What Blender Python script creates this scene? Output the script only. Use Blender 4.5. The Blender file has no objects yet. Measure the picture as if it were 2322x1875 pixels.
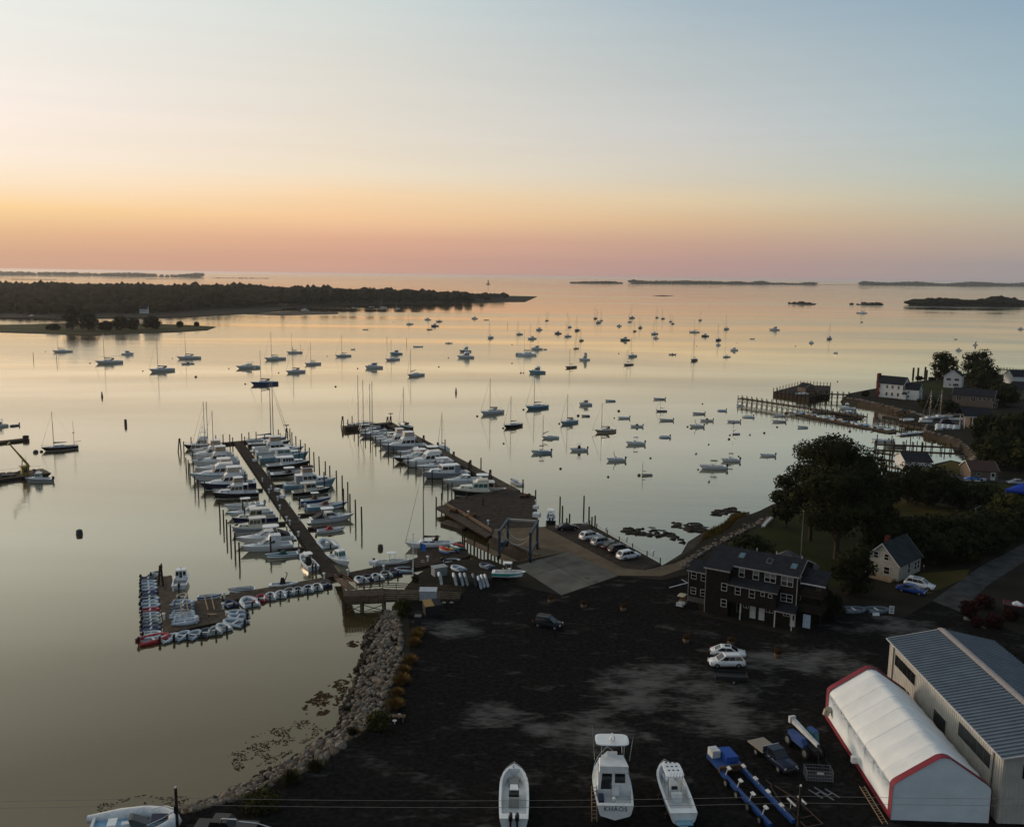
import bpy, bmesh, math, random
import numpy as np
from mathutils import Vector, Matrix, noise as mnoise
from mathutils.geometry import tessellate_polygon

sc = bpy.context.scene
col = sc.collection
R = math.radians
rnd = random.Random(7)

# ------------------------------------------------------------------ camera
CZ, PITCH, ROLL, FOC = 54.0, R(8.8), R(0.75), 2022.0      # drone height (m), tilt, roll, focal length in photo pixels
cF = Vector((0, math.cos(PITCH), -math.sin(PITCH)))
_u = Vector((0, math.sin(PITCH), math.cos(PITCH))); _r = Vector((1, 0, 0))
cR = _r*math.cos(ROLL) + _u*math.sin(ROLL)
cU = _u*math.cos(ROLL) - _r*math.sin(ROLL)
cam = bpy.data.objects.new('camera', bpy.data.cameras.new('camera')); col.objects.link(cam)
M = Matrix.Identity(4)
for i in range(3):
    M[i][0], M[i][1], M[i][2] = cR[i], cU[i], -cF[i]
M[2][3] = CZ
cam.matrix_world = M
cam.data.sensor_width = 36.0; cam.data.sensor_fit = 'HORIZONTAL'
cam.data.lens = FOC/2322*36.0
cam.data.clip_start = 0.5; cam.data.clip_end = 60000
sc.camera = cam

def G(px, py, z=0.0):
    """survey: the point of the horizontal plane z seen at photo pixel (px, py)"""
    d = cF*FOC + cR*(px-1161) - cU*(py-937.5)
    t = (z-CZ)/d.z
    return Vector((d.x*t, d.y*t, z))
def Pxy(x, y, z):
    v = Vector((x, y, z-CZ)); zz = v.dot(cF)
    return 1161+FOC*v.dot(cR)/zz, 937.5-FOC*v.dot(cU)/zz, zz
def ztop(g, py):
    """height above the ground point g that shows at photo row py"""
    lo, hi = g.z, g.z+80
    for _ in range(40):
        m = (lo+hi)/2
        if Pxy(g.x, g.y, m)[1] > py: lo = m
        else: hi = m
    return lo

# ------------------------------------------------------------------ sky, sun, exposure
def srgb(*c):
    return tuple((x/255/12.92 if x/255 <= .04045 else ((x/255+.055)/1.055)**2.4) for x in c)
SUN_AZ = R(-58)                                            # the sun is low behind the haze, left of the frame
w = bpy.data.worlds.new('World'); sc.world = w; w.use_nodes = True
nt = w.node_tree; N = nt.nodes; Lk = nt.links; N.clear()
def nd(t, **k):
    n = N.new(t)
    for a, b in k.items(): setattr(n, a, b)
    return n
def mth(op, a, b=None, clamp=False):
    n = nd('ShaderNodeMath', operation=op, use_clamp=clamp)
    for i, v in enumerate((a, b)):
        if v is None: continue
        if isinstance(v, (int, float)): n.inputs[i].default_value = v
        else: Lk.new(v, n.inputs[i])
    return n.outputs[0]
tc = nd('ShaderNodeTexCoord'); sx = nd('ShaderNodeSeparateXYZ'); Lk.new(tc.outputs['Generated'], sx.inputs[0])
elev = mth('DIVIDE', mth('ARCSINE', sx.outputs[2]), math.pi/2)                  # 0 horizon .. 1 zenith
epos = mth('POWER', mth('MAXIMUM', elev, 0.0), 0.5)                              # more resolution near the horizon
az = mth('ARCTAN2', sx.outputs[0], sx.outputs[1])
da = mth('SUBTRACT', az, SUN_AZ)
cosd = mth('COSINE', da)
ang = mth('DIVIDE', mth('ARCCOSINE', cosd), math.pi)                             # 0 at the sun's bearing .. 1 opposite
ELV = [0.0, 0.9, 2.1, 3.4, 4.7, 6.1, 8.7, 12.8, 16.1, 30, 90]
ZEN = (116,126,138)
COLS = [   # bearing from the sun (deg), colours at ELV (warm haze band, cream above it, pale blue higher)
 (28, [(204,164,142),(213,170,142),(233,189,147),(253,214,160),(255,232,202),(255,238,220),(253,240,230),(240,239,233),(237,240,236),(232,232,224)]),
 (47, [(202,160,144),(210,164,143),(224,174,146),(246,203,158),(251,216,174),(241,225,200),(233,223,208),(223,221,213),(214,222,219),(214,216,210)]),
 (69, [(176,150,146),(186,153,145),(200,164,145),(218,186,150),(224,203,170),(214,206,190),(205,205,202),(186,195,197),(168,185,196),(160,174,184)]),
 (88, [(152,148,150),(160,152,150),(178,163,151),(186,177,158),(183,187,174),(176,190,186),(166,187,194),(152,176,190),(134,163,186),(120,146,168)]),
 (180,[(112,114,122),(114,116,122),(118,120,125),(122,124,128),(124,128,133),(124,130,138),(124,132,142),(122,132,145),(121,132,146),(118,131,146)]),
]
def ramp(cols):
    n = nd('ShaderNodeValToRGB'); cr = n.color_ramp; cr.interpolation = 'LINEAR'
    cc = list(cols)+[ZEN]
    for i, (e, c) in enumerate(zip(ELV, cc)):
        p = math.sqrt(e/90)
        el = cr.elements[i] if i < 2 else cr.elements.new(p)
        el.position = p; el.color = srgb(*c)+(1,)
    Lk.new(epos, n.inputs[0]); return n.outputs[0]
cur = ramp(COLS[0][1])
for (a0, _), (a1, c1) in zip(COLS, COLS[1:]):
    mr = nd('ShaderNodeMapRange'); mr.interpolation_type = 'LINEAR'
    mr.inputs[1].default_value = a0/180; mr.inputs[2].default_value = a1/180
    Lk.new(ang, mr.inputs[0])
    mx = nd('ShaderNodeMix', data_type='RGBA'); Lk.new(mr.outputs[0], mx.inputs[0])
    Lk.new(cur, mx.inputs[6]); Lk.new(ramp(c1), mx.inputs[7]); cur = mx.outputs[2]
# faint uneven haze streaks
mp = nd('ShaderNodeMapping'); mp.inputs['Scale'].default_value = (1.5, 1.5, 26); Lk.new(tc.outputs['Generated'], mp.inputs[0])
nz = nd('ShaderNodeTexNoise'); nz.inputs['Scale'].default_value = 2.2; nz.inputs['Detail'].default_value = 3; Lk.new(mp.outputs[0], nz.inputs[0])
mr = nd('ShaderNodeMapRange'); mr.inputs[3].default_value = .965; mr.inputs[4].default_value = 1.035; Lk.new(nz.outputs[0], mr.inputs[0])
vm = nd('ShaderNodeVectorMath', operation='SCALE'); Lk.new(cur, vm.inputs[0]); Lk.new(mr.outputs[0], vm.inputs['Scale'])
bg = nd('ShaderNodeBackground'); Lk.new(vm.outputs[0], bg.inputs[0]); bg.inputs[1].default_value = 0.97
sky = nd('ShaderNodeTexSky', sky_type='NISHITA'); sky.sun_disc = False
sky.sun_elevation = R(5); sky.sun_rotation = SUN_AZ; sky.dust_density = 3.0
bg2 = nd('ShaderNodeBackground'); Lk.new(sky.outputs[0], bg2.inputs[0]); bg2.inputs[1].default_value = 0.003
ad = nd('ShaderNodeAddShader'); Lk.new(bg.outputs[0], ad.inputs[0]); Lk.new(bg2.outputs[0], ad.inputs[1])
wo = nd('ShaderNodeOutputWorld'); Lk.new(ad.outputs[0], wo.inputs[0])

sun = bpy.data.objects.new('sun', bpy.data.lights.new('sun', 'SUN')); col.objects.link(sun)
sun.data.energy = 1.5; sun.data.angle = R(12); sun.data.color = (1, .80, .60)
_e = R(7)
sun.rotation_euler = Vector((-math.sin(SUN_AZ)*math.cos(_e), -math.cos(SUN_AZ)*math.cos(_e), -math.sin(_e))).to_track_quat('-Z', 'Y').to_euler()

sc.view_settings.view_transform = 'Standard'; sc.view_settings.look = 'None'
sc.view_settings.exposure = 0.0; sc.view_settings.gamma = 1.0; sc.view_settings.use_curve_mapping = False
sc.cycles.max_bounces = 5; sc.cycles.diffuse_bounces = 2; sc.cycles.glossy_bounces = 3; sc.cycles.transmission_bounces = 2
sc.cycles.volume_bounces = 1; sc.cycles.transparent_max_bounces = 6; sc.cycles.caustics_reflective = False; sc.cycles.caustics_refractive = False
sc.cycles.use_denoising = True; sc.cycles.sample_clamp_indirect = 3.0

# ------------------------------------------------------------------ materials
_mats = {}
def mat(name, c, rough=.6, c2=None, scale=3.0, metal=0.0, spec=.4, bump=0.0, bscale=None, detail=4.0, lo=.35, hi=.65, stretch=None, coat=0.0):
    """principled material: base colour broken up by object-space noise, optional bump"""
    if name in _mats: return _mats[name]
    m = bpy.data.materials.new(name); m.use_nodes = True
    t = m.node_tree; b = t.nodes['Principled BSDF']
    b.inputs['Roughness'].default_value = rough; b.inputs['Metallic'].default_value = metal
    b.inputs['Specular IOR Level'].default_value = spec
    if coat: b.inputs['Coat Weight'].default_value = coat; b.inputs['Coat Roughness'].default_value = .08
    tcn = t.nodes.new('ShaderNodeTexCoord'); src = tcn.outputs['Object']
    if stretch:
        mp = t.nodes.new('ShaderNodeMapping'); mp.inputs['Scale'].default_value = stretch; t.links.new(src, mp.inputs[0]); src = mp.outputs[0]
    nz = t.nodes.new('ShaderNodeTexNoise'); nz.inputs['Scale'].default_value = scale; nz.inputs['Detail'].default_value = detail
    t.links.new(src, nz.inputs['Vector'])
    cr = t.nodes.new('ShaderNodeValToRGB'); cr.color_ramp.elements[0].position = lo; cr.color_ramp.elements[1].position = hi
    if c2 is None: c2 = tuple(x*.78 for x in c)
    cr.color_ramp.elements[0].color = tuple(c2)+(1,); cr.color_ramp.elements[1].color = tuple(c)+(1,)
    t.links.new(nz.outputs[0], cr.inputs[0]); t.links.new(cr.outputs[0], b.inputs['Base Color'])
    if bump:
        nb = t.nodes.new('ShaderNodeTexNoise'); nb.inputs['Scale'].default_value = bscale or scale*4; nb.inputs['Detail'].default_value = 4
        t.links.new(src, nb.inputs['Vector'])
        bp = t.nodes.new('ShaderNodeBump'); bp.inputs['Strength'].default_value = bump; bp.inputs['Distance'].default_value = .1
        t.links.new(nb.outputs[0], bp.inputs['Height']); t.links.new(bp.outputs[0], b.inputs['Normal'])
    _mats[name] = m; return m

WHITE = mat('white_gelcoat', (.80,.80,.78), .28, (.70,.70,.68), 1.3, spec=.5)
CREAM = mat('cream_gelcoat', (.74,.70,.58), .35, (.64,.60,.49), 1.3)
DECK = mat('deck_nonskid', (.72,.72,.70), .7, (.62,.62,.60), 2)
GREYD = mat('grey_deck', (.42,.44,.46), .7)
TEAK = mat('teak', (.20,.12,.065), .7, (.13,.075,.04), 3, stretch=(1,12,1))
NAVY = mat('navy_gelcoat', (.012,.022,.075), .2, (.009,.016,.055), 1, spec=.5)
BLACKH = mat('black_hull', (.012,.013,.016), .25, spec=.5)
GREENH = mat('green_hull', (.012,.07,.05), .3)
BLUEH = mat('blue_hull', (.03,.09,.25), .28, spec=.5)
LBLUE = mat('light_blue_hull', (.22,.42,.52), .3)
TEALH = mat('teal_hull', (.03,.36,.30), .3)
GREYH = mat('grey_hull', (.30,.33,.36), .35)
MAROON = mat('maroon_hull', (.12,.02,.02), .35)
WOODH = mat('varnished_wood', (.24,.10,.035), .35, (.15,.06,.02), 3, stretch=(1,8,1))
BOTTOM = mat('bottom_paint', (.03,.025,.03), .7)
GLASS = mat('dark_glass', (.012,.015,.018), .06, (.008,.01,.012), spec=.6)
TEALG = mat('green_glass', (.04,.16,.14), .08, spec=.6)
TAN = mat('tan_canvas', (.44,.32,.22), .85, (.34,.24,.16), 2)
CLEARV = mat('clear_vinyl', (.55,.45,.36), .25, (.40,.33,.27), 1.5)
BLACKC = mat('black_canvas', (.015,.015,.018), .8)
NAVYC = mat('navy_canvas', (.015,.022,.06), .85)
BLUEC = mat('blue_canvas', (.02,.08,.35), .8)
GREYC = mat('grey_canvas', (.30,.31,.34), .85)
REDC = mat('red_canvas', (.30,.02,.02), .8)
ORANGEC = mat('orange_canvas', (.75,.16,.03), .8)
GREENC = mat('green_canvas', (.01,.07,.06), .8)
BROWNC = mat('brown_sailcover', (.14,.06,.03), .85)
ALU = mat('spar_aluminium', (.34,.33,.31), .4, metal=.6)
STEEL = mat('stainless', (.55,.55,.55), .25, metal=.9)
WOODSPAR = mat('wood_spar', (.20,.10,.045), .45)
RUBG = mat('grey_hypalon', (.44,.50,.55), .55, (.36,.42,.47), 3)
RUBD = mat('dark_grey_hypalon', (.10,.12,.15), .6, (.07,.085,.11), 3)
RUBN = mat('navy_hypalon', (.05,.065,.14), .6)
RUBR = mat('red_hypalon', (.38,.02,.03), .55)
RUBW = mat('white_hypalon', (.66,.68,.68), .5)
RUBT = mat('olive_grey_hypalon', (.38,.41,.38), .55)
ENGB = mat('engine_black', (.012,.012,.014), .3, spec=.5)
ENGG = mat('engine_grey', (.30,.34,.37), .35)
ENGW = mat('engine_white', (.72,.72,.72), .3)
PILE = mat('tarred_pile', (.055,.038,.026), .9, (.025,.018,.013), 2.5, spec=.15, bump=.4, bscale=8)
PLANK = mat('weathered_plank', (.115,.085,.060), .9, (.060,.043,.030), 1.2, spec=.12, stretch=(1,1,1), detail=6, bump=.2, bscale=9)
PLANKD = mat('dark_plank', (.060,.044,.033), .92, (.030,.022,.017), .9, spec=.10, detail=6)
TIMBER = mat('brown_timber', (.14,.095,.06), .9, (.08,.055,.035), 2, spec=.12)
NEWWOOD = mat('light_timber', (.36,.25,.15), .85, (.26,.17,.10), 2, spec=.2)
PEDW = mat('pedestal_white', (.75,.75,.74), .5)

# ------------------------------------------------------------------ mesh builder
class MB:
    def __init__(s): s.v = []; s.f = []; s.m = []; s.sm = []
    def add(s, vs, fs, m=0, smooth=False):
        o = len(s.v); s.v += [tuple(p) for p in vs]
        for f in fs: s.f.append(tuple(i+o for i in f)); s.m.append(m); s.sm.append(smooth)
        return s
    def box(s, x0, x1, y0, y1, z0, z1, m=0):
        return s.add([(x0,y0,z0),(x1,y0,z0),(x1,y1,z0),(x0,y1,z0),(x0,y0,z1),(x1,y0,z1),(x1,y1,z1),(x0,y1,z1)],
                     [(0,3,2,1),(4,5,6,7),(0,1,5,4),(1,2,6,5),(2,3,7,6),(3,0,4,7)], m)
    def hexa(s, b, t, m=0):
        """b, t: four bottom and four top points, same winding"""
        return s.add(list(b)+list(t), [(0,3,2,1),(4,5,6,7),(0,1,5,4),(1,2,6,5),(2,3,7,6),(3,0,4,7)], m)
    def prism(s, poly, z0, z1, m=0, mside=None):
        n = len(poly)
        vs = [(p[0],p[1],z0) for p in poly]+[(p[0],p[1],z1) for p in poly]
        s.add(vs, [tuple(range(n))[::-1]], m); o = len(s.v)-2*n
        s.f.append(tuple(o+n+i for i in range(n))); s.m.append(m); s.sm.append(False)
        for i in range(n):
            j = (i+1) % n; s.f.append((o+i,o+j,o+n+j,o+n+i)); s.m.append(m if mside is None else mside); s.sm.append(False)
        return s
    def tube(s, p0, p1, r0, r1=None, n=6, m=0, cap=True):
        p0 = Vector(p0); p1 = Vector(p1); r1 = r0 if r1 is None else r1
        d = (p1-p0)
        if d.length < 1e-6: return s
        d.normalize(); a = d.orthogonal().normalized(); b = d.cross(a)
        vs = []
        for p, r in ((p0,r0),(p1,r1)):
            for k in range(n):
                t = 2*math.pi*k/n; vs.append(p+a*(r*math.cos(t))+b*(r*math.sin(t)))
        fs = [(k,(k+1)%n,n+(k+1)%n,n+k) for k in range(n)]
        s.add(vs, fs, m, n > 5)
        if cap: s.add(vs[:n], [tuple(range(n))[::-1]], m); s.add(vs[n:], [tuple(range(n))], m)
        return s
    def path(s, pts, r, n=5, m=0):
        for a, b in zip(pts, pts[1:]): s.tube(a, b, r, r, n, m)
        return s
    def loft(s, rings, m=0, closed=True, smooth=True, caps=True):
        n = len(rings[0]); vs = [p for r in rings for p in r]; fs = []
        for i in range(len(rings)-1):
            for k in range(n if closed else n-1):
                j = (k+1) % n; fs.append((i*n+k, i*n+j, (i+1)*n+j, (i+1)*n+k))
        s.add(vs, fs, m, smooth)
        if caps and closed:
            s.add(rings[0], [tuple(range(n))[::-1]], m); s.add(rings[-1], [tuple(range(n))], m)
        return s
    def ell(s, c, r, m=0, seg=8, rg=5, jit=0.0, rn=None):
        rings = []
        for i in range(1, rg):
            ph = math.pi*i/rg
            ring = []
            for k in range(seg):
                t = 2*math.pi*k/seg; q = 1+(rn.uniform(-jit, jit) if rn else 0)
                ring.append((c[0]+r[0]*q*math.sin(ph)*math.cos(t), c[1]+r[1]*q*math.sin(ph)*math.sin(t), c[2]-r[2]*q*math.cos(ph)))
            rings.append(ring)
        s.loft(rings, m, True, True, False)
        o = len(s.v); s.v += [(c[0],c[1],c[2]-r[2]),(c[0],c[1],c[2]+r[2])]
        base = o-(rg-1)*seg
        for k in range(seg):
            j = (k+1) % seg
            s.f.append((o, base+j, base+k)); s.m.append(m); s.sm.append(True)
            b2 = base+(rg-2)*seg; s.f.append((o+1, b2+k, b2+j)); s.m.append(m); s.sm.append(True)
        return s
    def quadbox(s, q, u0, u1, v0, v1, off=.02, m=0):
        """thin panel lying on quad q = (bl, br, tr, tl), seen from outside counter-clockwise"""
        a, b, c, d = [Vector(p) for p in q]
        def pt(u, v): return (a*(1-u)+b*u)*(1-v)+(d*(1-u)+c*u)*v
        n = (b-a).cross(d-a)
        if n.length < 1e-9: return s
        n.normalize(); p = [pt(u0,v0), pt(u1,v0), pt(u1,v1), pt(u0,v1)]
        return s.hexa([x-n*.01 for x in p], [x+n*off for x in p], m)
    def build(s, name, mats, parent=None, loc=None):
        me = bpy.data.meshes.new(name); me.from_pydata(s.v, [], s.f)
        if not isinstance(mats, (list, tuple)): mats = [mats]
        for x in mats: me.materials.append(x)
        if len(mats) > 1: me.polygons.foreach_set('material_index', s.m)
        me.polygons.foreach_set('use_smooth', s.sm)
        me.update()
        o = bpy.data.objects.new(name, me); col.objects.link(o)
        if parent: o.parent = parent
        if loc is not None: o.location = loc
        return o

def tag(o, label=None, cat=None, group=None, kind=None):
    if label: o['label'] = label
    if cat: o['category'] = cat
    if group: o['group'] = group
    if kind: o['kind'] = kind
    return o
def thing(name, label, cat, loc=(0,0,0), rz=0.0, group=None):
    o = bpy.data.objects.new(name, None); col.objects.link(o); o.empty_display_size = .5
    o.location = loc; o.rotation_euler = (0, 0, rz)
    return tag(o, label, cat, group)
def copy_tree(o, parent=None):
    c = o.copy(); col.objects.link(c)
    if parent: c.parent = parent
    for ch in [x for x in bpy.data.objects if x.parent == o]: copy_tree(ch, c)
    return c
# ------------------------------------------------------------------ sea
def water_material():
    m = bpy.data.materials.new('sea_water'); m.use_nodes = True; t = m.node_tree; b = t.nodes['Principled BSDF']
    b.inputs['Base Color'].default_value = (.034,.026,.010,1); b.inputs['Specular Tint'].default_value = (1,.95,.83,1); b.inputs['Roughness'].default_value = .05
    b.inputs['IOR'].default_value = 1.85; b.inputs['Specular IOR Level'].default_value = .5
    g = t.nodes.new('ShaderNodeNewGeometry')
    def noise(scale, stretch, detail=3, dist=0.0, rot=0.0):
        mp = t.nodes.new('ShaderNodeMapping'); mp.inputs['Scale'].default_value = stretch; mp.inputs['Rotation'].default_value = (0,0,rot)
        t.links.new(g.outputs['Position'], mp.inputs[0])
        n = t.nodes.new('ShaderNodeTexNoise'); n.inputs['Scale'].default_value = scale; n.inputs['Detail'].default_value = detail
        n.inputs['Distortion'].default_value = dist; t.links.new(mp.outputs[0], n.inputs['Vector']); return n.outputs[0]
    slick = noise(.0024, (.45, 2.1, 1), 5, 1.6, R(10))           # smooth slicks and breeze patches
    mr = t.nodes.new('ShaderNodeMapRange'); mr.interpolation_type = 'SMOOTHSTEP'
    mr.inputs[1].default_value = .40; mr.inputs[2].default_value = .62; mr.inputs[3].default_value = .25; mr.inputs[4].default_value = 1.0
    t.links.new(slick, mr.inputs[0])
    r1 = noise(.55, (.6, 1.4, 1), 3, .3); r2 = noise(.06, (.5, 1.5, 1), 3, .4, R(-20))
    ma = t.nodes.new('ShaderNodeMath'); ma.operation = 'MULTIPLY_ADD'; ma.inputs[1].default_value = 2.2
    t.links.new(r2, ma.inputs[0]); t.links.new(r1, ma.inputs[2])
    mu = t.nodes.new('ShaderNodeMath'); mu.operation = 'MULTIPLY'; t.links.new(ma.outputs[0], mu.inputs[0]); t.links.new(mr.outputs[0], mu.inputs[1])
    bp = t.nodes.new('ShaderNodeBump'); bp.inputs['Strength'].default_value = 1.0; bp.inputs['Distance'].default_value = .05
    t.links.new(mu.outputs[0], bp.inputs['Height']); t.links.new(bp.outputs[0], b.inputs['Normal'])
    # breeze roughens the far water
    mr2 = t.nodes.new('ShaderNodeMapRange'); mr2.inputs[1].default_value = .35; mr2.inputs[2].default_value = .65; mr2.inputs[3].default_value = .02; mr2.inputs[4].default_value = .17
    # reflection grows towards grazing view: mirror-calm film over brown, silty water
    gl = t.nodes.new('ShaderNodeBsdfGlossy'); gl.inputs['Color'].default_value = (1,.94,.79,1); df = t.nodes.new('ShaderNodeBsdfDiffuse'); df.inputs['Color'].default_value = (.062,.047,.020,1)
    t.links.new(slick, mr2.inputs[0]); t.links.new(mr2.outputs[0], gl.inputs['Roughness']); t.links.new(bp.outputs[0], gl.inputs['Normal'])
    lw = t.nodes.new('ShaderNodeLayerWeight'); lw.inputs['Blend'].default_value = .5; cr = t.nodes.new('ShaderNodeValToRGB'); e = cr.color_ramp.elements
    for i, (p, v) in enumerate(((0,.03),(.40,.07),(.54,.125),(.62,.23),(.71,.46),(.80,.67),(.90,.84),(.97,.95))):
        q = e[i] if i < 2 else e.new(p); q.position = p; q.color = (v,v,v,1)
    t.links.new(lw.outputs['Facing'], cr.inputs[0]); ms = t.nodes.new('ShaderNodeMixShader')
    mr3 = t.nodes.new('ShaderNodeMapRange'); mr3.inputs[1].default_value = .36; mr3.inputs[2].default_value = .64; mr3.inputs[3].default_value = 1.04; mr3.inputs[4].default_value = .84; t.links.new(slick, mr3.inputs[0])   # breeze-ruffled patches mirror less
    mf = t.nodes.new('ShaderNodeMath'); mf.operation = 'MULTIPLY'; mf.use_clamp = True; t.links.new(cr.outputs[0], mf.inputs[0]); t.links.new(mr3.outputs[0], mf.inputs[1]); t.links.new(mf.outputs[0], ms.inputs[0]); t.links.new(df.outputs[0], ms.inputs[1]); t.links.new(gl.outputs[0], ms.inputs[2])
    t.links.new(ms.outputs[0], t.nodes['Material Output'].inputs['Surface'])
    return m
WATER = water_material()
mb = MB()
rad = [0, 60, 150, 300, 600, 1200, 2500, 5000, 10000, 18000, 26000]; seg = 48
vs = [(0, 100, 0)]; fs = []
for r_ in rad[1:]:
    for k in range(seg): vs.append((r_*math.cos(2*math.pi*k/seg), 100+r_*math.sin(2*math.pi*k/seg), 0))
for k in range(seg): fs.append((0, 1+k, 1+(k+1) % seg))
for i in range(len(rad)-2):
    for k in range(seg):
        a = 1+i*seg; j = (k+1) % seg; fs.append((a+k, a+seg+k, a+seg+j, a+j))
mb.add(vs, fs); tag(mb.build('sea', WATER), 'calm harbour water reflecting the dawn sky', kind='structure')

# ------------------------------------------------------------------ haze
def haze():
    m = bpy.data.materials.new('haze_air'); m.use_nodes = True; t = m.node_tree; t.nodes.clear()
    v = t.nodes.new('ShaderNodeVolumePrincipled'); v.inputs['Color'].default_value = (.93,.90,.88,1)
    v.inputs['Density'].default_value = HAZE; v.inputs['Anisotropy'].default_value = .55
    o = t.nodes.new('ShaderNodeOutputMaterial'); t.links.new(v.outputs[0], o.inputs['Volume'])
    b = MB().box(-27000, 27000, -800, 27000, -6, 56)
    tag(b.build('haze', m), 'thin pale haze over the water', kind='stuff')
HAZE = 3.2e-5
if HAZE: haze()

# ------------------------------------------------------------------ land
def fill(poly):
    return [tuple(t) for t in tessellate_polygon([[Vector((p[0], p[1], 0)) for p in poly]])]
def area(poly): return sum(a[0]*b[1]-b[0]*a[1] for a, b in zip(poly, poly[1:]+poly[:1]))/2
def ccw(poly): return poly if area(poly) > 0 else poly[::-1]
def sheet(name, poly, z, m, kind='structure', label=None, thick=0.0, parent=None):
    """flat ground sheet (optionally with a rim going down by thick)"""
    poly = ccw([(p[0], p[1]) for p in poly]); mb = MB(); n = len(poly)
    fs = []
    for t in fill(poly):
        a, b, c = [poly[i] for i in t]
        fs.append(t if (b[0]-a[0])*(c[1]-a[1])-(b[1]-a[1])*(c[0]-a[0]) > 0 else t[::-1])
    mb.add([(p[0],p[1],z) for p in poly], fs)
    if thick:
        mb.add([(p[0],p[1],z) for p in poly]+[(p[0],p[1],z-thick) for p in poly], [(i, n+i, n+(i+1) % n, (i+1) % n) for i in range(n)])
    return tag(mb.build(name, m, parent), label, kind=kind)
def landmass(name, poly, z, m, slope=3.0, zb=-2.0, label=None, mshore=None):
    """land with a sloping rim going under water; poly = top edge"""
    poly = ccw([(p[0], p[1]) for p in poly]); n = len(poly); mb = MB()
    out = []
    for i in range(n):
        a = Vector(poly[i-1]); b = Vector(poly[i]); c = Vector(poly[(i+1) % n])
        d1 = (b-a).normalized() if (b-a).length > 1e-6 else Vector((1,0)); d2 = (c-b).normalized() if (c-b).length > 1e-6 else d1
        nn = Vector((d1.y+d2.y, -d1.x-d2.x)); nn = nn.normalized() if nn.length > 1e-6 else Vector((d1.y, -d1.x))
        out.append(b+nn*slope)
    fs = []
    for t in fill(poly):
        a, b, c = [poly[i] for i in t]
        fs.append(t if (b[0]-a[0])*(c[1]-a[1])-(b[1]-a[1])*(c[0]-a[0]) > 0 else t[::-1])
    mb.add([(p[0],p[1],z) for p in poly], fs)
    mb.add([(p[0],p[1],z) for p in poly]+[(p[0],p[1],zb) for p in out], [(i, n+i, n+(i+1) % n, (i+1) % n) for i in range(n)], 1)
    return tag(mb.build(name, [m, mshore or m]), label, kind='structure')
def pxs(l, z): return [G(x, y, z) for x, y in l]

DIRT = mat('dark_soil', (.030,.025,.018), .95, (.018,.016,.011), .15, spec=.05)
SHORE = mat('shore_mud', (.060,.045,.032), .9, (.030,.022,.016), .4, spec=.15, bump=.5, bscale=2)
LAWN = mat('lawn', (.034,.036,.010), .95, (.020,.023,.007), .12, spec=.05, bump=.4, bscale=6, detail=8)
DRYLAWN = mat('dry_lawn', (.085,.062,.018), .95, (.045,.040,.012), .10, spec=.05, bump=.4, bscale=6, detail=8)
LZ = 1.8
main_outline = pxs([(60,1960),(200,1885),(400,1862),(531,1817),(630,1775),(687,1752),(733,1736),(805,1668),(872,1628),(872,1590),
 (915,1500),(915,1443),(905,1400),(905,1352),(925,1325),(950,1300),(985,1280),(1050,1268),(1110,1268),(1150,1284),(1172,1273),(1221,1261),(1119,1217),(1122,1196),
 (1232,1195),(1300,1225),(1414,1288),(1475,1290),(1519,1275),(1545,1262),(1565,1248),(1600,1224),(1650,1204),(1672,1178),(1700,1166),(1722,1158),(1752,1143),
 (1850,1120),(1960,1095),(2060,1072),(2125,1050),(2156,1043),(2196,1052),(2216,1036),(2190,1013),(2175,999),(2150,988),(2099,975),(2106,961)], LZ)
main_outline += pxs([(2040,948),(2075,934),(2019,922),(1950,908),(1912,902),(1925,892),(1966,884),(2068,866),(2132,858),(2230,850),(2400,846),(2700,842)], LZ)
main_outline += [Vector((700, 380, LZ)), Vector((500, 40, LZ)), Vector((120, 20, LZ)), Vector((-60, 20, LZ))]
landmass('ground', main_outline, LZ, DIRT, 2.2, -1.5, 'dark ground of the boatyard and shore', SHORE)

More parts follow.
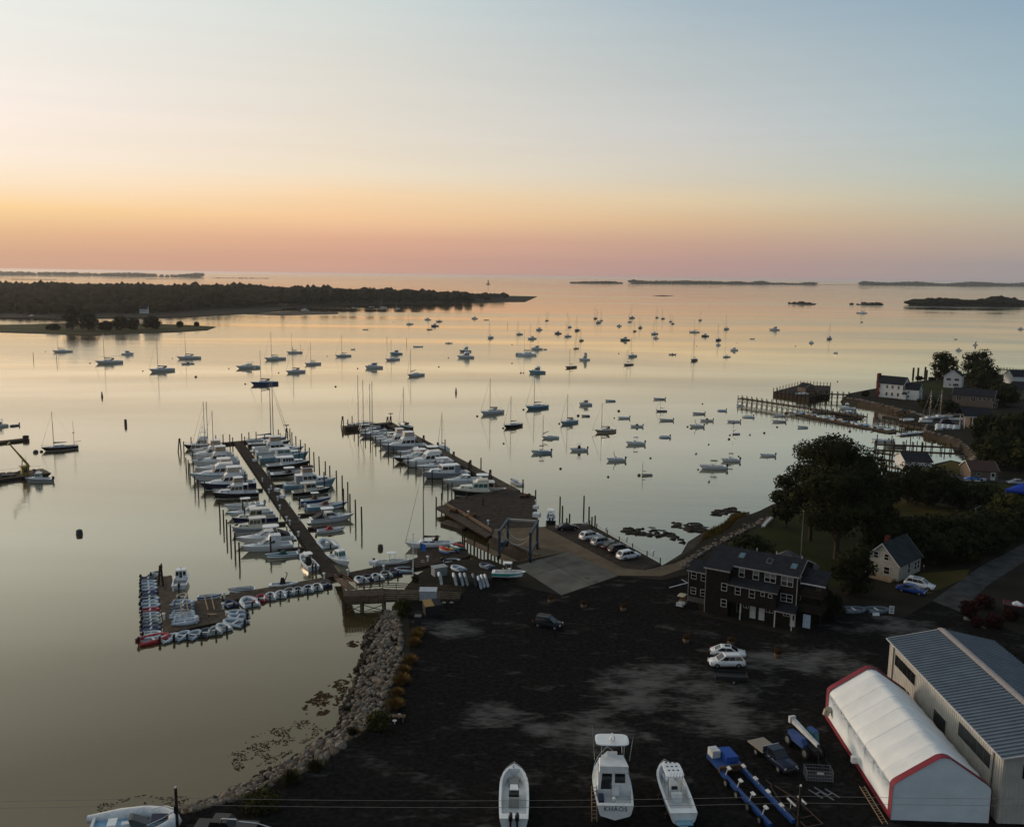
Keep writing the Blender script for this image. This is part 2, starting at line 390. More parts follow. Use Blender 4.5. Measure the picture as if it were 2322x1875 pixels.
# asphalt lot: dark, with dusty paler patches
def asphalt():
    m = bpy.data.materials.new('asphalt'); m.use_nodes = True; t = m.node_tree; b = t.nodes['Principled BSDF']
    b.inputs['Roughness'].default_value = 1.0; b.inputs['Specular IOR Level'].default_value = .0
    g = t.nodes.new('ShaderNodeNewGeometry')
    def nz(s, d, dist=0, st=(1,1,1), rot=0):
        mp = t.nodes.new('ShaderNodeMapping'); mp.inputs['Scale'].default_value = st; mp.inputs['Rotation'].default_value = (0,0,rot); t.links.new(g.outputs['Position'], mp.inputs[0])
        n = t.nodes.new('ShaderNodeTexNoise'); n.inputs['Scale'].default_value = s; n.inputs['Detail'].default_value = d; n.inputs['Distortion'].default_value = dist
        t.links.new(mp.outputs[0], n.inputs[0]); return n.outputs[0]
    fine = nz(1.7, 14, .2); p1_ = nz(.30, 12, .3, (.75,1.3,1), R(15)); p2_ = nz(1.6, 10, .2, (.5,1.4,1), R(-12))
    # where the dust lies thickest: the middle of the lot and the turning area
    def blob(x, y, r0, r1, st=1.0):
        vm = t.nodes.new('ShaderNodeVectorMath'); vm.operation = 'SUBTRACT'; vm.inputs[1].default_value = (x, y, 0); t.links.new(g.outputs['Position'], vm.inputs[0])
        v2 = t.nodes.new('ShaderNodeVectorMath'); v2.operation = 'MULTIPLY'; v2.inputs[1].default_value = (1, st, 0); t.links.new(vm.outputs[0], v2.inputs[0])
        v3 = t.nodes.new('ShaderNodeVectorMath'); v3.operation = 'LENGTH'; t.links.new(v2.outputs[0], v3.inputs[0])
        mr = t.nodes.new('ShaderNodeMapRange'); mr.interpolation_type = 'SMOOTHSTEP'; mr.inputs[1].default_value = r0; mr.inputs[2].default_value = r1
        mr.inputs[3].default_value = 1; mr.inputs[4].default_value = 0; t.links.new(v3.outputs['Value'], mr.inputs[0]); return mr.outputs[0]
    def add(a, b_, op='ADD'):
        n = t.nodes.new('ShaderNodeMath'); n.operation = op
        for i, q in enumerate((a, b_)):
            if isinstance(q, float): n.inputs[i].default_value = q
            else: t.links.new(q, n.inputs[i])
        return n.outputs[0]
    area_ = blob(21, 108, 4, 15, 1.2)
    for (x, y, r0, r1, st) in ((8, 97, 2, 12, 1.6), (26, 100, 2, 9, 1.3), (-8, 127, 1, 7, 1.2), (40, 117, 3, 15, 1.8), (60, 128, 3, 12, 1.4), (-2, 100, 1, 8, 1.5)):
        area_ = add(area_, blob(x, y, r0, r1, st), 'MAXIMUM')
    s = add(add(add(p1_, add(p2_, .5, 'MULTIPLY')), .66, 'SUBTRACT'), add(area_, .30, 'MULTIPLY'))
    mr = t.nodes.new('ShaderNodeMapRange'); mr.interpolation_type = 'SMOOTHSTEP'; mr.inputs[1].default_value = .14; mr.inputs[2].default_value = .58; t.links.new(s, mr.inputs[0])
    cr = t.nodes.new('ShaderNodeValToRGB'); cr.color_ramp.elements[0].color = (.0095,.0086,.0081,1); cr.color_ramp.elements[1].color = (.0225,.0203,.0190,1)
    cr.color_ramp.elements[0].position = .35; cr.color_ramp.elements[1].position = .72; t.links.new(fine, cr.inputs[0])
    mx = t.nodes.new('ShaderNodeMix'); mx.data_type = 'RGBA'; t.links.new(mr.outputs[0], mx.inputs[0]); t.links.new(cr.outputs[0], mx.inputs[6]); mx.inputs[7].default_value = (.112,.106,.097,1)
    t.links.new(mx.outputs[2], b.inputs['Base Color'])
    bp = t.nodes.new('ShaderNodeBump'); bp.inputs['Strength'].default_value = .5; bp.inputs['Distance'].default_value = .05
    n2 = nz(6, 5); t.links.new(n2, bp.inputs['Height']); t.links.new(bp.outputs[0], b.inputs['Normal'])
    return m
ASPH = asphalt()
ROADM = mat('worn_road', (.070,.068,.066), .95, (.038,.037,.036), .5, spec=.06, detail=7)
CONC = mat('concrete_pad', (.160,.146,.124), .9, (.080,.072,.062), .22, spec=.12, detail=9, lo=.30, hi=.68)
CONCB = mat('sandy_concrete', (.165,.122,.078), .92, (.095,.070,.046), .30, spec=.10, detail=8, lo=.3, hi=.7)
lot = pxs([(531,1817),(630,1775),(733,1736),(815,1668),(885,1628),(885,1590),(930,1500),(930,1443),(925,1390),(930,1352),(1045,1352),(1060,1330),(1105,1310),(1273,1350),(1404,1306),(1500,1315),(1560,1302),
   (1590,1395),(1790,1440),(1860,1400),(1900,1385),(2050,1400),(2114,1362),(2180,1388),(2322,1440),(2500,1500)], LZ)
lot += [Vector((75, 80, LZ)), Vector((80, 25, LZ)), Vector((-45, 25, LZ)), Vector((-35, 78, LZ))]
sheet('asphalt_lot', lot, LZ+.012, ASPH, label='dark worn asphalt of the boatyard lot')
sheet('road', pxs([(2114,1362),(2222,1285),(2330,1228),(2480,1150),(2520,1180),(2330,1268),(2235,1330),(2179,1388)], LZ), LZ+.02, ROADM, label='worn grey lane leading up to the right')
sheet('concrete_apron', pxs([(1172,1273),(1221,1261),(1119,1217),(1122,1199),(1232.6,1194),(1414,1288),(1463,1292),(1530,1277),(1566,1262),(1563,1284),(1500,1306),(1404.7,1304.7),(1287,1251)], LZ), LZ+.016, CONCB, label='sandy concrete apron beside the travel lift slip')
# the pale pad is cast in four slabs with open joints
pa, pb, pc, pd_ = [G(*p, LZ) for p in ((1170,1282.6),(1287,1251),(1404.7,1304.7),(1273,1350))]
pad = tag(bpy.data.objects.new('concrete_pad', None), 'pale concrete pad in front of the slip', kind='structure'); col.objects.link(pad)
def bil(u, v): return (pa*(1-u)+pb*u)*(1-v)+(pd_*(1-u)+pc*u)*v
for u0, u1 in ((0,.5),(.5,1)):
    for v0, v1 in ((0,.36),(.36,1)):
        e = .004
        q = [bil(u0+e,v0+e), bil(u1-e,v0+e), bil(u1-e,v1-e), bil(u0+e,v1-e)]
        mb = MB().prism(ccw([(p.x,p.y) for p in q]), LZ+.004, LZ+.035); mb.build('slab', CONC, pad)
mb = MB()
for px, py in ((1332,1311),(1351,1319)):
    g = G(px, py, LZ); mb.box(g.x-.45, g.x+.45, g.y-.45, g.y+.45, LZ+.03, LZ+.045)
mb.build('drain_cover', mat('iron', (.05,.045,.04), .8), pad)
# lawns
sheet('lawn', pxs([(1640,1240),(1690,1212),(1730,1190),(1775,1160),(1850,1140),(1990,1130),(2000,1230),(1960,1300),(1890,1330),(1850,1310),(1700,1250)], LZ), LZ+.006, LAWN, label='dark green lawn behind the shingled building')
sheet('field', pxs([(1985,1118),(2060,1128),(2210,1158),(2230,1165),(2190,1180),(2120,1176),(2050,1170),(2010,1150)], LZ), LZ+.006, DRYLAWN, label='dry grass field between the hedges')
sheet('lawn_cove', pxs([(2125,1055),(2156,1046),(2196,1056),(2195,1072),(2150,1078),(2110,1082)], LZ), LZ+.006, DRYLAWN, label='dry lawn at the head of the cove')
sheet('lawn_upper', pxs([(2160,1092),(2250,1090),(2330,1098),(2400,1130),(2300,1150),(2270,1128),(2180,1106)], LZ), LZ+.006, LAWN, label='green lawn beside the small brown cottage')
sheet('drive', pxs([(2150,1076),(2215,1074),(2265,1086),(2400,1100),(2400,1110),(2260,1092),(2160,1090)], LZ), LZ+.009, ROADM, label='gravel drive in front of the brown cottage')
sheet('verge', pxs([(2085,1300),(2200,1290),(2190,1310),(2110,1345),(2090,1352),(2062,1330)], LZ), LZ+.006, DRYLAWN, label='rough grassy verge along the lane')
sheet('boatyard_drive', pxs([(2090,962),(2105,955),(2180,948),(2230,950),(2240,965),(2180,968),(2120,966)], LZ), LZ+.008, ROADM, label='dark paved yard of the far boat landing')
sheet('lawn_point', pxs([(2068,868),(2140,862),(2180,858),(2165,884),(2110,896),(2090,890)], LZ), LZ+.006, LAWN, label='green lawn between the white houses on the point')

# ------------------------------------------------------------------ far shores and woods
FOREST = mat('far_forest', (.029,.024,.011), .95, (.012,.011,.006), .03, spec=.02)
def blob_template(seed, sub=1):
    bm = bmesh.new(); bmesh.ops.create_icosphere(bm, subdivisions=sub, radius=1); r_ = random.Random(seed)
    for v in bm.verts:
        v.co *= 1+.35*mnoise.noise(v.co*1.6+Vector((seed*3.1, 0, 0)))+r_.uniform(-.08, .08)
    V = np.array([v.co[:] for v in bm.verts]); Fc = np.array([[v.index for v in f.verts] for f in bm.faces]); bm.free(); return V, Fc
BL = [blob_template(s, 2) for s in range(5)]; BLS = [blob_template(s+10, 1) for s in range(5)]
def woods(name, spots, m, label, tpl=BLS):
    """spots: (x, y, z, crown radius, height) - one mass of tree crowns"""
    rr = np.random.default_rng(3); VS = []; FS = []; o = 0
    for (x, y, z, r_, h) in spots:
        for k in range(2):
            V, Fc = tpl[rr.integers(len(tpl))]
            a = rr.uniform(0, 6.28); c, s_ = math.cos(a), math.sin(a)
            q = 1.0 if k == 0 else rr.uniform(.45, .75)
            W = V*np.array([r_*q, r_*q, h*.5*q]); W = np.stack([W[:,0]*c-W[:,1]*s_, W[:,0]*s_+W[:,1]*c, W[:,2]], 1)
            W += np.array([x+(0 if k == 0 else rr.uniform(-r_, r_)), y+(0 if k == 0 else rr.uniform(-r_, r_)), z+h*(.5 if k == 0 else rr.uniform(.35, .75))])
            VS.append(W); FS.append(Fc+o); o += len(V)
    VS = np.concatenate(VS); FS = np.concatenate(FS)
    me = bpy.data.meshes.new(name); me.vertices.add(len(VS)); me.vertices.foreach_set('co', VS.ravel().astype(np.float32))
    me.loops.add(FS.size); me.loops.foreach_set('vertex_index', FS.ravel().astype(np.int32))
    me.polygons.add(len(FS)); me.polygons.foreach_set('loop_start', np.arange(0, FS.size, 3, dtype=np.int32))
    me.materials.append(m); me.update(calc_edges=True); me.validate()
    ob = bpy.data.objects.new(name, me); col.objects.link(ob)
    return tag(ob, label, kind='stuff')
def inside(p, poly):
    c = False; n = len(poly)
    for i in range(n):
        a, b = poly[i], poly[i-1]
        if (a[1] > p[1]) != (b[1] > p[1]) and p[0] < (b[0]-a[0])*(p[1]-a[1])/(b[1]-a[1])+a[0]: c = not c
    return c
def scatter(poly, spacing, rn, n_max=9000):
    xs = [p[0] for p in poly]; ys = [p[1] for p in poly]; out = []
    A = abs(area([(p[0],p[1]) for p in poly])); n = min(n_max, int(A/spacing**2))
    while len(out) < n:
        p = (rn.uniform(min(xs), max(xs)), rn.uniform(min(ys), max(ys)))
        if inside(p, poly): out.append(p)
    return out
# headland on the left
front = pxs([(0,722),(145,721),(260,722),(420,720),(465,717),(560,712),(632,706),(640,699),(780,692),(1003,688),(1100,686),(1190,684.5)], 0)
back = [Vector((60, 2330, 0)), Vector((-250, 2450, 0)), Vector((-650, 2350, 0)), Vector((-1100, 2300, 0)), Vector((-1700, 2100, 0)), Vector((-1500, 1000, 0)), Vector((-750, 960, 0))]
HEAD = [Vector((p.x, p.y, 0)) for p in front]+back
landmass('headland', HEAD, .9, DIRT, 6, -2, 'low wooded headland across the harbour')
landmass('sand_spit', pxs([(560,713),(640,708),(700,706),(766,709),(766,712),(640,715.5)], 0), .5, SHORE, 3, -1, 'low dark spit off the headland')
rn = random.Random(11); sp = []
wood_poly = pxs([(0,712),(120,714),(330,712),(400,708),(480,702),(560,700),(640,696),(780,689),(900,687),(1000,685.5),(1090,683.5)], 0)+[Vector((-10, 2200, 0)), Vector((-250, 2350, 0)), Vector((-650, 2300, 0)), Vector((-1600, 2050, 0)), Vector((-1400, 1050, 0))]
for (x, y) in scatter(wood_poly, 12.5, rn, 8000):
    q = Pxy(x, y, 0)
    if not (-120 < q[0] < 1150): continue
    t = max(0, min(1, (q[0]-500)/600)); d = y
    zz = 1+8*max(0, min(1, (d-1150)/500))*(1-t)
    sp.append((x, y, zz, rn.uniform(5.5, 10), rn.uniform(8, 13)*(1-.3*t)*(1+.6*mnoise.noise(Vector((x/70, y/70, 2))))*(1 if rn.random() > .07 else 1.4)))
woods('headland_forest', sp, FOREST, 'dark unbroken wood covering the headland')
# grassy islet in front of it
islet = pxs([(-40,752),(90,756),(205,761),(283,757),(400,753),(470,748.5),(488,742),(420,738),(330,735),(230,733),(140,734),(60,737),(-40,738)], 0)
landmass('islet', islet, .6, mat('marsh_grass', (.075,.065,.022), .95, (.035,.035,.014), .05, spec=.04), 3, -1.5, 'low grassy islet with a sandy edge', SHORE)
# far coasts
def coast(name, pts, depth, hmin, hmax, seed, label, step=None, wood=True):
    """pts: photo pixels of its waterline; a low ridge of trees follows it"""
    g = [G(x, y, 0) for x, y in pts]; rn = random.Random(seed); s2 = []
    poly = [Vector((p.x, p.y, 0)) for p in g]+[Vector((p.x*(1+depth/p.length), p.y*(1+depth/p.length), 0)) for p in g[::-1]]
    landmass(name, poly, 1.2, DIRT, 8, -2, label)
    for a, b in zip(g, g[1:]):
        L = (b-a).length; st = (step or hmax)*.4
        for k in range(max(1, int(L/st))):
            t = rn.random(); p = a.lerp(b, t)
            for q in range(2):
                f = 1+(depth*rn.uniform(.1, .8))/p.length
                h = hmin+(hmax-hmin)*max(0, min(1, .5+.9*mnoise.noise(Vector((p.x/(depth*.5)+seed, p.y/(depth*.5), 0)))))*rn.uniform(.6, 1.15)
                s2.append((p.x*f, p.y*f, .5, h*rn.uniform(.7,1.3), h))
    if wood: woods(name+'_trees', s2, FOREST, 'dark tree line along '+label)
coast('far_coast', [(-60,624),(60,625.5),(180,626.5),(300,628),(400,629),(455,630)], 900, 16, 44, 3, 'the hazy far coast at left', 40)
coast('far_reef', [(480,631),(540,631.3),(610,631.8)], 200, 3, 8, 4, 'a thin low reef off the far coast', 60)
coast('far_island', [(1292,642.5),(1340,643.2),(1410,643.8)], 300, 10, 24, 5, 'the small far island at centre', 16)
coast('long_island', [(1435,643.6),(1550,644.5),(1700,645.4),(1790,646),(1850,646.5)], 500, 14, 32, 6, 'the long low far island', 18)
coast('low_neck', [(1850,646.5),(1960,647.2)], 150, 2, 5, 8, 'the low neck of land between far islands', 40)
coast('east_island', [(1955,647.2),(2100,648.6),(2250,649.8),(2420,651)], 1200, 24, 48, 7, 'the wooded far shore at right', 20)
coast('cedar_island', [(2064,693),(2110,694),(2200,694.5),(2300,694.5),(2420,694)], 160, 9, 20, 9, 'the near wooded island at right', 6)
for pts, nm, lb in (([(1789,689),(1812,692),(1845,692.5),(1850,689),(1820,686.5)], 'rock_islet', 'bare dark rock islet in open water'),
                    ([(1942,692),(1970,694),(1996,693),(1990,689.5),(1960,689)], 'rock_islet', 'bare rock islet with a low beacon, right of the other'),
                    ([(1482,671),(1500,672),(1526,671.4),(1505,670)], 'rock_ledge', 'thin flat ledge awash in open water')):
    g = pxs(pts, 0); landmass(nm, g, .6, SHORE, 6, -1, lb)
    c = sum(g, Vector())/len(g); sp = []
    w_ = max(abs(p.x-c.x) for p in g)
    for k in range(14 if 'islet' in nm else 4): sp.append((c.x+rn.gauss(0, w_*.35), c.y+rn.uniform(-12, 12), -.5, rn.uniform(4, 9), rn.uniform(3, 7) if 'islet' in nm else 1.5))
    woods('islet_rock', sp, SHORE, 'rocks of the '+lb)
for (a, b, y) in ((25,128,633.2),(330,450,632.4)):
    landmass('mud_bar', pxs([(a,y),(b,y+.6),(b,y+1.6),(a,y+1.2)], 0), .3, SHORE, 4, -1, 'thin bar awash near the left horizon')

# the wood goes on inland beyond the right edge
rn = random.Random(31); inland = [Vector((150,195,0)), Vector((165,240,0)), Vector((200,290,0)), Vector((262,345,0)), Vector((285,385,0)), Vector((480,390,0)), Vector((480,150,0)), Vector((180,150,0))]
woods('inland_wood', [(x, y, LZ-.5, rn.uniform(2.2,4), rn.uniform(5,9)*(1+.4*mnoise.noise(Vector((x/25,y/25,5))))) for x, y in scatter(inland, 4.6, rn, 2600)], FOREST, 'dark wood covering the land behind the right shore')
# ------------------------------------------------------------------ buildings
SHING = mat('dark_shingle', (.030,.023,.019), .95, (.017,.014,.012), 1.4, spec=.05, stretch=(1,1,3.5), detail=8, bump=.3, bscale=5)
ROOFD = mat('dark_roof', (.030,.032,.038), .95, (.020,.021,.025), 1.0, spec=.06, detail=8, bump=.3, bscale=6)
ROOFG = mat('grey_roof', (.085,.083,.082), .95, (.055,.054,.054), 1.0, spec=.08, detail=8)
ROOFT = mat('green_grey_roof', (.040,.048,.050), .95, (.026,.032,.034), .8, spec=.08, detail=7)
TRIM = mat('white_trim', (.58,.55,.52), .6, (.46,.44,.42), 2)
TRIMG = mat('grey_trim', (.22,.20,.19), .7)
CLAP = mat('white_clapboard', (.66,.65,.62), .7, (.52,.51,.49), .8, stretch=(1,1,6), spec=.2)
CLAPC = mat('cream_clapboard', (.36,.345,.29), .8, (.25,.235,.195), .8, stretch=(1,1,6), spec=.15)
BROWNW = mat('brown_shingle_wall', (.17,.13,.10), .9, (.11,.085,.065), 1.2, stretch=(1,1,4), spec=.08)
BRICK = mat('brick_red', (.20,.055,.035), .9, (.13,.035,.022), 2.5, spec=.1)
PANE = mat('window_pane', (.010,.011,.012), .08, (.007,.007,.008), spec=.55)
PANEB = mat('window_blind', (.16,.16,.15), .4)
SKYL = mat('skylight_glass', (.05,.16,.20), .10, (.03,.11,.14), spec=.6)
DOORW = mat('white_door', (.52,.50,.48), .5)
DOORB = mat('pale_blue_door', (.42,.50,.60), .5)
STONE1 = mat('granite_pale', (.23,.195,.155), .9, (.14,.115,.09), 1.5, spec=.15, bump=.4, bscale=5)
STONE2 = mat('granite_brown', (.15,.112,.080), .9, (.085,.065,.047), 1.5, spec=.15, bump=.4, bscale=5)
STONE3 = mat('granite_grey', (.17,.148,.122), .9, (.095,.082,.068), 1.5, spec=.15, bump=.4, bscale=5)
WEED = mat('wet_rockweed', (.030,.020,.010), .7, (.014,.010,.006), 1.5, spec=.2)

def win(parent, o, du, n, u0, u1, z0, z1, cols=1, rows=2, blind=False, fr=TRIM, bar=.07, panes=True):
    """framed window on a wall: o origin, du unit vector along the wall, n outward normal; glass is a child of the frame"""
    o = Vector(o); du = Vector(du); n = Vector(n); up = Vector((0,0,1))
    def pt(u, z, d): return o+du*u+up*z+n*d
    mb = MB()
    def barbox(a, b, c, d, t=.05): mb.hexa([pt(a,c,-.02),pt(b,c,-.02),pt(b,c,t),pt(a,c,t)], [pt(a,d,-.02),pt(b,d,-.02),pt(b,d,t),pt(a,d,t)])
    barbox(u0,u1,z0,z0+bar); barbox(u0,u1,z1-bar,z1); barbox(u0,u0+bar,z0+bar,z1-bar); barbox(u1-bar,u1,z0+bar,z1-bar)
    for k in range(1, cols):
        u = u0+(u1-u0)*k/cols; barbox(u-bar*.6,u+bar*.6,z0+bar,z1-bar,.048)
    for k in range(1, rows):
        z = z0+(z1-z0)*k/rows; barbox(u0+bar,u1-bar,z-bar*.4,z+bar*.4,.044)
    f = mb.build('window', fr, parent)
    g = MB(); half = (z0+z1)/2
    def pn(a,b,c,d,m): g.hexa([pt(a,c,-.01),pt(b,c,-.01),pt(b,c,.015),pt(a,c,.015)], [pt(a,d,-.01),pt(b,d,-.01),pt(b,d,.015),pt(a,d,.015)], m)
    if blind: pn(u0+.02,u1-.02,z0+.02,half,0); pn(u0+.02,u1-.02,half,z1-.02,1)
    else: pn(u0+.02,u1-.02,z0+.02,z1-.02,0)
    g.build('pane', [PANE, PANEB], f)
    return f

def slab(mb, q, t=.12, m=0):
    """roof plane q (4 points) thickened downward"""
    q = [Vector(p) for p in q]; n = (q[1]-q[0]).cross(q[3]-q[0]).normalized()
    if n.z < 0: n = -n
    mb.hexa([p-n*t for p in q], q, m)
    return mb

# ---- the shingled boatyard building
bt = thing('boatyard_building', 'large dark shingled three storey building with white trimmed windows beside the lot', 'building', (30.8,134.7,LZ), math.atan2(-7.4,12))
L_, YU, YR, YB = 13.75, 1.55, 5.75, 11.3
sl = .35; zr = lambda y: 7.5+sl*(y+.3)
wb = MB()
wb.prism([(0,0),(3.72,0),(3.72,YU),(L_,YU),(L_,YB),(0,YB)], 0, 7.35, 0)
wb.add([(L_,YU,7.35),(L_,YB,7.35),(L_,YR,zr(YR)-.1),(0,0,7.35),(0,YB,7.35),(0,YR,zr(YR)-.1)], [(0,1,2),(3,5,4)], 0)
wb.hexa([(3.72,YU,7.34),(L_,YU,7.34),(L_,YU+2,7.34),(3.72,YU+2,7.34)], [(3.72,YU,zr(YU)-.13),(L_,YU,zr(YU)-.13),(L_,YU+2,zr(YU)-.13),(3.72,YU+2,zr(YU)-.13)])
wb.prism([(3.722,0),(11.1,0),(11.1,YU+.01),(3.722,YU+.01)], 2.55, 5.42, 0)             # first floor bay over the porch
wb.add([(11.1,0,5.42),(11.1,YU,5.42),(11.1,YU,6.0)], [(0,1,2)], 0)
wb.build('wall', SHING, bt)
wg = MB(); wg.prism([(-3.95,3.2),(-.004,3.2),(-.004,8.2),(-3.95,8.2)], .9, 5.35); wg.build('wall', SHING, bt)
fd = MB(); fd.prism([(-3.93,3.24),(-.006,3.24),(-.006,8.1),(-3.93,8.1)], -.3, .9); fd.build('foundation', CONC, bt)
# courses of shingles: thin strips standing proud, one course per 45 cm
cs = MB()
for k in range(1, 16):
    z = k*.46
    cs.box(.05, 3.67, -.022, .01, z, z+.03)
    if 2.7 < z < 5.3: cs.box(3.8, 11.05, -.020, .012, z, z+.03)
    if z > 5.6 or z < 2.4: cs.box(3.8, L_-.05, YU-.022, YU+.01, z, z+.03)
    if 1 < z < 5.3: cs.box(-3.9, -.05, 3.178, 3.21, z, z+.03)
    cs.box(L_-.01, L_+.022, YU+.05, YB-.05, z, z+.03)
tag(cs.build('shingle_course', SHING, bt), kind='stuff')
rf = MB()
slab(rf, [(-.25,-.35,zr(-.35)),(3.95,-.35,zr(-.35)),(3.95,YU-.3,zr(YU-.3)),(-.25,YU-.3,zr(YU-.3))])
slab(rf, [(-.25,YU-.3,zr(YU-.3)),(L_+.3,YU-.3,zr(YU-.3)),(L_+.3,YR,zr(YR)),(-.25,YR,zr(YR))])
slab(rf, [(-.25,YB+.3,zr(-.35)),(L_+.3,YB+.3,zr(-.35)),(L_+.3,YR+.002,zr(YR)+.002),(-.25,YR+.002,zr(YR)+.002)])
roof = rf.build('roof', ROOFD, bt)
for x, y0, mm in ((4.0,3.3,SKYL),(8.4,3.1,ROOFD),(12.2,2.9,SKYL)):
    sk = MB(); slab(sk, [(x,y0,zr(y0)+.12),(x+.85,y0,zr(y0)+.12),(x+.85,y0+1.2,zr(y0+1.2)+.12),(x,y0+1.2,zr(y0+1.2)+.12)], .2)
    so = sk.build('skylight', TRIMG, roof)
    sk = MB(); slab(sk, [(x+.08,y0+.08,zr(y0+.08)+.14),(x+.77,y0+.08,zr(y0+.08)+.14),(x+.77,y0+1.12,zr(y0+1.12)+.14),(x+.08,y0+1.12,zr(y0+1.12)+.14)], .03)
    sk.build('skylight_pane', mm, roof)
for x in (6.2, 9.3, 13.2):
    MB().tube((x,YR,zr(YR)-.1),(x,YR,zr(YR)+.45),.07).build('vent_pipe', TRIM, roof)
r2 = MB(); slab(r2, [(3.6,-.35,5.42),(11.35,-.35,5.42),(11.35,YU-.025,6.18),(3.6,YU-.025,6.18)], .10); r2.build('lower_roof', ROOFD, bt)
r3 = MB(); slab(r3, [(11.2,-.3,2.75),(L_+.35,-.3,2.75),(L_+.35,YU-.025,3.5),(11.2,YU-.025,3.5)], .10); r3.build('porch_roof', ROOFD, bt)
r4 = MB(); slab(r4, [(-4.2,2.95,5.32),(-.26,2.95,5.32),(-.26,5.7,6.5),(-4.2,5.7,6.5)], .12); slab(r4, [(-4.2,8.5,5.32),(-.26,8.5,5.32),(-.26,5.702,6.502),(-4.2,5.702,6.502)], .12)
r4.build('wing_roof', ROOFD, bt)
wg2 = MB(); wg2.add([(-3.95,3.2,5.35),(-3.95,8.2,5.35),(-3.95,5.7,6.35)], [(0,2,1)]); wg2.build('gable', SHING, bt)
MB().box(-1.2,-.8,4.6,5.0,5.9,6.9).build('chimney', TRIM, bt)
tr = MB()
tr.box(-.25,3.95,-.42,-.352,zr(-.35)-.22,zr(-.35)-.01); tr.box(3.95,L_+.3,YU-.37,YU-.302,zr(YU-.3)-.22,zr(YU-.3)-.01)
tr.box(3.6,11.35,-.40,-.352,5.27,5.40); tr.box(11.2,L_+.35,-.35,-.302,2.58,2.73); tr.box(-4.2,-.26,2.88,2.948,5.12,5.30)
for q in (((L_+.302,YU-.3),(L_+.302,YR)), ((L_+.302,YB+.3),(L_+.302,YR))):
    (x,ya),(_,yb) = q; za = zr(ya) if ya < YR else zr(-.35); zb = zr(YR)
    tr.hexa([(x,ya,za-.24),(x+.05,ya,za-.24),(x+.05,yb,zb-.24),(x,yb,zb-.24)], [(x,ya,za-.01),(x+.05,ya,za-.01),(x+.05,yb,zb-.01),(x,yb,zb-.01)])
tr.box(-.03,.06,-.035,-.002,0,7.3); tr.box(L_-.1,L_+.04,YU-.04,YU-.002,.1,7.8); tr.box(-4.0,-3.9,3.16,3.198,0,5.2)
tr.build('trim', mat('weathered_trim', (.33,.30,.28), .7), bt)
o0 = (0,0,0); oU = (0,YU,0); dx_ = (1,0,0); ny = (0,-1,0)
for u0,u1,z0,z1,c,r_,b in ((4.75,5.65,6.3,7.75,1,2,1),(6.95,7.9,6.3,7.75,1,2,1),(8.75,10.5,6.3,7.75,2,2,1),(11.3,13.1,6.2,7.75,2,2,1),(11.35,13.15,3.75,5.0,2,2,0)):
    win(bt, oU, dx_, ny, u0, u1, z0, z1, c, r_, b)
for u0,u1,z0,z1,c,r_ in ((2.57,3.5,4.1,5.35,1,2),(4.75,5.65,3.9,5.15,1,2),(6.95,7.88,3.85,5.15,1,2),(8.73,9.35,4.45,5.1,1,1),(9.88,10.5,4.4,5.0,1,1),(2.62,3.55,1.5,2.75,1,2)):
    win(bt, o0, dx_, ny, u0, u1, z0, z1, c, r_)
for u0,u1,z0,z1 in ((-3.52,-2.62,3.9,5.1),(-1.88,-1.0,3.85,5.05),(-3.5,-2.6,1.35,2.5),(-1.88,-1.0,1.3,2.45)):
    win(bt, (0,3.2,0), dx_, ny, u0, u1, z0, z1)
for y0,z0 in ((3.0,6.2),(3.0,3.7),(7.5,6.2)):
    win(bt, (L_,0,0), (0,1,0), (1,0,0), y0, y0+.95, z0, z0+1.25)
win(bt, oU, dx_, ny, 4.7, 5.5, .6, 2.3, 1, 1, fr=TRIMG)
for x in (6.8, 8.2):
    d = MB().box(x, x+.9, YU-.05, YU-.002, .05, 2.15).build('door', DOORW, bt); MB().tube((x+.78,YU-.1,1.05),(x+.78,YU-.05,1.05),.035).build('handle', STEEL, d)
for x0,x1 in ((5.75,6.6),(9.3,10.4),(11.9,12.9)): win(bt, oU, dx_, ny, x0, x1, 1.5, 2.2, 2, 1)
d = MB().box(13.0,13.7,YU-.05,YU-.002,.05,2.1).build('door', DOORW, bt); MB().box(13.12,13.58,YU-.07,YU-.052,1.1,1.9).build('door_pane', PANE, d)
for x in (5.75, 11.05, 13.6): MB().box(x-.07,x+.07,-.1,.04,0,2.62).build('porch_post', TRIM, bt)
# stair porch on the right end: three dark decks under a small roof
MB().box(L_+.05,L_+3.6,2.2,5.6,2.5,2.66).box(L_+.05,L_+3.6,2.2,5.6,4.9,5.06).build('porch_deck', PLANKD, bt)
rl = MB()
for z in (2.66, 5.06):
    rl.box(L_+.06,L_+3.58,2.16,2.2,z,z+1.0); rl.box(L_+3.56,L_+3.6,2.2,5.6,z,z+1.0)
rl.build('porch_railing', SHING, bt)
for x,y in ((L_+3.5,2.3),(L_+3.5,5.5),(L_+.2,2.3)): MB().box(x-.08,x+.08,y-.08,y+.08,0,7.1).build('porch_post', SHING, bt)
r5 = MB(); slab(r5, [(L_+.31,2.0,7.1),(L_+4.0,2.0,7.1),(L_+4.0,5.74,8.3),(L_+.31,5.74,8.3)], .12); r5.build('side_roof', ROOFD, bt)
MB().box(L_+.31,L_+4.0,1.93,1.998,6.9,7.08).build('side_trim', TRIM, bt)
MB().box(L_+1.0,L_+2.1,2.06,2.12,.1,2.2).build('panel', DOORB, bt)
# boom frame on the left wall
bmf = MB(); bmf.tube((-4.0,4.2,2.9),(-6.8,2.2,2.0),.07); bmf.tube((-4.0,4.4,2.4),(-5.6,4.4,3.0),.06); bmf.build('white_boom', PEDW, bt)

